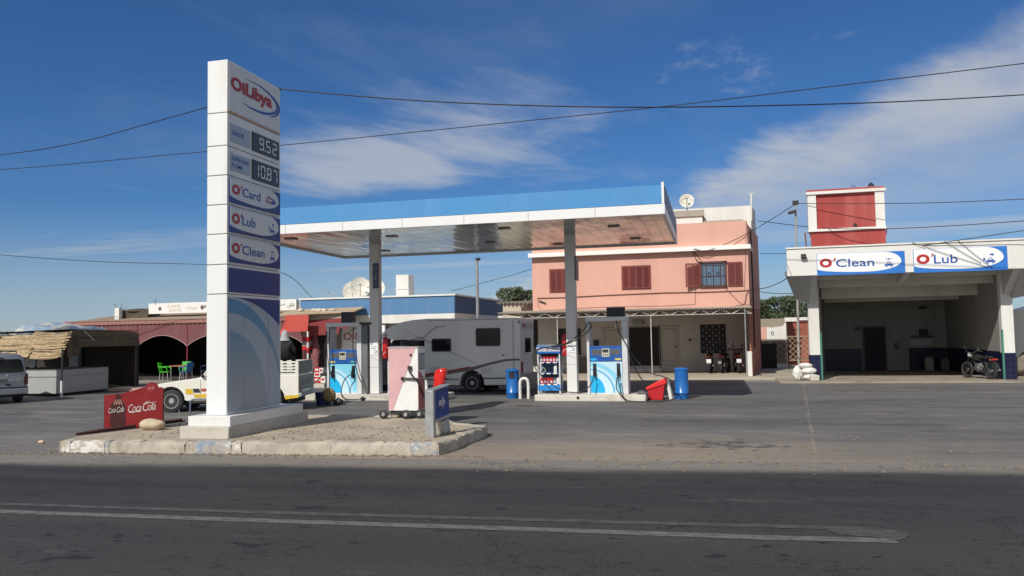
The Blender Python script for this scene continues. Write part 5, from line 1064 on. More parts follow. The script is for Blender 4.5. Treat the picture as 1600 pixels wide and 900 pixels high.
# porch canopy: corrugated sheets on a lattice beam
mb = MB(); n = 190; xa, xb = at(778, 490, AY)[0], hx1+.02; vs = []; fs = []
for i in range(n*4+1):
    t = i/(n*4); x = xa+(xb-xa)*t; h = .022*math.sin(2*PI*t*n*.55); vs += [(x, AY-.12, 2.93+h), (x, HY+.0, 3.03+h), (x, AY-.12, 2.915+h), (x, HY, 3.015+h)]
for i in range(n*4): a = i*4; fs += [(a, a+4, a+5, a+1), (a+2, a+3, a+7, a+6), (a, a+2, a+6, a+4)]
mb.add(vs, fs); build(mb, 'corrugated_roof', mat('fibre_cement', (.42, .37, .30), .9, var=.12), hs, smooth=60)
mb = MB(); xa += .05; mb.tube([(xa, AY, 2.88), (xb-.02, AY, 2.88)], .024, 6); mb.tube([(xa, AY, 2.68), (xb-.03, AY, 2.68)], .016, 6)
mb.box(xa, hx0, HY+.02, WY, 3.0, 3.03) if False else None
nn = 13
for i in range(nn):
    x0 = xa+(xb-xa)*i/nn; x1 = xa+(xb-xa)*(i+1)/nn; mb.tube([(x0, AY, 2.67), ((x0+x1)/2, AY, 2.87), (x1, AY, 2.67)], .011, 5)
build(mb, 'lattice_beam', mat('beam_pale', (.55, .54, .5), .5, .2), hs)
mb = MB(); mb.box(xa, xb-.15, AY+.2, WY, 2.80, 2.84) if False else None
for i in range(12):
    x0 = xa+(xb-xa)*(i+.5)/12; mb.box(x0-.03, x0+.03, AY, WY, 2.83, 2.89)
build(mb, 'rafter', mat('rafter_dark', (.1, .09, .08), .8), hs)
mb = MB(); mb.box(at(778, 490, AY)[0], hx0+.02, HY+.01, WY+.3, 3.02, 3.05); build(mb, 'sun_blocker_roof', mat('fibre_cement', (.4, .4, .4)), hs)  # roof piece added to keep a wedge of sun off the porch wall
# windows
def shutters(x0, x1, z0, z1, closed=True):
    f = MB(); f.box(x0-.04, x1+.04, HY-.03, HY-.002, z0-.04, z1+.04); fr_ = build(f, 'window', MAROON, hs)
    k = 4; w_ = (x1-x0)/k
    for i in range(k):
        mb = MB(); a = x0+i*w_+.012; b = a+w_-.024; mb.box(a, a+.03, HY-.06, HY-.032, z0, z1); mb.box(b-.03, b, HY-.06, HY-.032, z0, z1); mb.box(a+.03, b-.03, HY-.06, HY-.032, z0, z0+.04); mb.box(a+.03, b-.03, HY-.06, HY-.032, z1-.04, z1)
        z = z0+.06
        while z < z1-.06: mb.obox(((a+b)/2, HY-.047, z), ((b-a)/2-.03, 0, 0), (0, .012, .010), (0, -.002, .003)); z += .037
        build(mb, 'shutter_leaf', MAROON, fr_)
A = lambda x, y, Y=HY: at(x, y, Y)
shutters(A(860, 450)[0], A(899, 450)[0], A(860, 456)[1], A(860, 422)[1])
shutters(A(973, 450)[0], A(1016, 450)[0], A(973, 451.5)[1], A(973, 417)[1])
x0, x1 = A(1097, 430)[0], A(1132, 430)[0]; z0, z1 = A(1097, 446)[1], A(1097, 412)[1]
f = MB(); f.box(x0, x1, HY-.04, HY-.03, z0, z1); ow = build(f, 'window', mat('sky_glass', (.10, .17, .26), .12, var=.1, spec=.9), hs)
mb = MB()
for a, b, c, d in ((x0-.07, x0, z0-.04, z1+.07), (x1, x1+.07, z0-.04, z1+.07), (x0-.12, x1+.12, z1, z1+.08), (x0-.1, x1+.1, z0-.09, z0)): mb.box(a, b, HY-.10, HY-.002, c, d)
build(mb, 'frame', mat('frame_dark_red', (.07, .03, .03), .6), ow)
mb = MB()
for t in (.18, .5, .82): x = x0+(x1-x0)*t; mb.box(x-.02, x+.02, HY-.07, HY-.041, z0, z1)
mb.box(x0, x1, HY-.065, HY-.045, z0+.40*(z1-z0)-.012, z0+.40*(z1-z0)+.012); mb.box(x0, x1, HY-.065, HY-.045, z1-.1, z1-.08); build(mb, 'glazing_bar', mat('frame_dark_red', (.1, .1, .1)), ow)
mb = MB()
for s_ in (.32, .72): mb.tube([(x0+(x1-x0)*s_+.07*math.cos(a), HY-.09, z0+.5*(z1-z0)+.09*math.sin(a)) for a in [2*PI*k/12 for k in range(13)]], .012, 5)
for i in range(9): x = x0+(x1-x0)*(i+.5)/9; mb.tube([(x, HY-.09, z0), (x, HY-.09, z1)], .006, 4)
build(mb, 'window_grille', mat('grille_iron', (.05, .04, .05), .6), ow)
for (xa_, xb_, yb_, ya_, lean) in ((A(1071.5, 430)[0], A(1094, 430)[0], HY-.05, HY-.22, 1), (A(1137, 430)[0], A(1160, 430)[0], HY-.05, HY-.05, 0)):
    mb = MB(); zA, zB = z0-.06, z1+.02
    sh = [(xa_, ya_), (xb_, yb_)]; a, b = Vector((*sh[0], 0)), Vector((*sh[1], 0)); d = (b-a); L_ = d.length; d.normalize(); F = (tuple(a), tuple(d), (0, 0, 1))
    for u_ in (0, L_/2-.02, L_-.045): mb.rect(F, u_, zA, u_+.045, zB, -.02, .02)
    mb.rect(F, 0, zA, L_, zA+.05, -.018, .018); mb.rect(F, 0, zB-.05, L_, zB, -.018, .018); z = zA+.07
    while z < zB-.05: mb.rect(F, .03, z, L_-.03, z+.018, -.012, .012); z += .034
    build(mb, 'open_shutter', MAROON, hs)
# conduits on the facade
mb = MB(); zc = [(840, 466), (880, 465), (935, 462), (990, 459.5), (1040, 457.5), (1100, 456.5), (1165, 454), (1172, 453)]
mb.tube([(A(*p)[0], HY-.03, A(*p)[1]) for p in zc], .018, 6); mb.tube([(A(840, 466)[0], HY-.03, A(840, 466)[1]), (A(841, 478)[0], HY-.03, A(841, 478)[1]), (A(846, 484)[0], HY-.03, A(846, 484)[1])], .008, 5)
mb.tube(curve([(A(*p)[0], HY-.03, A(*p)[1]) for p in ((838, 486), (900, 482), (960, 479), (1030, 478), (1080, 475.5), (1086, 472), (1086.5, 448))], 5), .007, 5)
mb.tube(curve([(A(*p)[0], HY-.04, A(*p)[1]) for p in ((1130, 447), (1145, 462), (1158, 474), (1172, 476))], 5), .008, 5); mb.tube(curve([(A(*p)[0], HY-.05, A(*p)[1]) for p in ((1171, 453), (1166, 460), (1163, 474), (1150, 478), (1130, 481))], 6), .014, 6)
mb.tube([(A(*p)[0], HY-.03, A(*p)[1]) for p in ((1166, 345), (1165, 400), (1163, 452))], .007, 5)
mb.tube(curve([(A(*p)[0], HY-.08, A(*p)[1]) for p in ((1083, 388), (1085, 400), (1090, 408), (1096, 412))], 6), .02, 5); mb.tube(curve([(A(*p)[0], HY-.05, A(*p)[1]) for p in ((1083, 390), (1087, 397), (1094, 405), (1098, 413))], 6), .014, 5)
build(mb, 'conduit', mat('conduit_dark', (.13, .06, .05), .7), hs)
mb = MB()
for k in range(5): p = A(843+k*2.2, 470+k*.8); mb.box(p[0]-.02, p[0]+.02, HY-.05, HY-.004, p[1]-.06, p[1]+.02)
build(mb, 'insulator', BLACK, hs)
# back of the porch: doors and barred windows
B = lambda x, y: at(x, y, WY)
def rc(x0, y0, x1, y1): a = B(x0, y1); b = B(x1, y0); return a[0], b[0], a[1], b[1]
a0, a1, c0_, c1_ = rc(979, 511, 1030, 571)
mb = MB(); mb.box(a0, a1, WY-.012, WY-.002, .38, c1_); op = build(mb, 'dark_doorway', mat('dark_interior', (.035, .034, .033), .9), hs)
mb = MB(); mb.box(a0-.05, a0, WY-.05, WY-.002, .2, c1_+.05); mb.box(a1, a1+.05, WY-.05, WY-.002, .2, c1_+.05); mb.box(a0, a1, WY-.05, WY-.002, c1_, c1_+.05); build(mb, 'door_frame', mat('frame_grey', (.3, .29, .27), .7), op)
DOORW = mat('door_white', (.52, .49, .44), .6, var=.04)
for (u0_, v0_, u1_, v1_) in ((1031, 509, 1060, 571), (942, 511, 976, 570)):
    a0, a1, c0_, c1_ = rc(u0_, v0_, u1_, v1_); mb = MB(); mb.box(a0, a1, WY-.05, WY-.003, max(c0_, .35), c1_); dr = build(mb, 'door', DOORW, hs, bevel=.008)
    mb = MB(); e = .12
    for q_ in ((a0+e, a0+e+.02, c0_+.2, c1_-e), (a1-e-.02, a1-e, c0_+.2, c1_-e), (a0+e, a1-e, c1_-e-.02, c1_-e), (a0+e, a1-e, c0_+.2, c0_+.22)): mb.box(q_[0], q_[1], WY-.056, WY-.051, q_[2], q_[3])
    build(mb, 'door_moulding', mat('moulding_grey', (.2, .19, .17), .7), dr)
    mb = MB(); mb.box(a1-.22, a1-.05, WY-.09, WY-.06, 1.25, 1.28); build(mb, 'handle', DARK, dr)
a0, a1, c0_, c1_ = rc(1095, 506.5, 1133.5, 552)
mb = MB(); mb.box(a0, a1, WY-.03, WY-.002, c0_, c1_); gw = build(mb, 'barred_window', mat('grille_black', (.018, .016, .018), .6), hs)
mb = MB(); r2 = random.Random(3)
for i in range(3):
    x = a0+(a1-a0)*(i+1)/4; mb.tube([(x, WY-.05, c0_), (x, WY-.05, c1_)], .008, 5)
for row in range(9):
    for cc in range(4 if row % 2 else 3):
        x = a0+(a1-a0)*((cc+.5)/4 if row % 2 else (cc+1)/4); z = c1_-(row+.7)*(c1_-c0_)/9.3; mb.lathe([(0, -.02), (.035, -.02), (.045, 0), (0, 0)], (x, WY-.045, z), 'y', 7)
build(mb, 'flower_grille', mat('grille_pale', (.32, .31, .3), .5, .3), gw)
a0, a1, c0_, c1_ = rc(872, 513, 907, 555)
mb = MB(); mb.box(a0, a1, WY-.03, WY-.002, c0_, c1_); gw = build(mb, 'barred_window', mat('grille_black', (.01, .01, .01)), hs)
mb = MB()
for i in range(6): z = c0_+(c1_-c0_)*(i+.5)/6; mb.tube([(a0, WY-.05, z), (a1, WY-.05, z)], .01, 5)
build(mb, 'window_bars', mat('bars_dark', (.08, .07, .07), .6), gw)
a0, a1, c0_, c1_ = rc(830, 500, 840, 572); mb = MB(); mb.box(a0-.25, a1, WY-.02, WY-.002, c0_, c1_); build(mb, 'dark_doorway', mat('dark_interior', (.03, .03, .03)), hs)
a0, a1, c0_, c1_ = rc(840, 543, 862, 580); mb = MB(); mb.box(a0, a1, WY-.015, WY-.004, c0_, c1_); build(mb, 'wall_panel', mat('brown_panel', (.12, .07, .05), .8), hs)
a0, a1, c0_, c1_ = rc(989, 499.5, 1008, 507.5); mb = MB(); mb.box(a0, a1, WY-.05, WY-.002, c0_, c1_); np_ = build(mb, 'house_sign', mat('sign_dull', (.32, .33, .34), .6, var=.1), hs)
mb = MB(); F = ((a0, WY-.05, c0_), (1, 0, 0), (0, 0, 1)); w_ = a1-a0; h_ = c1_-c0_; text(mb, F, '44', w_*.72, h_*.2, w_*.95, h_*.75, .004, bold=.03); build(mb, 'lettering', DARK, np_)
for (u_, v_, s_) in ((1078, 531, .045), (932, 536, .12)):
    p = B(u_, v_); mb = MB(); mb.box(p[0]-s_, p[0]+s_, WY-.12, WY-.002, p[1]-s_*1.2, p[1]+s_*1.2); build(mb, 'meter_box' if s_ > .1 else 'wall_switch', DARK, hs, bevel=.01)
mb = MB(); a0, a1, c0_, c1_ = rc(905, 556, 918, 582); 
for i in range(8): mb.box(a0-.4+i*.12, a0-.33+i*.12, WY-.3, WY-.26, TZ, c1_)
mb.box(a0-.42, a0+.55, WY-.26, WY-.24, c1_-.2, c1_-.14); build(mb, 'slatted_panel', mat('slats_grey', (.2, .18, .16), .8), hs)
# white roof room and side cable
za, zb_ = at(1060, 328, 39)[1], at(1175, 321, 39)[1]
mb = MB(); prism(mb, [(at(1040, 330, 39)[0], 39), (at(1173, 330, 39)[0], 39), (at(1180, 330, 40.9)[0], 40.9), (at(1040, 330, 39)[0], 40.9)], top-.11, zb_); build(mb, 'roof_room', WALLW, hs)
p0 = at(1053, 347, 37.2); p1 = at(1097, 328, 37.2); mb = MB(); mb.box(p0[0]-.3, p1[0], 37.2, 38.8, top-.11, p1[1]-.28); tk = build(mb, 'tank_room', WALLW, hs)
mb = MB(); mb.box(p0[0]-.38, p1[0]+.08, 37.12, 38.88, p1[1]-.277, p1[1]); build(mb, 'concrete_slab', CONC, tk)
p = at(1129, 345, 37.5); mb = MB(); mb.box(p[0]-.9, p[0]+.9, 37.3, 38.2, top-.11, top+.28); build(mb, 'roof_hatch', CONC, hs)
mb = MB(); p = at(1175, 345, 38.9); q_ = at(1175, 303, 38.9); mb.tube([(p[0]-.03, 38.9, p[1]), (q_[0]-.03, 38.9, q_[1])], .045, 8); mb.box(q_[0]-.16, q_[0]+.1, 38.85, 38.95, q_[1], q_[1]+.03); build(mb, 'vent_pipe', WALLW, hs)
mb = MB(); p = at(1176, 420, HY); mb.tube([(hx1+.2, HY+1.2, top-.3), (hx1+.22, HY+1.25, 3.6), (hx1+.2, HY+1.2, 1.2)], .03, 6); build(mb, 'side_fittings', DARK, hs)
mb = MB(); mb.box(at(780, 590, AY)[0], hx1+.3, AY-.6, 41, -.0, TZ); prism(mb, [(hx1+.302, AY-.6), (hx1+3.0, AY-1.0), (hx1+5.4, 50), (hx1+.302, 50)], 0, TZ-.04)
structure(mb, 'terrace', mat('terrace_concrete', (.40, .355, .28), .9, var=.1, sc=1.2, bump=.2, dirt=(.28, .24, .19), damt=.4, dsc=.8))
mb = MB(); a = B(980, 582); mb.box(a[0], B(1034, 582)[0], WY-.45, WY-.002, TZ, .26); single(mb, 'doorstep', WALLW, 'low whitewashed step in front of the dark doorway of the pink house', 'step', (a[0], WY-.2, TZ), bevel=.01)

def dish(label, c, r, aim, group=None, cat='satellite dish', mast=None, m_=None):
    t = thing('satellite_dish', label, cat, (c[0], c[1], c[2]-r-.25), group=group)
    aim = Vector(aim).normalized(); a = aim.cross(Vector((0, 0, 1))).normalized(); b = aim.cross(a); vs = []; fs = []; n = 28; R_ = 6
    C = Vector(c)
    for i in range(R_+1):
        rr = r*i/R_; dp = .28*r*(i/R_)**2
        for k in range(n): an = 2*PI*k/n; vs.append(C+a*rr*math.cos(an)+b*rr*math.sin(an)*1.06+aim*(dp-.28*r))
    for i in range(R_):
        for k in range(n): k2 = (k+1) % n; fs.append((i*n+k, i*n+k2, (i+1)*n+k2, (i+1)*n+k))
    mb = MB(); mb.add(vs, fs); build(mb, 'reflector', m_ or mat('dish_cream', (.62, .60, .52), .5, var=.04, dirt=(.45, .4, .33), damt=.3, dsc=2), t, smooth=60)
    mb = MB(); f_ = C+aim*r*.75; mb.tube([C+b*r*(-.98 if b.z > 0 else .98), f_], .014, 5); mb.tube([C+a*r*.9, f_], .008, 4); mb.tube([C-a*r*.9, f_], .008, 4); build(mb, 'feed_arm', DARK, t)
    mb = MB(); mb.cyl(f_-aim*.06, f_+aim*.08, .05, n=8); build(mb, 'receiver', GREYM, t)
    mb = MB(); mb.tube([C-aim*.3*r, C-aim*.45*r+Vector((0, 0, -.1)), Vector((C.x, C.y+.12, C.z-r-.35))], .03, 6); build(mb, 'mast', GALV, t); return t
p = at(1073, 313.5, 37.9); d_ = dish('round cream satellite dish on the tank room of the pink house', (p[0], 37.9, p[1]), .34, (.05, -1, .35))
mb = MB(); F = ((p[0]-.1, 37.9-.08, p[1]+.1), (1, 0, 0), (0, .33, .94)); text(mb, F, 'SENS', 0, 0, .26, .08, .03); build(mb, 'lettering', RED, d_)

# ------------------------------------------------------------------ service garage
GY, GC = 31.0, 32.3            # fascia front, column front
q = NT('navy_tiles'); br = q.n('ShaderNodeTexBrick'); br.offset = 0; br.inputs['Scale'].default_value = 1; br.inputs['Brick Width'].default_value = .2; br.inputs['Row Height'].default_value = .2; br.inputs['Mortar Size'].default_value = .006
br.inputs['Color1'].default_value = (.008, .010, .035, 1); br.inputs['Color2'].default_value = (.012, .015, .048, 1); br.inputs['Mortar'].default_value = (.04, .04, .055, 1)
mp = q.n('ShaderNodeMapping'); mp.inputs['Rotation'].default_value = (PI/2, 0, 0); q.l(q.co, mp.inputs[0]); cmb = q.n('ShaderNodeCombineXYZ'); q.l(q.ma('ADD', q.x, q.y), cmb.inputs[0]); q.l(q.z, cmb.inputs[1]); q.l(cmb.outputs[0], br.inputs['Vector'])
TILEN = q.out(br.outputs[0], .35)
gg = thing('service_garage', 'whitewashed open-fronted car wash and lubrication garage with navy tiled lower walls on the right', 'garage', (7, 33, 0))
gx0, gx1 = at(1268, 597, GC)[0]-.02, at(1589, 594, GC)[0]; ix0, ix1 = at(1284, 597, GC)[0], at(1571, 594, GC)[0]-.02
BK = 39.6; RZ0, RZ1 = 3.86, 4.85
f0x = at(1230, 420, GY)[0]; f1x = 13.4
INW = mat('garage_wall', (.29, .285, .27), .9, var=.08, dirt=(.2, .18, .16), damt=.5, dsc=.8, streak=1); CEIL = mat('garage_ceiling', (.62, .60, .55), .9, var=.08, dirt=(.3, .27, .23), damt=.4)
z0f, z1f = at(1230, 431.5, GY)[1], at(1230, 387, GY)[1]
mb = MB(); mb.box(f0x, f1x, GY, GY+.14, z0f, z1f-.06); build(mb, 'fascia', WALLW, gg); mb = MB(); mb.box(f0x-.03, f1x, GY-.04, GY+.2, z1f-.057, z1f); build(mb, 'coping', WALLW, gg)
mb = MB(); prism(mb, [(f0x+.02, GY+.142), (f1x, GY+.142), (f1x, BK+.2), (4.7, BK+.2), (gx0-.1, GC+.5)], z0f+.22, z0f+.5); build(mb, 'roof_slab', CEIL, gg)
# sloping side overhang: a wedge under the slab between fascia end and column line
mb = MB(); F = ((0, GY+.142, 0), (1, 0, 0), (0, 0, 1))
mb.poly(F, [(f0x+.02, z0f), (f0x+.03, z0f+.22), (gx0+.02, z0f+.22), (gx0+.02, 3.0), (gx0-.22, 3.15), (gx0-.62, 3.42)], -(BK-GY), 0) if False else None
vs = [(f0x, GY+.145, z0f+.215), (gx0+.05, GY+.145, z0f+.215), (gx0+.05, GC, z0f+.215), (f0x, GC, z0f+.215), (f0x, GY+.145, z0f), (gx0+.05, GY+.145, z0f), (gx0+.05, GC, 2.95), (gx0-.45, GC, 3.15)]
mb.add(vs, [(3, 2, 1, 0), (4, 5, 6, 7), (0, 1, 5, 4), (1, 2, 6, 5), (2, 3, 7, 6), (3, 0, 4, 7)]); build(mb, 'side_bracket', mat('bracket_grey', (.42, .42, .41), .9, var=.06), gg)
vs = [(gx1-.05, GY+.145, z0f+.215), (f1x-.02, GY+.145, z0f+.215), (f1x-.02, GC, z0f+.215), (gx1-.05, GC, z0f+.215), (gx1-.05, GY+.145, z0f), (f1x-.02, GY+.145, z0f), (f1x-1.6, GC, 3.2), (gx1-.05, GC, 2.95)]
mb = MB(); mb.add([vs[i] for i in range(8)], [(3, 2, 1, 0), (4, 5, 6, 7), (0, 1, 5, 4), (1, 2, 6, 5), (2, 3, 7, 6), (3, 0, 4, 7)]); build(mb, 'side_bracket', mat('bracket_grey', (.4, .4, .4)), gg)
# tapered cantilever brackets on the columns
for xx, ww, zt_ in ((gx0+.0, .24, 3.06), ((at(1416, 430, GY)[0]), .2, 3.75), (gx1-.30, .3, 3.2)):
    mb = MB(); mb.poly(((xx+ww, 0, 0), (0, 1, 0), (0, 0, 1)), [(GY+.145, z0f+.0), (GC, zt_-.1), (GC+.24, zt_-.1), (GC+.24, z0f+.2), (GY+.145, z0f+.2)], -ww, 0); build(mb, 'roof_bracket', mat('bracket_light', (.56, .56, .54), .9), gg)
for (a, b) in ((gx0, ix0), (ix1, gx1)):
    mb = MB(); mb.box(a, b, GC, GC+.3, 1.0, z0f+.215); co = build(mb, 'column', WALLW, gg, bevel=.01)
    mb = MB(); mb.box(a-.012, b+.012, GC-.012, GC+.312, .0, 1.0); build(mb, 'tile_cladding', TILEN, co)
for xx, b in ((ix0+.02, 1), (ix1-.02, 1)):
    mb = MB(); mb.box(xx-.03, xx+.03, GC-.06, GC-.014, 0, 1.85); build(mb, 'corner_trim', mat('green_trim', (.05, .2, .15), .5, var=.2), gg)
# walls
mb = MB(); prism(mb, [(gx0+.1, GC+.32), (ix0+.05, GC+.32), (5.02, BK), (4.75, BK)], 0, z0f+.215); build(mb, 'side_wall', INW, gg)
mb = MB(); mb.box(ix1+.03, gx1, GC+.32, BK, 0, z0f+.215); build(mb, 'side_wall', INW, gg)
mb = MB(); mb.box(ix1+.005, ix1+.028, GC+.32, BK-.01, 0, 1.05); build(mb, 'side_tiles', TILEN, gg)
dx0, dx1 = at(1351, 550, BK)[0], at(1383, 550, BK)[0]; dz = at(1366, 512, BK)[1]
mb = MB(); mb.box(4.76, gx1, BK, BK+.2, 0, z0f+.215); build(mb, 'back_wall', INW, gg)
p = at(1420, 545, BK); 
mb = MB(); mb.box(5.03, dx0-.12, BK-.02, BK-.002, 0, 1.05); build(mb, 'back_tiles', TILEN, gg); mb = MB(); mb.box(p[0], ix1-.01, BK-.02, BK-.002, 0, 1.05); build(mb, 'back_tiles', TILEN, gg)
mb = MB(); mb.box(dx0, dx1, BK-.06, BK-.003, .02, dz); dd = build(mb, 'door', mat('garage_door', (.015, .017, .03), .7), gg)
mb = MB(); mb.box(dx0-.06, dx0, BK-.08, BK-.003, 0, dz+.06); mb.box(dx1, dx1+.06, BK-.08, BK-.003, 0, dz+.06); mb.box(dx0, dx1, BK-.08, BK-.003, dz, dz+.06); build(mb, 'door_frame', mat('dframe', (.13, .12, .11), .8), dd)
for yy, vv in ((33.0, 446), (34.9, 464), (37.4, 470)):
    mb = MB(); mb.box(ix0+(yy-32.3)*.17, ix1+.02, yy, yy+.25, at(1400, vv, yy)[1], z0f+.215); build(mb, 'ceiling_beam', CEIL, gg)
mb = MB(); mb.box(ix0, ix1, GC+.0, GC+.26, z0f-.10, z0f+.215); build(mb, 'lintel', CEIL, gg)
for (a, b, c, d, nm, m_) in ((1312, 484, 1350, 482.5, 'tube_lamp', GREYM), (1436, 483, 1446, 479, 'wall_vent', DARK), (1424, 528, 1456, 524, 'wall_bracket', DARK), (1436, 524, 1448, 514, 'speaker_box', BLACK), (1397, 545, 1403, 536, 'socket', DARK), (1336, 516, 1344, 510, 'socket', DARK)):
    p0 = at(a, b, BK); p1 = at(c, d, BK); mb = MB(); mb.box(p0[0], p1[0], BK-.15, BK-.004, p0[1], p1[1]); build(mb, nm, m_, gg)
p0 = at(1424, 540, BK); p1 = at(1456, 529, BK); mb = MB(); mb.box(p0[0], p1[0], BK-.03, BK-.004, p0[1], p1[1]); build(mb, 'wall_poster', mat('poster_grey', (.4, .4, .42), .7, var=.3, sc=20), gg)
mb = MB(); mb.box(gx0-1.2, 16, 31.3, 41, 0, .052); structure(mb, 'garage_floor', mat('garage_floor', (.30, .255, .20), .85, var=.1, sc=1.5, bump=.2, dirt=(.06, .055, .05), damt=.7, dsc=.9))
SG = mat('sign_field_white', (.80, .81, .82), .35, var=.02); SB = mat('sign_blue', (.03, .17, .55), .35, var=.03)
for (u0_, v0_, u1_, v1_, wd, kd, ll) in ((1277, 430, 1413, 393, 'Clean', 'wash', 'white and blue sign with the word Clean on the garage fascia'), (1428, 425.5, 1573, 385.5, 'Lub', 'oil', 'white and blue sign with the word Lub on the garage fascia')):
    a = at(u0_, v0_, GY); b = at(u1_, v1_, GY); zlo = at((u0_+u1_)/2, v0_-1.5, GY)[1]; zhi = at((u0_+u1_)/2, v1_+1.5, GY)[1]
    t = thing('service_sign', ll, 'sign', ((a[0]+b[0])/2, GY-.03, zlo)); service_sign(t, ((0, GY-.003, 0), (1, 0, 0), (0, 0, 1)), a[0], zlo, b[0], zhi, wd, kd, n=0, bgm=SB, fieldm=SG)
# floodlights on the fascia
p = at(1255, 401, GY); fl_ = thing('floodlight', 'small grey floodlight on the left end of the garage fascia', 'floodlight', (p[0], GY-.1, p[1]))
mb = MB(); mb.obox((p[0], GY-.12, p[1]), (.09, 0, 0), (0, .05, -.03), (0, .03, .06)); build(mb, 'lamp_head', DARK, fl_); mb = MB(); mb.tube([(p[0], GY, p[1]+.02), (p[0], GY-.1, p[1]+.04)], .015, 5); build(mb, 'bracket', DARK, fl_)
# water tower on the garage roof
TY = 36.0
tw = thing('water_tower', 'dark red water tank block framed by white piers on the garage roof', 'water tower', (5.6, 37, z1f))
x0, x1 = at(1262, 340, TY)[0], at(1384, 340, TY)[0]; zt_ = at(1320, 297, TY)[1]; zm = at(1320, 360, TY)[1]
mb = MB(); prism(mb, [(x0+.1, TY+.05), (x1-.02, TY+.05), (x1-.02, TY+2.5), (x0+.5, TY+2.5)], z0f+.5, zm); build(mb, 'base', BRICKR, tw)
mb = MB(); prism(mb, [(x0+.05, TY+.1), (x1-.05, TY+.1), (x1-.05, TY+2.5), (x0+.45, TY+2.5)], zm+.1, zt_-.1); build(mb, 'tank_wall', BRICKR, tw)
mb = MB(); prism(mb, [(x0, TY-.05), (x1, TY-.05), (x1, TY+2.55), (x0+.4, TY+2.55)], zm, zm+.1); build(mb, 'lower_ledge', WALLW, tw); mb = MB(); prism(mb, [(x0-.04, TY-.06), (x1+.04, TY-.06), (x1+.04, TY+2.56), (x0+.36, TY+2.56)], zt_-.12, zt_); build(mb, 'upper_ledge', WALLW, tw)
mb = MB(); prism(mb, [(x0, TY+.1), (x1, TY+.1), (x1, TY+2.4), (x0+.4, TY+2.4)], zt_, zt_+.10); build(mb, 'roof_cap', BRICKR, tw)
for a, b in ((x0+.02, x0+.36), (x1-.38, x1-.02)): mb = MB(); mb.box(a, b, TY-.0, TY+.3, zm+.1, zt_-.12); build(mb, 'pier', WALLW, tw)
mb = MB(); p = at(1337, 351, TY); mb.lathe([(0, -.06), (.06, -.06), (.08, 0), (0, 0)], (p[0], TY+.1, p[1]), 'y', 10); build(mb, 'drain_spout', DARK, tw)
mb = MB(); mb.tube([(x0-.06, TY+.1, z1f-.2), (x0-.12, TY+.1, zm-.02), (x0+.1, TY+.1, zm-.01)], .03, 6); mb.tube([(x1+.0, TY+.1, zm-.25), (x1+.04, TY+.1, zm), (x1-.1, TY+.1, zm)], .025, 6); build(mb, 'pipe', mat('rust_pipe', (.2, .06, .05), .7), tw)
p = at(1361, 291, TY+1); mb = MB(); mb.cyl((p[0], TY+1, zt_+.13), (p[0], TY+1, p[1]), .09, n=10); mb.use if False else None; build(mb, 'vent', WALLW, tw); mb = MB(); mb.lathe([(0, 0), (.12, 0), (.12, .06), (.04, .16), (0, .16)], (p[0], TY+1, p[1]), n=10); build(mb, 'vent_cowl', DARK, tw)
p = at(1333, 293, TY+1); mb = MB(); mb.tube([(p[0]-.05, TY+1, zt_+.1), (p[0]-.05, TY+1, zt_+.35), (p[0]+.06, TY+1, zt_+.35), (p[0]+.06, TY+1, zt_+.1)], .015, 5); build(mb, 'roof_hook', DARK, tw)
# utility pole
p = at(1243, 318, 36); pole = thing('utility_pole', 'slim grey utility pole with a small lamp, left of the water tank', 'utility pole', (p[0]-.1, 36, 0))
mb = MB(); mb.tube([(p[0]-.12, 36, 0), (p[0], 36, p[1]+.1)], [.06, .04], 8); build(mb, 'pole', mat('pole_grey', (.33, .32, .3), .8), pole, smooth=60)
POLE = Vector((p[0], 36, p[1])); mb = MB(); mb.box(p[0]-.12, p[0]+.12, 35.92, 36.08, p[1]-.05, p[1]+.12); build(mb, 'insulator', DARK, pole)
l_ = at(1238, 332, 36); mb = MB(); mb.obox((l_[0]-.02, 35.9, l_[1]), (.16, 0, .03), (0, .1, 0), (0, 0, .06)); build(mb, 'street_lamp_head', DARK, pole, bevel=.02); mb = MB(); mb.tube([(l_[0], 35.9, l_[1]), (p[0], 36, p[1]-.25)], .02, 5); build(mb, 'lamp_arm', DARK, pole)
# motorcycle inside the garage
p = G(1549, 592.5, .06); m1 = motorcycle('motorcycle with chrome rear wheel parked inside the garage by its right wall', (p.x, p.y, .06), math.radians(24), red=False, plate=False); m1.scale = (.95, .95, .95); m1['group'] = 'motorcycles'
del m1['group']
p = floorpt(1535, 591, .06)
for (u_, v_, hh, m_, nm, lb) in ((1453, 580, .55, mat('jerry_pale', (.3, .3, .24), .6), 'canister', 'pale canister standing at the back wall of the garage, left one'), (1478, 580, .5, mat('jerry_grey', (.14, .14, .15), .6), 'canister', 'grey canister standing at the back wall of the garage, right one')):
    x = at(u_, v_, 38.9)[0]; mb = MB(); mb.box(x-.16, x+.16, 38.9, 39.2, .062, .062+hh); mb.cyl((x+.08, 39.0, .06+hh), (x+.08, 39.0, .13+hh), .04, n=8); mb.tube([(x-.1, 39.02, .06+hh), (x-.1, 39.02, .14+hh), (x+.02, 39.02, .14+hh), (x+.02, 39.02, .06+hh)], .015, 5); single(mb, nm, m_, lb, 'canister', (x, 39, .06), bevel=.02)
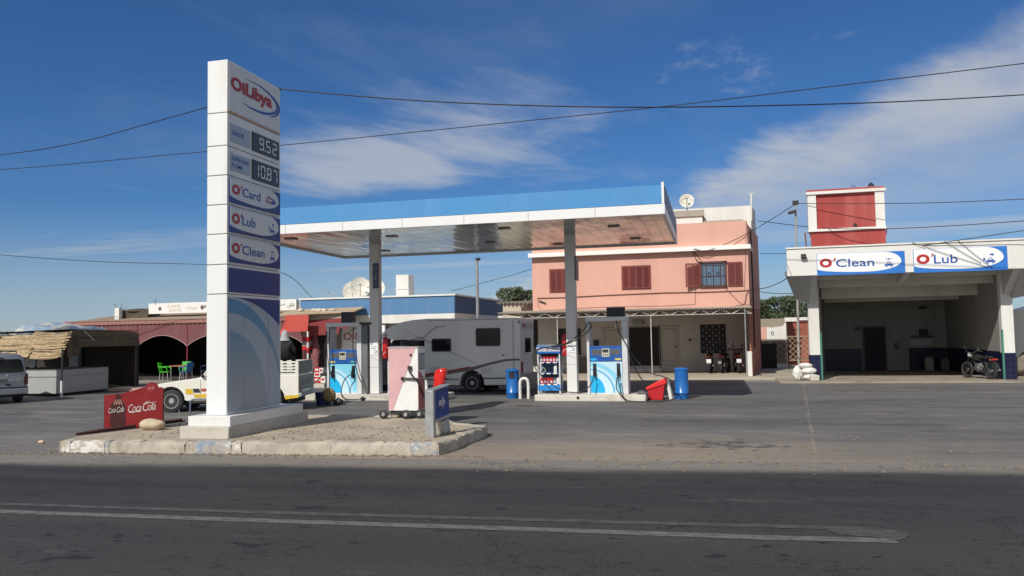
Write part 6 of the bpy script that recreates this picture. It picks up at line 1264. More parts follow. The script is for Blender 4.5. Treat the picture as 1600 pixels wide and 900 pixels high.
# sacks of rubble by the garage column
SK = mat('woven_sack', (.68, .66, .62), .75, var=.06, bump=.7, bsc=14)
for i, (u_, v_, r_, dz_, lb) in enumerate(((1246, 593, (.17, .15, .27), .25, 'white upright sack leftmost in the heap by the garage column'), (1266, 594, (.26, .15, .12), .12, 'white flat sack at the bottom front of the heap by the garage column'), (1264, 588, (.28, .16, .13), .36, 'white slumped sack in the middle of the heap by the garage column'), (1259, 582, (.26, .15, .1), .55, 'cream sack on top of the heap by the garage column'))):
    b_ = G(u_, 594, .06); c = Vector((b_.x, b_.y+.0, .06+dz_)); mb = MB(); mb.blob(c, r_, seed=20+i, amp=.14, sub=3, fq=2.4); single(mb, 'sack', SK, lb, 'sack', (c.x, c.y, c.z-r_[2]), group='rubble sacks by the garage column', smooth=60)
b_ = G(1274, 595, .06); mb = MB(); mb.box(b_.x-.18, b_.x+.14, b_.y-.1, b_.y+.15, .06, .27); single(mb, 'concrete_block', CONCL, 'pale concrete block against the foot of the left garage column', 'block', (b_.x, b_.y, .06), bevel=.02)
# wall and rubble to the right of the garage
a = at(1588, 485, 36); mb = MB(); mb.box(gx1+.02, 22, 38, 38.25, 0, at(1590, 484, 38)[1]); single(mb, 'boundary_wall', WALLW, 'whitewashed boundary wall right of the garage', 'wall', (14, 38, 0))
for i, (u_, v_, r_) in enumerate(((1592, 556, (.5, .4, .22)), (1590, 575, (.35, .3, .2)), (1596, 590, (.35, .25, .16)))):
    c = at(u_, v_, 34.5+.0*i); zc = max(c[1], .25); mb = MB(); mb.blob((c[0]+.2+.3*i, 34.6-.5*i, .42 if i == 0 else .2), r_ if i else (.45, .4, .5), seed=30+i, amp=.18, sub=3); single(mb, 'rubble_stone', mat('rubble', (.22, .19, .15), .95, var=.2, bump=.6), ('large', 'middle sized', 'small')[i]+' dark rubble stone heaped right of the garage', 'stone', (c[0]+.3*i, 34.6-.5*i, 0))
# ------------------------------------------------------------------ walls behind the yard, lattice fence
WB = 48.0
mb = MB(); xa, xb = 3.0, at(1262, 500, WB)[0]+1.2; zt0 = at(1190, 497.5, WB)[1]
bw = thing('yard_wall', 'patched yard wall, part bare block and part whitewash, between pink house and garage', 'wall', (4, WB, 0))
zA = at(1190, 498, WB)[1]; 
mb = MB(); mb.box(at(1186, 500, WB)[0]-.3, at(1226, 500, WB)[0], WB, WB+.2, 0, at(1200, 498, WB)[1]); build(mb, 'bare_block_part', mat('bare_block', (.30, .26, .2), .95, var=.12, bump=.4, bsc=8), bw)
mb = MB(); mb.box(at(1226, 500, WB)[0], at(1290, 500, WB)[0], WB, WB+.2, 0, at(1240, 496, WB)[1]); build(mb, 'white_part', WALLW, bw)
mb = MB(); mb.poly(((0, WB, 0), (1, 0, 0), (0, 0, 1)), [(at(u, v, WB)[0], at(u, v, WB)[1]) for u, v in ((1198, 530), (1231, 530), (1231, 499), (1227, 502), (1225, 507), (1222, 509.5), (1214, 510.5), (1206, 512), (1198, 511))], .003, .012); build(mb, 'whitewash_patch', WALLW, bw)
mb = MB(); mb.rect(((0, WB, 0), (1, 0, 0), (0, 0, 1)), at(1189, 530, WB)[0], at(1189, 530, WB)[1], at(1198, 530, WB)[0], at(1198, 511, WB)[1], .003, .01); build(mb, 'salmon_patch', PINK, bw)
mb = MB(); p = at(1207, 521, WB); mb.tube([(p[0]+.07*math.cos(a), WB-.02, p[1]+.1*math.sin(a)) for a in [2*PI*k/14 for k in range(15)]], .018, 5); build(mb, 'painted_ring', DARK, bw)
q = NT('red_brick'); br = q.n('ShaderNodeTexBrick'); br.inputs['Scale'].default_value = 1; br.inputs['Brick Width'].default_value = .3; br.inputs['Row Height'].default_value = .14; br.inputs['Mortar Size'].default_value = .012
br.inputs['Color1'].default_value = (.36, .10, .06, 1); br.inputs['Color2'].default_value = (.27, .075, .05, 1); br.inputs['Mortar'].default_value = (.22, .12, .09, 1); cm = q.n('ShaderNodeCombineXYZ'); q.l(q.x, cm.inputs[0]); q.l(q.z, cm.inputs[1]); q.l(cm.outputs[0], br.inputs['Vector']); REDB = q.out(br.outputs[0], .9)
a = at(1231, 526, 46.5); b = at(1272, 503, 46.5); mb = MB(); mb.box(a[0], b[0]+.6, 46.5, 47.3, 0, b[1]); sh_ = thing('brick_store', 'low red brick store in front of the white yard wall', 'store', (4.5, 44, 0)); build(mb, 'wall', REDB, sh_)
mb = MB(); mb.box(a[0]-.05, b[0]+.65, 46.45, 47.35, b[1], b[1]+.05); mb.box(a[0]+.6, b[0]+.65, 46.45, 47.35, b[1]+.05, b[1]+.11); build(mb, 'roof', mat('dark_tiles', (.12, .05, .04), .9), sh_); mb = MB(); p = at(1245, 515, 46.5); mb.box(p[0]-.2, p[0]+.2, 46.48, 46.497, p[1]-.02, p[1]+.02); build(mb, 'vent_slot', DARK, sh_)
LT = mat('lattice_wood', (.30, .25, .18), .85, var=.15)
def lattice(xa, xb, y, z0, z1, lb, frame=True, step=.26, m_=LT):
    t = thing('lattice_fence', lb, 'fence', ((xa+xb)/2, y, 0), group='wooden lattice fences in the yard'); W_, H_ = xb-xa, z1-z0; mb = MB()
    for dd in (1, -1):
        c = -H_
        while c < W_+H_:
            p = []
            for (u, v) in ((c, 0), (c+dd*H_, H_)): p.append((u, v))
            (u0, v0), (u1, v1) = p
            def clip(u, v): return u
            t0, t1 = 0, 1
            du = u1-u0
            for lim in (0, W_):
                tt = (lim-u0)/du
                if (lim == 0) == (du > 0): t0 = max(t0, tt)
                else: t1 = min(t1, tt)
            if t1-t0 > .03:
                A_ = Vector((xa+u0+du*t0, y+.008*dd, z0+H_*t0)); B_ = Vector((xa+u0+du*t1, y+.008*dd, z0+H_*t1)); mb.tube([A_, B_], .017, 4)
            c += step
    build(mb, 'lattice_slats', m_, t)
    mb = MB()
    if frame: mb.box(xa, xb, y-.03, y+.03, z1, z1+.05); mb.box(xa, xb, y-.03, y+.03, z0-.05, z0)
    for x in (xa, xb): mb.box(x-.03, x+.03, y-.03, y+.03, 0, z1+.05)
    build(mb, 'fence_frame', m_, t)
Y_ = 40.6; a = at(1232, 562, Y_); b = at(1271, 526, Y_); lattice(a[0], b[0], Y_, max(.12, a[1]), b[1], 'pale wooden lattice fence panel in the sun beside the garage')
a = at(1190, 562, Y_); b = at(1231, 530, Y_); lattice(a[0], b[0], Y_, max(.12, a[1]), b[1]-.05, 'lattice fence panel coloured as in shade, with broken top, next to the pink house', frame=False, step=.33, m_=mat('lattice_shaded', (.05, .04, .035), .85))  # the house's shade is put into this panel's darker wood colour
mb = MB()
for i in range(90):
    c = Vector((rnd.uniform(at(1232, 562, Y_-.3)[0], at(1271, 562, Y_)[0]), Y_-.25+rnd.uniform(-.1, .1), rnd.uniform(.1, .32))); s_ = .06
    a = Vector((rnd.gauss(0, 1), rnd.gauss(0, 1), rnd.gauss(0, 1))).normalized()*s_; b = a.cross(Vector((0, 0, 1)))*.6; mb.add([c-a, c+b, c+a, c-b], [(0, 1, 2, 3)])
build(mb, 'grass', mat('bed_green', (.16, .2, .06), .8), kind='stuff')
for i, u_ in enumerate((1247, 1257)):
    x = at(u_, 563, Y_-.5)[0]; mb = MB(); mb.lathe([(0, 0), (.13, 0), (.18, .22), (.19, .24), (.15, .22), (0, .2)], (x, Y_-.5, .06), n=16); single(mb, 'flower_pot', mat('terracotta', (.4, .11, .06), .85), ('left', 'right')[i]+' one of the two terracotta pots at the foot of the pale lattice fence', 'flower pot', (x, Y_-.5, .06), group='terracotta pots at the lattice fence', smooth=45)
mb = MB(); mb.box(at(1190, 560, 42)[0]-.2, at(1214, 560, 42)[0], 42, 42.6, 0, at(1200, 537, 42)[1]); single(mb, 'dark_shed', mat('dark_shed', (.03, .028, .026), .9), 'low dark shed behind the broken lattice fence', 'shed', (2.8, 42.3, 0))

# ------------------------------------------------------------------ shop with the blue band
BY = 36.0
sx1, sx0 = at(710, 470, BY)[0], at(470, 470, BY)[0]; zt_ = at(710, 459, BY)[1]; zb_ = at(710, 489, BY)[1]; zw = at(480, 504, BY)[1]
sh = thing('filling_station_shop', 'low flat-roofed shop with a blue band and white band, behind the left fuel pump', 'shop', ((sx0+sx1)/2, 40, 0))
SHB = mat('shop_band_blue', (.075, .19, .37), .55, var=.06, sc=.8, streak=1, dirt=(.14, .27, .42), damt=.35, dsc=2)
mb = MB(); mb.box(sx0, sx1, BY, BY+.15, zb_, zt_-.08); build(mb, 'blue_band', SHB, sh); mb = MB(); mb.box(sx1-.15, sx1, BY+.15, 45, zb_, zt_-.08); build(mb, 'blue_band', mat('shop_shaded_blue', (.04, .07, .16), .6), sh)  # side strip has its shade mixed into a darker blue
mb = MB(); zwb = at(600, 505, BY)[1]+.02; zwb = zb_-.42; mb.box(sx0, sx1-.003, BY+.01, BY+.16, zwb, zb_-.004); mb.box(sx1-.16, sx1-.003, BY+.16, 45, zwb, zb_-.004); build(mb, 'white_band', WALLW, sh)
mb = MB(); mb.box(sx0-.1, sx1+.06, BY-.06, 45, zt_-.077, zt_); build(mb, 'roof_edge', mat('roof_edge_white', (.7, .69, .66), .8), sh)
mb = MB(); mb.box(sx0, sx1-.2, BY+.4, BY+.6, 0, zb_-.1); mb.box(sx1-.4, sx1-.2, BY+.6, 45, 0, zb_-.1); build(mb, 'wall', mat('shop_wall', (.45, .42, .37), .9, var=.08, dirt=(.3, .26, .2), damt=.4), sh)
q = NT('fieldstone'); vo = q.n('ShaderNodeTexVoronoi'); vo.inputs['Scale'].default_value = 7; q.l(q.co, vo.inputs['Vector']); c = q.mix(q.rg(vo.outputs['Distance'], .2, .5, 0, .8), (.30, .17, .12), (.42, .36, .28)); c = q.mix(.45, c, vo.outputs['Color'], 'MULTIPLY'); q.bump(vo.outputs['Distance'], .5, .03); STONE = q.out(c, .9)
mb = MB(); mb.box(at(540, 500, BY+.3)[0], at(607, 500, BY+.3)[0], BY+.3, BY+.39, 0, zwb+.2); build(mb, 'stone_facing', STONE, sh)
mb = MB(); mb.box(at(607, 500, BY+.3)[0]+.01, sx1-.2, BY+.32, BY+.39, 0, zwb+.1); build(mb, 'render_panel', mat('render_grey', (.40, .39, .37), .9), sh)
mb = MB(); mb.tube([(at(745, 405, 33)[0], 33, 0), (at(745, 405, 33)[0], 33, at(745, 408, 33)[1])], [.075, .06], 10); lp = thing('lamp_post', 'plain grey steel lamp post rising behind the motorhome', 'lamp post', (at(745, 405, 33)[0], 33, 0)); build(mb, 'post', GALV, lp, smooth=60)
xx, zz_ = at(745, 405, 33); mb = MB(); mb.blob((xx+.05, 33, zz_), (.12, .1, .07), seed=3, amp=.1); build(mb, 'lamp_head', DARK, lp, smooth=60)
# name sign on the shop wall
SYY = BY+.1; a = at(534, 556, SYY); b = at(601, 506, SYY)
sg = thing('name_sign', 'large white sign with red lettering on the stone shop wall behind the left pump', 'sign', ((a[0]+b[0])/2, SYY, a[1]))
mb = MB(); mb.box(a[0], b[0], SYY, SYY+.2, a[1], b[1]-.04); build(mb, 'sign_panel', mat('shop_sign_white', (.76, .76, .75), .5), sg, bevel=.01)
F = ((a[0], SYY, 0), (1, 0, 0), (0, 0, 1)); Ws = b[0]-a[0]
mb = MB(); z_ = at(540, 533, SYY)[1]; z2_ = at(540, 517, SYY)[1]; text(mb, F, 'OiLibya', .10, z_-.06, Ws-.35, z2_-.10, .012, bold=.0); build(mb, 'lettering', RED, sg)
mb = MB(); mb.poly(F, crescent(Ws*.55, (z_+z2_)/2, Ws*.40, .48, 15, 165, .05), .002, .006); mb.poly(F, crescent(Ws*.55, (z_+z2_)/2, Ws*.40, .42, 190, 350, .05), .002, .006); build(mb, 'emblem', BLUE, sg)
# roof items
a = at(619, 458, 38); b = at(638, 429, 38); ch = thing('chimney', 'tall square whitewashed chimney on the shop roof', 'chimney', ((a[0]+b[0])/2, 38.4, zt_))
mb = MB(); mb.box(a[0], b[0], 38, 38.8, zt_, b[1]); build(mb, 'shaft', WALLW, ch); mb = MB(); mb.box(a[0]-.03, b[0]+.03, 37.97, 38.83, zt_+.42, zt_+.47); build(mb, 'collar', WALLW, ch)
for (u_, v_, r_, aim, yy, lb) in ((552, 454, .55, (.25, -.8, .45), 37.9, 'leftmost cream satellite dish on the shop roof, partly behind the next one'), (563, 448.5, .50, (.4, -.9, .3), 37.2, 'middle cream satellite dish on the shop roof, seen face on'), (585, 450, .52, (.35, -.85, .3), 37.6, 'right cream satellite dish on the shop roof, behind the canopy column')):
    c = at(u_, v_, yy); dish(lb, (c[0], yy, c[1]), r_, aim, group='satellite dishes on the shop roof')
p = at(518, 458, 37.5); mb = MB(); mb.tube([(p[0], 37.5, zt_), (p[0]-.1, 37.5, zt_+.15), (p[0]-.22, 37.5, zt_+.32)], .025, 5); mb.cyl((p[0]-.26, 37.5, zt_+.3), (p[0]-.16, 37.5, zt_+.36), .05, n=8); single(mb, 'antenna', GREYM, 'small bent antenna on the shop roof left of the satellite dishes', 'antenna', (p[0], 37.5, zt_))
# shed with corrugated roof right of the shop
Y_ = 38.5; a = at(786, 490, Y_); b = at(830, 472, Y_); s2 = thing('roof_shed', 'small pale masonry shed with a wavy grey sheet roof between shop and pink house', 'shed', ((a[0]+b[0])/2, 39, 2))
mb = MB(); mb.box(a[0], b[0]-.3, Y_, Y_+2, 0, b[1]-.05); build(mb, 'wall', mat('shed_block', (.50, .44, .35), .9, var=.1), s2)
mb = MB(); vs = []; fs = []; n = 60
for i in range(n+1): x = a[0]-.3+(b[0]-a[0]+.3)*i/n; h = .05*math.sin(i*.9); vs += [(x, Y_-.15, b[1]+h-.04*i/n), (x, Y_+2.2, b[1]+.12+h), (x, Y_-.15, b[1]+h-.04*i/n-.03), (x, Y_+2.2, b[1]+.09+h)]
for i in range(n): k = i*4; fs += [(k, k+4, k+5, k+1), (k+2, k+3, k+7, k+6), (k, k+2, k+6, k+4)]
mb.add(vs, fs); build(mb, 'roof', mat('fibre_dark', (.26, .23, .19), .9), s2, smooth=60)
mb = MB(); p = at(828, 485, Y_-.2); mb.blob((p[0]-.2, Y_-.3, p[1]+.0), (.22, .2, .22), seed=4, amp=.25); build(mb, 'dark_bundle', mat('bundle', (.08, .05, .04), .9), s2)

# ------------------------------------------------------------------ cafe with maroon arcade awning
KY = 36.0
K = lambda x, y, Y=KY: at(x, y, Y)
cf = thing('cafe_building', 'long low cafe building with a dark open front behind the arched maroon awning', 'cafe', (-26, 40, 0))
ckx0, ckx1 = K(110, 500)[0], sx0-.05
BRN = mat('earth_roof', (.27, .20, .135), .95, var=.1, bump=.3, sc=1, dirt=(.36, .28, .19), damt=.5, dsc=1.2); DIN = mat('cafe_dark', (.03, .022, .02), .9, var=.2)
mb = MB(); mb.box(ckx0, ckx1, 43.5, 43.8, 0, 3.3); mb.box(ckx0, ckx0+.2, 38.2, 43.5, 0, 3.0); mb.box(ckx1-.2, ckx1, 36.9, 43.5, 0, 3.3); build(mb, 'back_wall', DIN, cf)
zr0, zr1 = 3.06, 3.42
mb = MB(); mb.add([(ckx0, KY-.1, zr0+.0), (ckx1, KY-.1, zr0+.0), (ckx1, 39.0, zr1+.12), (ckx0+1.2, 39.0, zr1+.12), (ckx0, 43.8, zr0), (ckx1, 43.8, zr0)], [(0, 1, 2, 3), (3, 2, 5, 4), (0, 4, 5, 1), (0, 3, 4), (1, 5, 2)]); build(mb, 'earth_roof', BRN, cf)
mb = MB(); mb.box(ckx0+2, ckx1, 38.5, 38.9, zr0+.02, 3.72); build(mb, 'parapet', mat('parapet_beige', (.42, .34, .23), .95, var=.12, bump=.3), cf)
# arcade awning: arched valances between posts
aw = thing('arcade_awning', 'faded maroon canvas awning with arched openings along the cafe front', 'awning', (-25.5, KY, 0))
piers = [K(217, 540)[0]-3.6, K(217, 540)[0]+.02, K(295.5, 540)[0], K(295.5, 540)[0]+3.4, K(295.5, 540)[0]+6.6]
zt2 = 3.0; zsp = K(295, 541)[1]; zap = K(256, 524)[1]
for i in range(len(piers)-1):
    a, b = piers[i], piers[i+1]; F = ((0, KY-.15, 0), (1, 0, 0), (0, 0, 1)); n = 16
    pts = [(a, zt2), (a, zsp)]+[(a+(b-a)*k/n, zsp+(zap-zsp)*math.sin(PI*k/n)**.8) for k in range(1, n)]+[(b, zsp), (b, zt2)]
    mb = MB(); mb.poly(F, pts, 0, .012); vl = build(mb, 'arched_valance', AWNM, aw)
    mb = MB(); mb.tube([(x, KY-.17, z) for x, z in pts[1:-1]], .014, 5); build(mb, 'piping', mat('piping_pale', (.48, .36, .34), .8), vl)
n = 110; mb = MB(); vs = []; fs = []; a, b = piers[0]-1.2, piers[-1]
for i in range(n*4+1):
    t = i/(n*4); x = a+(b-a)*t; sc_ = .045*abs(math.sin(PI*t*n*.5)); vs += [(x, KY+.1, zr0+.04), (x, KY-.22-.02*math.sin(t*n*PI), zt2-.02), (x, KY-.24-.03*math.sin(t*n*PI), zt2-.10-sc_)]
for i in range(n*4): k = i*3; fs += [(k, k+1, k+4, k+3), (k+1, k+2, k+5, k+4)]
mb.add(vs, fs); build(mb, 'scalloped_top', mat('canvas_top', (.30, .14, .12), .85, var=.15, sc=4), aw)
for i, x in enumerate(piers[1:]):
    mb = MB(); mb.tube([(x, KY-.15, 0), (x, KY-.15, zsp)], .03, 8); mb.tube([(x, KY-.18, zsp), (x, KY-.18, zt2-.05)], .018, 6); build(mb, 'post', mat('post_maroon', (.30, .03, .07), .5), aw)
# roof sign, roofing roll, post
a = K(232, 492, 37); zlo = at(280, 489.5, 37)[1]; zhi = at(280, 473, 37)[1]
rs = thing('roof_sign', 'long white roof sign with faded coloured lettering above the maroon awning', 'sign', (-24, 37, 3.4)); xe = at(463, 470, 37)[0]
mb = MB(); mb.box(a[0], xe, 37, 37.25, zlo, zhi); build(mb, 'sign_box', mat('cafe_sign', (.74, .73, .70), .6, var=.03), rs, bevel=.01)
F = ((0, 37, 0), (1, 0, 0), (0, 0, 1)); X = lambda u: at(u, 480, 37)[0]; H_ = zhi-zlo
GOLD = mat('faded_gold', (.50, .38, .24), .7, var=.2, sc=8); mb = MB()
for (s_, u0_, u1_, f0, f1) in (('CAFE', 262, 282, .55, .82), ('SNACK', 264, 284, .15, .45)): text(mb, F, s_, X(u0_), zlo+f0*H_, X(u1_), zlo+f1*H_, .004)
def arab(mb, F, s_, x0, z0, x1, z1, n): text(mb, F, s_, x0, z0, x1, z1, n)
arab(mb, F, '\uFEEA\uFEF3\uFEFC\uFEE4\uFE9F'[::1], X(291), zlo+.25*H_, X(308), zlo+.72*H_, .004); build(mb, 'lettering', GOLD, rs)
mb = MB(); mb.poly(F, ell(X(316)-.0, zlo+.5*H_, .10, .12, 0, 345, 12), .004, .008); mb.rect(F, X(316)+.13, zlo+.45*H_, X(316)+.22, zlo+.7*H_, .004, .008); mb.poly(F, ell(X(250), zlo+.48*H_, .10, .1, 0, 345, 12), .004, .006); build(mb, 'cup_symbol', mat('cup_brown', (.14, .07, .08), .6), rs)
mb = MB(); arab(mb, F, '\uFEB0\uFEE3', X(437), zlo+.38*H_, X(446), zlo+.7*H_, .004); arab(mb, F, '\uFEF0\uFEEC\uFED8\uFEE3', X(449), zlo+.18*H_, X(460), zlo+.8*H_, .004); build(mb, 'lettering', mat('script_brown', (.12, .09, .05), .7), rs)
mb = MB(); a = K(179, 499, 36.6); b = K(186, 481, 36.6); mb.box(a[0], b[0], 36.6, 36.85, zr0, b[1]); single(mb, 'roof_post', WALLW, 'short whitewashed post standing on the cafe roof', 'post', (a[0], 36.6, zr0))
a = K(187, 490, 37); b = K(231, 490, 37); mb = MB(); mb.box(a[0], b[0], 37, 38, zr0+.02, K(200, 484, 37)[1]); mb.blob(((a[0]+b[0])/2, 37.4, K(200, 485, 37)[1]-.03), ((b[0]-a[0])/2, .5, .13), seed=9, amp=.05, sub=3)
single(mb, 'roof_store', mat('dark_felt', (.085, .065, .05), .95, var=.3, bump=.5), 'dark felt covered hump on the cafe roof between white post and roof sign', 'roof store', (a[0], 37, zr0))
mb = MB()
for (u0_, v0_, u1_, v1_) in ((187, 484, 178, 475), (188, 484, 191, 474), (190, 484, 199, 479), (243, 474, 243, 467)): p, q_ = K(u0_, v0_, 37), K(u1_, v1_, 37); mb.tube([(p[0], 37, p[1]-.1), (q_[0], 37, q_[1])], .012, 4)
single(mb, 'reinforcing_rods', mat('rod_dark', (.06, .05, .05), .8), 'thin bare reinforcing rods sticking up from the cafe roof', 'rods', (a[0], 37, 3.5))
# furniture in the cafe
def chair(label, c, loc, rz, first=None):
    mt_ = mat('chair_'+c[0], c[1], .45, var=.03)
    t = thing('chair', label, 'chair', loc, rz, 'plastic cafe chairs'); kw = dict(parent=t, w=False)
    mb = MB(); mb.box(-.22, .22, -.2, .22, .42, .45); build(mb, 'seat', mt_, bevel=.012, **kw)
    mb = MB(); mb.add([(-.2, -.21, .45), (.2, -.21, .45), (.22, -.3, .9), (-.22, -.3, .9), (-.2, -.18, .45), (.2, -.18, .45), (.22, -.27, .9), (-.22, -.27, .9)], [(0, 1, 2, 3), (7, 6, 5, 4), (0, 4, 5, 1), (3, 2, 6, 7), (1, 5, 6, 2), (0, 3, 7, 4)]); build(mb, 'backrest', mt_, bevel=.012, **kw)
    for s_ in (-1, 1): mb = MB(); mb.tube(curve([(s_*.22, -.26, .7), (s_*.25, -.05, .68), (s_*.25, .15, .64), (s_*.22, .2, .45)], 4), .02, 6); build(mb, 'armrest', mt_, smooth=60, **kw)
    for x in (-.18, .18):
        for y in (-.17, .18): mb = MB(); mb.tube([(x, y, .42), (x*1.2, y*1.25, 0)], .016, 6); build(mb, 'leg', mat('chair_leg', (.55, .55, .55), .4, .5), **kw)
    return t
CYY = 34.6
pp = lambda u: at(u, 590, CYY)[0]
chair('bright green plastic armchair, front one at the cafe table', ('green', (.06, .62, .02)), (pp(258), CYY, 0), math.radians(-75))
chair('green plastic armchair behind the cafe table', ('green2', (.05, .42, .03)), (pp(271), CYY+.9, 0), math.radians(-160))
chair('blue plastic armchair with white legs at the right of the cafe table', ('blue', (.04, .16, .42)), (pp(291), CYY, 0), math.radians(80))
chair('dark blue plastic chair behind the maroon awning post', ('navy', (.03, .05, .14)), (pp(300), CYY+1.2, 0), math.radians(70))
chair('rust red chair in the dark corner left of the arches', ('rust', (.12, .025, .012)), (at(186, 590, 34)[0], 34.6, 0), math.radians(-80))
tb = thing('table', 'small cafe table with an orange top between the green and blue chairs', 'table', (pp(277), CYY+.2, 0)); x = pp(277)
mb = MB(); mb.box(x-.4, x+.45, CYY-.1, CYY+.7, .70, .74); build(mb, 'tabletop', mat('orange_top', (.42, .18, .09), .6), tb)
for a_ in (-.33, .38):
    for b_ in (-.04, .64): mb = MB(); mb.tube([(x+a_, CYY+b_, 0), (x+a_, CYY+b_, .7)], .018, 6); build(mb, 'leg', GALV, tb)
# posts and steps in the shade
mb = MB(); p = G(206, 600); mb.tube([(p.x, p.y, 0), (p.x, p.y, .6)], .03, 8); single(mb, 'short_post', mat('post_pale', (.6, .6, .6)), 'short grey post in the shade between counter and red drinks board', 'post', (p.x, p.y, 0))
mb = MB(); p = G(198, 612); mb.box(p.x-.9, p.x+.8, p.y, p.y+1.2, 0, .14); single(mb, 'doorstep', mat('pinkish_step', (.42, .3, .25), .9, var=.15), 'low pinkish step on the ground behind the red drinks board', 'step', (p.x, p.y, 0), bevel=.02)
mb = MB(); p = G(175, 607); mb.blob((p.x, p.y, .05), (.7, .25, .09), seed=3, amp=.3, sub=3); single(mb, 'rubble_heap', mat('rubble', (.2, .2, .2)), 'small grey rubble heap in front of the dark stall', 'rubble', (p.x, p.y, 0))

# ------------------------------------------------------------------ red awning stall
RYY = 34.2
R_ = lambda x, y, Y=RYY: at(x, y, Y)
ra = thing('stall_awning', 'red canvas stall awning with one flap turned up, beside the left fuel pump', 'awning', (-19, RYY, 0))
zt_r = R_(450, 492)[1]; F = ((0, RYY, 0), (1, 0, 0), (0, 0, 1))
mb = MB(); mb.poly(F, [R_(446, 492.5), R_(451, 518), R_(481, 518), R_(482.5, 491.5)][::1][::-1], 0, .02); build(mb, 'front_flap', AWNR, ra)
mb = MB(); a, b, c, d = R_(447, 493), R_(451, 518), R_(439, 524), R_(436, 530)
mb.add([(a[0], RYY, a[1]), (b[0], RYY+.0, b[1]), (c[0], RYY-.3, c[1]), (c[0]-.1, RYY+.3, R_(440, 512)[1]), (d[0], RYY+.1, d[1]), (R_(447, 545)[0], RYY-.1, R_(447, 540)[1])], [(0, 3, 1), (1, 3, 2), (2, 4, 5), (1, 2, 5)]); build(mb, 'folded_flap', AWNR, ra)
mb = MB(); a = R_(483, 502, RYY+.6); b = R_(545, 525, RYY+.6); mb.poly(((0, RYY+.6, 0), (1, 0, 0), (0, 0, 1)), [(a[0], R_(483, 524, RYY+.6)[1]), (b[0]-.55, R_(483, 524, RYY+.6)[1]), (b[0]-.45, R_(520, 512, RYY+.6)[1]), (b[0]-.05, R_(540, 514, RYY+.6)[1]), (b[0], a[1]+.12), (a[0], a[1]+.05)], 0, .02); build(mb, 'red_valance', mat('valance_dark_red', (.22, .035, .035), .8, var=.12), ra)
mb = MB(); mb.poly(((0, RYY+.58, 0), (1, 0, 0), (0, 0, 1)), [(a[0], a[1]+.06), (b[0]+.02, a[1]+.13), (b[0]+.0, R_(540, 487, RYY+.6)[1]), (a[0], R_(483, 491, RYY+.6)[1])], 0, .02); build(mb, 'beige_valance', mat('beige_canvas', (.42, .36, .29), .85, var=.1), ra)
mb = MB(); a = R_(438, 492); b = R_(546, 486); vs = [(a[0]-.2, RYY-.05, a[1]+.03), (b[0], RYY+.5, b[1]), (b[0], BY-.1, b[1]+.25), (a[0]-.2, BY-.1, a[1]+.3)]; mb.add(vs+[(x, y, z-.06) for x, y, z in vs], [(0, 1, 2, 3), (7, 6, 5, 4), (0, 4, 5, 1), (1, 5, 6, 2), (2, 6, 7, 3), (3, 7, 4, 0)]); build(mb, 'reed_roof', mat('earthy_mat', (.44, .34, .23), .95, var=.15, bump=.5), ra)
for i, u_ in enumerate((492, 500, 508, 520, 471)):
    p = at(u_, 484, 35); mb = MB(); mb.blob((p[0], 34.95, p[1]-.02), (.16, .14, .09), seed=50+i, amp=.25); single(mb, 'roof_stone', mat('roof_stone', (.55, .50, .42), .9), ('leftmost of four stones right of the sign on the stall roof', 'second of four stones right of the sign on the stall roof', 'third of four stones right of the sign on the stall roof', 'rightmost pale stone on the stall roof', 'stone on the stall roof just below the right end of the white sign')[i], 'stone', (p[0], 34.95, p[1]-.1), smooth=50)
mb = MB(); p = R_(481, 518); pb_ = R_(481, 560)
for k in range(6): mb.use(WALLW if k % 2 == 0 else BRED); z1_ = p[1]-(p[1]-0)*k/9; z0_ = p[1]-(p[1]-0)*(k+1)/9; mb.cyl((p[0], RYY, z0_), (p[0], RYY, z1_), .045, n=8)
mb.use(WALLW); mb.cyl((p[0], RYY, 0), (p[0], RYY, p[1]-p[1]*6/9), .045, n=8); build(mb, 'striped_post', None, ra)
mb = MB(); mb.box(R_(439, 500)[0], R_(481, 500)[0], RYY+2.0, RYY+2.1, 0, 2.7); build(mb, 'stall_back', mat('stall_dark', (.03, .02, .02), .9), ra)
mb = MB(); mb.box(R_(481, 500)[0]+.1, at(521, 500, RYY+1.6)[0], RYY+1.6, RYY+1.7, 0, 2.9); build(mb, 'stall_back', mat('stall_dark_red', (.06, .03, .03), .9, var=.4, sc=3), ra)
for (u0_, v0_, u1_, v1_, c_) in ((472, 547, 483, 541, 'r'), (472, 541, 483, 533, 'w'), (472, 533, 483, 526, 'r'), (473, 526, 481, 518, 'w')):
    p, q_ = at(u0_, v0_, 34.9), at(u1_, v1_, 34.9); mb = MB(); mb.box(p[0], q_[0], 34.9, 35.2, p[1], q_[1]); build(mb, 'striped_board', BRED if c_ == 'r' else mat('board_grey', (.25, .24, .22), .8), ra)
mb = MB(); a = R_(486, 530, 35.2); b = R_(496, 600, 35.2); mb.blob(((a[0]+b[0])/2+.05, 35.2, 1.3), (.2, .1, .85), seed=7, amp=.2, sub=3); build(mb, 'hanging_rug', mat('rug_rose', (.22, .08, .08), .9, var=.4, sc=12), ra)
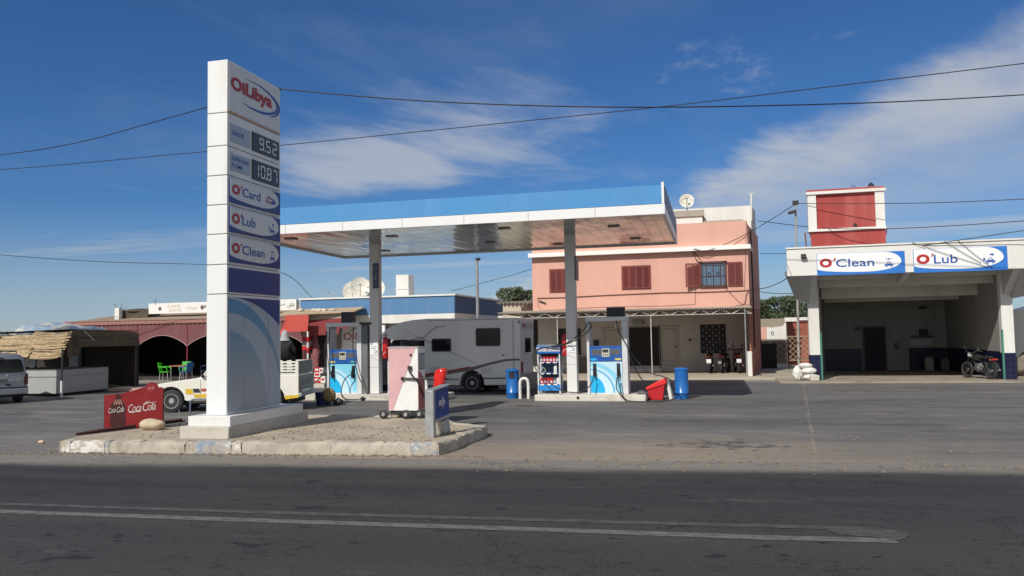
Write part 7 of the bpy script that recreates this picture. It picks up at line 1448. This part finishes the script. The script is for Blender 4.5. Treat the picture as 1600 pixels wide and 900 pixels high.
# red and white box packs at the kerb of the left pump
for i, (u0_, v0_, u1_, v1_, c_, lb) in enumerate(((491, 598, 501, 589, BRED, 'red and white drinks crate at the bottom of the pile behind the pickup'), (491, 589, 500, 582, WALLW, 'white drinks crate in the middle of the pile behind the pickup'), (491, 582, 499, 574, BRED, 'red drinks crate on top of the pile behind the pickup'), (501, 598, 508, 588, WALLW, 'white crate with a red mark right of the pile behind the pickup'), (499, 583, 505, 575, WALLW, 'small white crate leaning on the pile behind the pickup'))):
    p, q_ = at(u0_, v0_, 29.5), at(u1_, v1_, 29.5)
    mb = MB(); mb.use(c_); mb.box(p[0], q_[0], 29.5, 29.9, max(p[1], .02), q_[1]); mb.use(WALLW if c_ == BRED else BRED); zc_ = (max(p[1], .02)+q_[1])/2; mb.box(p[0]+.04, q_[0]-.04, 29.485, 29.499, zc_-.03, zc_+.05); mb.use(DARK); mb.box(p[0]+.03, q_[0]-.03, 29.53, 29.87, q_[1], q_[1]+.01)
    single(mb, 'drinks_crate', None, lb, 'crate', (p[0], 29.6, max(p[1], .02)), group='drinks crates behind the pickup')
p = at(500, 604, 29.6); mb = MB(); mb.box(at(489, 604, 29.6)[0], at(512, 604, 29.6)[0], 29.3, 30.3, 0, max(.05, at(500, 599, 29.5)[1]-.0)); single(mb, 'low_platform', CONCL, 'low pale concrete platform under the drinks crates', 'platform', (p[0], 29.8, 0))

# ------------------------------------------------------------------ reed stall at the left
rsx = thing('reed_stall', 'roadside stall roofed with straw coloured reed mats and a patched tarpaulin', 'stall', (-25.3, 26.2, 0))
REED = mat('reed_straw', (.43, .33, .20), .85, var=.3, sc=9, dirt=(.30, .2, .1), damt=.5, dsc=7, dth=(.45, .6)); REEDD = mat('reed_shaded', (.16, .12, .075), .9, var=.3, sc=8)  # second reed is darker: the side mat's shade in its colour
SY = 24.7
r3 = random.Random(5)
def reedmat(xa, xb, y0, y1, ztop, zbot, rows, m_, alongx=True, sag=.06, nm='reed_mat', jag=.15):
    mb = MB()
    for i in range(rows):
        t = i/(rows-1); z = ztop+(zbot-ztop)*t+r3.uniform(-.02, .02)*1.0; y = y0+(y1-y0)*t+r3.uniform(-.015, .015)
        segs = 3; xs = [xa-r3.uniform(0, jag), xa+(xb-xa)*.33, xa+(xb-xa)*.66, xb+r3.uniform(-jag*.6, jag)]
        P_ = [Vector((x, y+r3.uniform(-.015, .015), z+sag*math.sin(3*x+1.3)*.5+r3.uniform(-.018, .018))) for x in xs]
        if not alongx: P_ = [Vector((p.y-y0+xa if False else y, p.x, p.z)) for p in P_]
        mb.tube(P_, r3.uniform(.012, .024), 5)
    return mb
mb = reedmat(at(-30, 540, SY)[0], at(49, 540, SY)[0], SY+.30, SY-.25, at(30, 525, SY)[1], at(30, 558, SY)[1], 60, REED); build(mb, 'reed_mat', REED, rsx, smooth=60)
mb = reedmat(at(48, 540, SY)[0], at(100, 540, SY)[0], SY+.30, SY-.20, at(75, 520, SY)[1], at(75, 559, SY)[1], 60, REED); build(mb, 'reed_mat', REED, rsx, smooth=60)
# side mat facing right, in shade
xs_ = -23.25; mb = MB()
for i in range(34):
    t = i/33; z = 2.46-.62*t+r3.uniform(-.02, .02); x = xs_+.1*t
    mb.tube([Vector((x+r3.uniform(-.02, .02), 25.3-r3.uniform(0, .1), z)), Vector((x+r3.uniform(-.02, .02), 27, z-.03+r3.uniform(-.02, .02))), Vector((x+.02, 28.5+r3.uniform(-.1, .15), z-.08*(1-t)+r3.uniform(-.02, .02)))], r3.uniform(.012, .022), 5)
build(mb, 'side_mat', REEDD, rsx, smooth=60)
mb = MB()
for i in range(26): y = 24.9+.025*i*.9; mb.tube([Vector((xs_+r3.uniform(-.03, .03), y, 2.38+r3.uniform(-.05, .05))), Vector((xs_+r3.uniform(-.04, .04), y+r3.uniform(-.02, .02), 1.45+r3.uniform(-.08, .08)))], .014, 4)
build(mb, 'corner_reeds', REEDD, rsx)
mb = MB(); mb.add([(-29, SY+.3, 2.38), (xs_, SY+.3, 2.48), (xs_, 29, 2.42), (-29, 29, 2.4)], [(0, 1, 2, 3)]); build(mb, 'roof_boards', mat('board_dark', (.06, .045, .03), .9), rsx)
mb = MB(); nx, ny = 46, 14; xa_, xb_ = at(14, 520, SY+.4)[0], at(168, 510, 28.4)[0]; vs = []; fs = []
for j in range(ny+1):
    for i in range(nx+1):
        x = xa_+(xb_-xa_)*i/nx; y = SY+.35+3.8*j/ny; h = .14*noise.noise(Vector((x*1.3, y*1.5, 3)))+.10*noise.noise(Vector((x*4, y*4, 1)))+.14*math.exp(-((x-(xb_-1.7))/1.3)**2)
        e_ = min(1, min(i, nx-i)/5, min(j, ny-j)/2); vs.append((x, y, 2.43+(h+.05)*e_+.12*math.sin(PI*j/ny)*e_-.10*(1-e_)))
for j in range(ny):
    for i in range(nx): k = j*(nx+1)+i; fs.append((k, k+1, k+nx+2, k+nx+1))
mb.add(vs, fs)
q = NT('patched_tarpaulin'); c = q.mix(q.rg(q.noise(1.4, 5, .6), .46, .54), (.50, .49, .46), (.26, .34, .43)); c = q.mix(q.rg(q.noise(3.2, 6, .7, off=5), .60, .68, 0, .8), c, (.05, .05, .07)); c = q.mix(q.rg(q.noise(5, 4, off=8), .6, .7, 0, .6), c, (.45, .32, .2)); TARP = q.out(c, .55)
build(mb, 'tarpaulin', TARP, rsx, smooth=70)
mb = MB(); mb.tube([(xs_+.0, 28.5, 0), (xs_, 28.5, 2.35)], .04, 6); build(mb, 'post', mat('post_wood', (.10, .075, .05), .9), rsx); mb = MB(); mb.tube([(-26.4, SY+.2, 0), (-26.4, SY+.2, 2.3)], .045, 6); build(mb, 'post', mat('post_wood', (.10, .075, .05), .9), rsx)
mb = MB(); mb.tube([(xs_+.25, 25.4, 2.42), (xs_+.45, 25.7, 2.05)], .015, 5); build(mb, 'tie_pole', GREYM, rsx)
mb = MB(); mb.box(-30, at(212, 560, 29.2)[0], 29.2, 29.4, 0, 2.3); build(mb, 'back_wall', mat('stall_back', (.035, .028, .022), .95, var=.3, sc=2), rsx)
mb = MB(); p = at(50, 540, 27.5); mb.box(at(41, 570, 28)[0], at(55, 570, 28)[0], 28, 28.1, .95, 1.9); mb.use if False else None; build(mb, 'pale_board', mat('board_pale', (.28, .3, .3), .9, var=.2), rsx)
mb = MB(); a = at(108, 560, 28.9); b = at(122, 560, 28.9); mb.box(a[0], b[0], 28.9, 29.1, .9, 2.0); build(mb, 'pale_board', mat('board_pale', (.3, .3, .3)), rsx)
cnt = thing('stall_counter', 'long grey sheet metal counter in front of the reed stall', 'counter', (-24.6, 25.8, 0))
mb = MB(); mb.box(-26.2, -23.58, 24.72, 27.35, .10, .98); build(mb, 'cabinet', mat('counter_grey', (.40, .41, .40), .5, .1, var=.05, dirt=(.33, .33, .32), damt=.35, dsc=1.2), cnt, bevel=.015)
mb = MB(); mb.box(-26.22, -23.56, 24.70, 27.37, .72, .75); build(mb, 'seam_strip', GREYM, cnt); mb = MB(); mb.box(-26.1, -23.7, 24.85, 27.2, 0, .1); build(mb, 'plinth', BLACK, cnt)
mb = MB(); mb.box(-26.22, -23.56, 24.70, 27.37, .98, 1.0); build(mb, 'top', mat('counter_dark_top', (.1, .09, .08), .6), cnt)
mb = MB()
for i in range(14): mb.blob((-25.9+i*.17, 25.6+r3.uniform(-.2, .2), 1.03), (.07, .07, .04), seed=i, sub=1)
single(mb, 'goods_on_counter', mat('goods', (.08, .06, .05), .8), 'small dark goods laid out along the grey counter top', 'goods', (-25, 25.6, 1.0))
p = G(96, 621); pst = thing('awning_prop', 'thin dark prop post with a white painted foot, in front of the grey counter', 'post', (p.x, p.y, 0))
mb = MB(); mb.tube([(p.x, p.y, .6), (p.x, p.y+.02, 1.75)], .03, 6); build(mb, 'shaft', DARK, pst); mb = MB(); mb.tube([(p.x, p.y, 0), (p.x, p.y, .6)], .045, 8); build(mb, 'painted_foot', WALLW, pst)

# ------------------------------------------------------------------ trees
LEAF = mat('foliage', (.062, .082, .035), .75, var=.45, sc=1.3); BARK = mat('bark', (.12, .09, .06), .95)
LEAF2 = mat('foliage_pale', (.095, .115, .06), .75, var=.4, sc=1.6)
def tree(x, y, h, r, lb, seed, n=1500, leaf=LEAF, group='trees behind the houses', low_=.25):
    t = thing('tree', lb, 'tree', (x, y, 0), group=group); rr = random.Random(seed)
    mb = MB(); mb.tube([(0, 0, 0), (.05, 0, h*.25), (.0, .05, h*.55)], [r*.10, r*.07, r*.04], 8)
    tips = []
    for k in range(9):
        a = rr.uniform(0, 6.3); e = rr.uniform(.4, .9); p = Vector((math.cos(a)*r*.75*e, math.sin(a)*r*.75*e, h*rr.uniform(.55, .9))); mb.tube([(0, 0, h*rr.uniform(.2, .5)), p*.5+Vector((0, 0, h*.2)), p], [r*.045, r*.03, r*.012], 5); tips.append(p)
    build(mb, 'trunk', BARK, t, w=False, smooth=60)
    mb = MB(); cl = []
    for k in range(34):
        a = rr.uniform(0, 6.3); rad = r*math.sqrt(rr.random())*.85; z = h*(low_+(1-low_)*rr.random()**.8); s_ = 1-abs(z/h-.55)*.9; cl.append((Vector((math.cos(a)*rad*s_, math.sin(a)*rad*s_, z)), r*rr.uniform(.16, .30)))
    for k in range(n):
        c, cr = cl[rr.randrange(len(cl))]; d = Vector((rr.gauss(0, 1), rr.gauss(0, 1), rr.gauss(0, 1))).normalized()*cr*rr.random()**.4; p = c+d; s_ = rr.uniform(.06, .13)
        if p.z > h: p.z = h-rr.random()*.2
        a = Vector((rr.gauss(0, 1), rr.gauss(0, 1), rr.gauss(0, 1))).normalized()*s_; b = a.orthogonal().normalized()*s_*.6; mb.add([p-a, p+b, p+a, p-b], [(0, 1, 2, 3)])
    build(mb, 'crown', leaf, t, w=False); return t
YT = 62.0
for i, (u_, v_, r_, lb) in enumerate(((1200, 468, 2.0, 'dark bushy tree touching the pink house side behind the yard wall'), (1222, 463, 2.2, 'tallest bushy tree over the bare part of the yard wall'), (1246, 466, 2.0, 'bushy tree in the middle of the row left of the garage'), (1268, 472, 2.1, 'bushy tree whose crown disappears behind the garage column'))):
    p = at(u_, v_, YT+(i % 2)*2); tree(p[0], YT+(i % 2)*2, p[1], r_, lb, 10+i, n=3600, low_=.3)
for i, (u_, v_, r_, lb) in enumerate(((800, 450, 2.0, 'pale leaved tree top left of the pink house, left crown'), (820, 453, 2.0, 'pale leaved tree top left of the pink house, right crown against the wall'))):
    p = at(u_, v_, 58); tree(p[0], 58+i, p[1], r_, lb, 20+i, n=3200, leaf=LEAF2, low_=.45)
for i, u_ in enumerate((4, 30, 60)):
    p = at(u_, 518+i, 110); tree(p[0], 110, p[1], 4.0, ('distant dark tree at the far left edge over the reed stall', 'distant dark tree second from the left edge', 'distant dark tree behind the tarpaulin')[i], 30+i, n=1400, low_=.2)
# far mountain on the right
mb = MB(); rm = random.Random(2); vs = []; fs = []
hx = [0, .05, .12, .2, .3, .4, .5, .62, .75, .88, 1]; hh = [20, 120, 200, 330, 380, 420, 360, 300, 240, 120, 15]
n = 60
for j in range(7):
    for i in range(n+1):
        t = i/n; k = t*10; a = int(min(9, k)); base = hh[a]+(hh[a+1]-hh[a])*(k-a); q_ = j/6; w_ = math.sin(PI*min(1, q_))
        x = 1300+t*4300; y = 4300+q_*1500; vs.append((x, y, max(-5, (base*w_)*(1+.25*noise.noise(Vector((x*.004, y*.004, 2))))-3)))
for j in range(6):
    for i in range(n): k = j*(n+1)+i; fs.append((k, k+1, k+n+2, k+n+1))
mb.add(vs, fs); structure(mb, 'hills', mat('far_hill', (.10, .12, .17), .95, var=.1, sc=.002), smooth=80)

# ------------------------------------------------------------------ cables
CAB = mat('cable_black', (.015, .015, .017), .6)
def cable(label, pts, r=.014, grp='overhead cables'):
    pts = list(pts)
    if pts[-1].x > 11.5: d_ = pts[-1]-pts[-2]; pts += [pts[-1]+d_*2, pts[-1]+d_*5+Vector((0, 0, .8)), pts[-1]+d_*9+Vector((0, 0, 3))]
    if pts[0].x < -22 or pts[-1].x < -14: 
        if pts[0].x < -22: pts = pts[::-1]
        d_ = pts[-1]-pts[-2]; pts += [pts[-1]+d_*2, pts[-1]+d_*5+Vector((0, 0, .8)), pts[-1]+d_*9+Vector((0, 0, 3))]
    mb = MB(); mb.tube(curve(pts, 10), r, 5); return single(mb, 'overhead_cable', CAB, label, 'cable', tuple(pts[0]), group=grp)
def q3(u, v, Y): a = at(u, v, Y); return Vector((a[0], Y, a[1]))
pt = Vector((-8.84, 15.17, atX(438, 139, PX)[1]))
mb = MB(); mb.blob(pt, (.04, .04, .04), seed=1, amp=0); build(mb, 'cable_hook', DARK, py)
ptl = Vector((-9.22, 15.17, pt.z-.02))
cable('black cable from the pylon top out to the left edge', [ptl, q3(250, 188, 15.6), q3(120, 223, 16.2), q3(0, 242, 17), q3(-200, 262, 18)], .011)
cable('black cable from the pylon top across the sky to the right edge', [pt, q3(620, 155, 15.2), q3(800, 164, 15.3), q3(1000, 167.5, 15.5), q3(1200, 165, 16.5), q3(1400, 159, 18), q3(1600, 148, 19.5), q3(1800, 133, 21)], .013)
cable('thin cable passing behind the pylon and crossing the sky up to the top right', [q3(-200, 272, 30), q3(0, 265, 29), q3(320, 237, 28.2), q3(440, 227, 27.5), q3(800, 191, 26.5), q3(1050, 165, 26), q3(1300, 135, 25.5), q3(1600, 99, 25), q3(1800, 74, 25)], .015)
cable('thin low cable from the left edge to the shop roof corner, passing behind the pylon', [q3(-150, 382, 30), q3(0, 398, 31), q3(160, 409, 32.5), q3(330, 414, 34), q3(440, 426, 35.3), q3(490, 467, 37)], .015)
cable('cable from the utility pole to the right edge, crossing the red water tank', [POLE, q3(1320, 318, 35.6), q3(1450, 317, 35), q3(1600, 311, 34.4), q3(1750, 303, 34)], .016)
cable('cable from the utility pole down to the front of the pink house', [POLE+Vector((0, 0, -.02)), q3(1205, 343, 35.9), q3(1160, 369, 35.7), q3(1108, 391, 35.5), q3(1084, 389, 35.5)], .016)
cable('cable from the pink house roof to the right edge, crossing the lower water tank', [q3(1184, 345, 38.5), q3(1250, 353, 37), q3(1310, 357.5, 35.7), q3(1400, 357, 35.3), q3(1500, 352, 35), q3(1600, 345, 34.6), q3(1700, 337, 34)], .016)
cable('thin cable rising from the garage roof edge to the right edge', [q3(1440, 384, 31), q3(1500, 375, 30.8), q3(1600, 360, 30.5), q3(1700, 345, 30)], .014)
cable('short cable between the pink house and the top of the garage fascia', [q3(1187, 396, 38), q3(1210, 396.5, 34), q3(1228, 396, 29.7)], .012)
cable('sagging cable from the pink house side to the left foot of the garage fascia', [q3(1174, 453, 35.8), q3(1195, 450, 34), q3(1215, 443, 32), q3(1232, 433, 30)], .016)
cable('thin cable from the pink house side to the garage roof bracket', [q3(1174, 453, 36), q3(1195, 457, 35), q3(1225, 459, 33.5), q3(1248, 458, 32)], .014)
cable('thin slack wire from the shop roof corner to the pink house', [q3(705, 455, 37), q3(750, 443, 38), q3(800, 430, 39), q3(834, 419, 40)], .012)
cable('cable from above the road down to the garage fascia, left one', [q3(1425, 380, 28.4), q3(1360, 300, 24), q3(1250, 60, 18), q3(1200, -200, 15)], .012) if False else None

for i, (a_, b_) in enumerate((((1425, 379), (1543, 417)), ((1476, 377), (1533, 411)), ((1497, 376), (1551, 419)))):  # thin strands added where only wire shadows cross the fascia
    cable(('leftmost','middle','rightmost')[i]+' of three thin strands standing in for wire shadows across the right garage sign', [q3(*a_, GY-.06), q3((a_[0]+b_[0])/2, (a_[1]+b_[1])/2+.6, GY-.08), q3(*b_, GY-.06)], .009, 'strands standing in for wire shadows on the garage sign')
mb = MB(); mb.box(-33, -19.5, 35.0, 43.4, 0, .03); structure(mb, 'cafe_floor', mat('cafe_floor', (.06, .05, .045), .8))  # dark floor colour stands in for the shade inside the cafe
long_ = [(o.name, len(o['label'].split())) for o in bpy.data.objects if 'label' in o and len(o['label'].split()) > 16]
lb_ = {}
for o in bpy.data.objects:
    if 'label' in o and not o.parent: lb_.setdefault(o['label'], []).append(o.name)
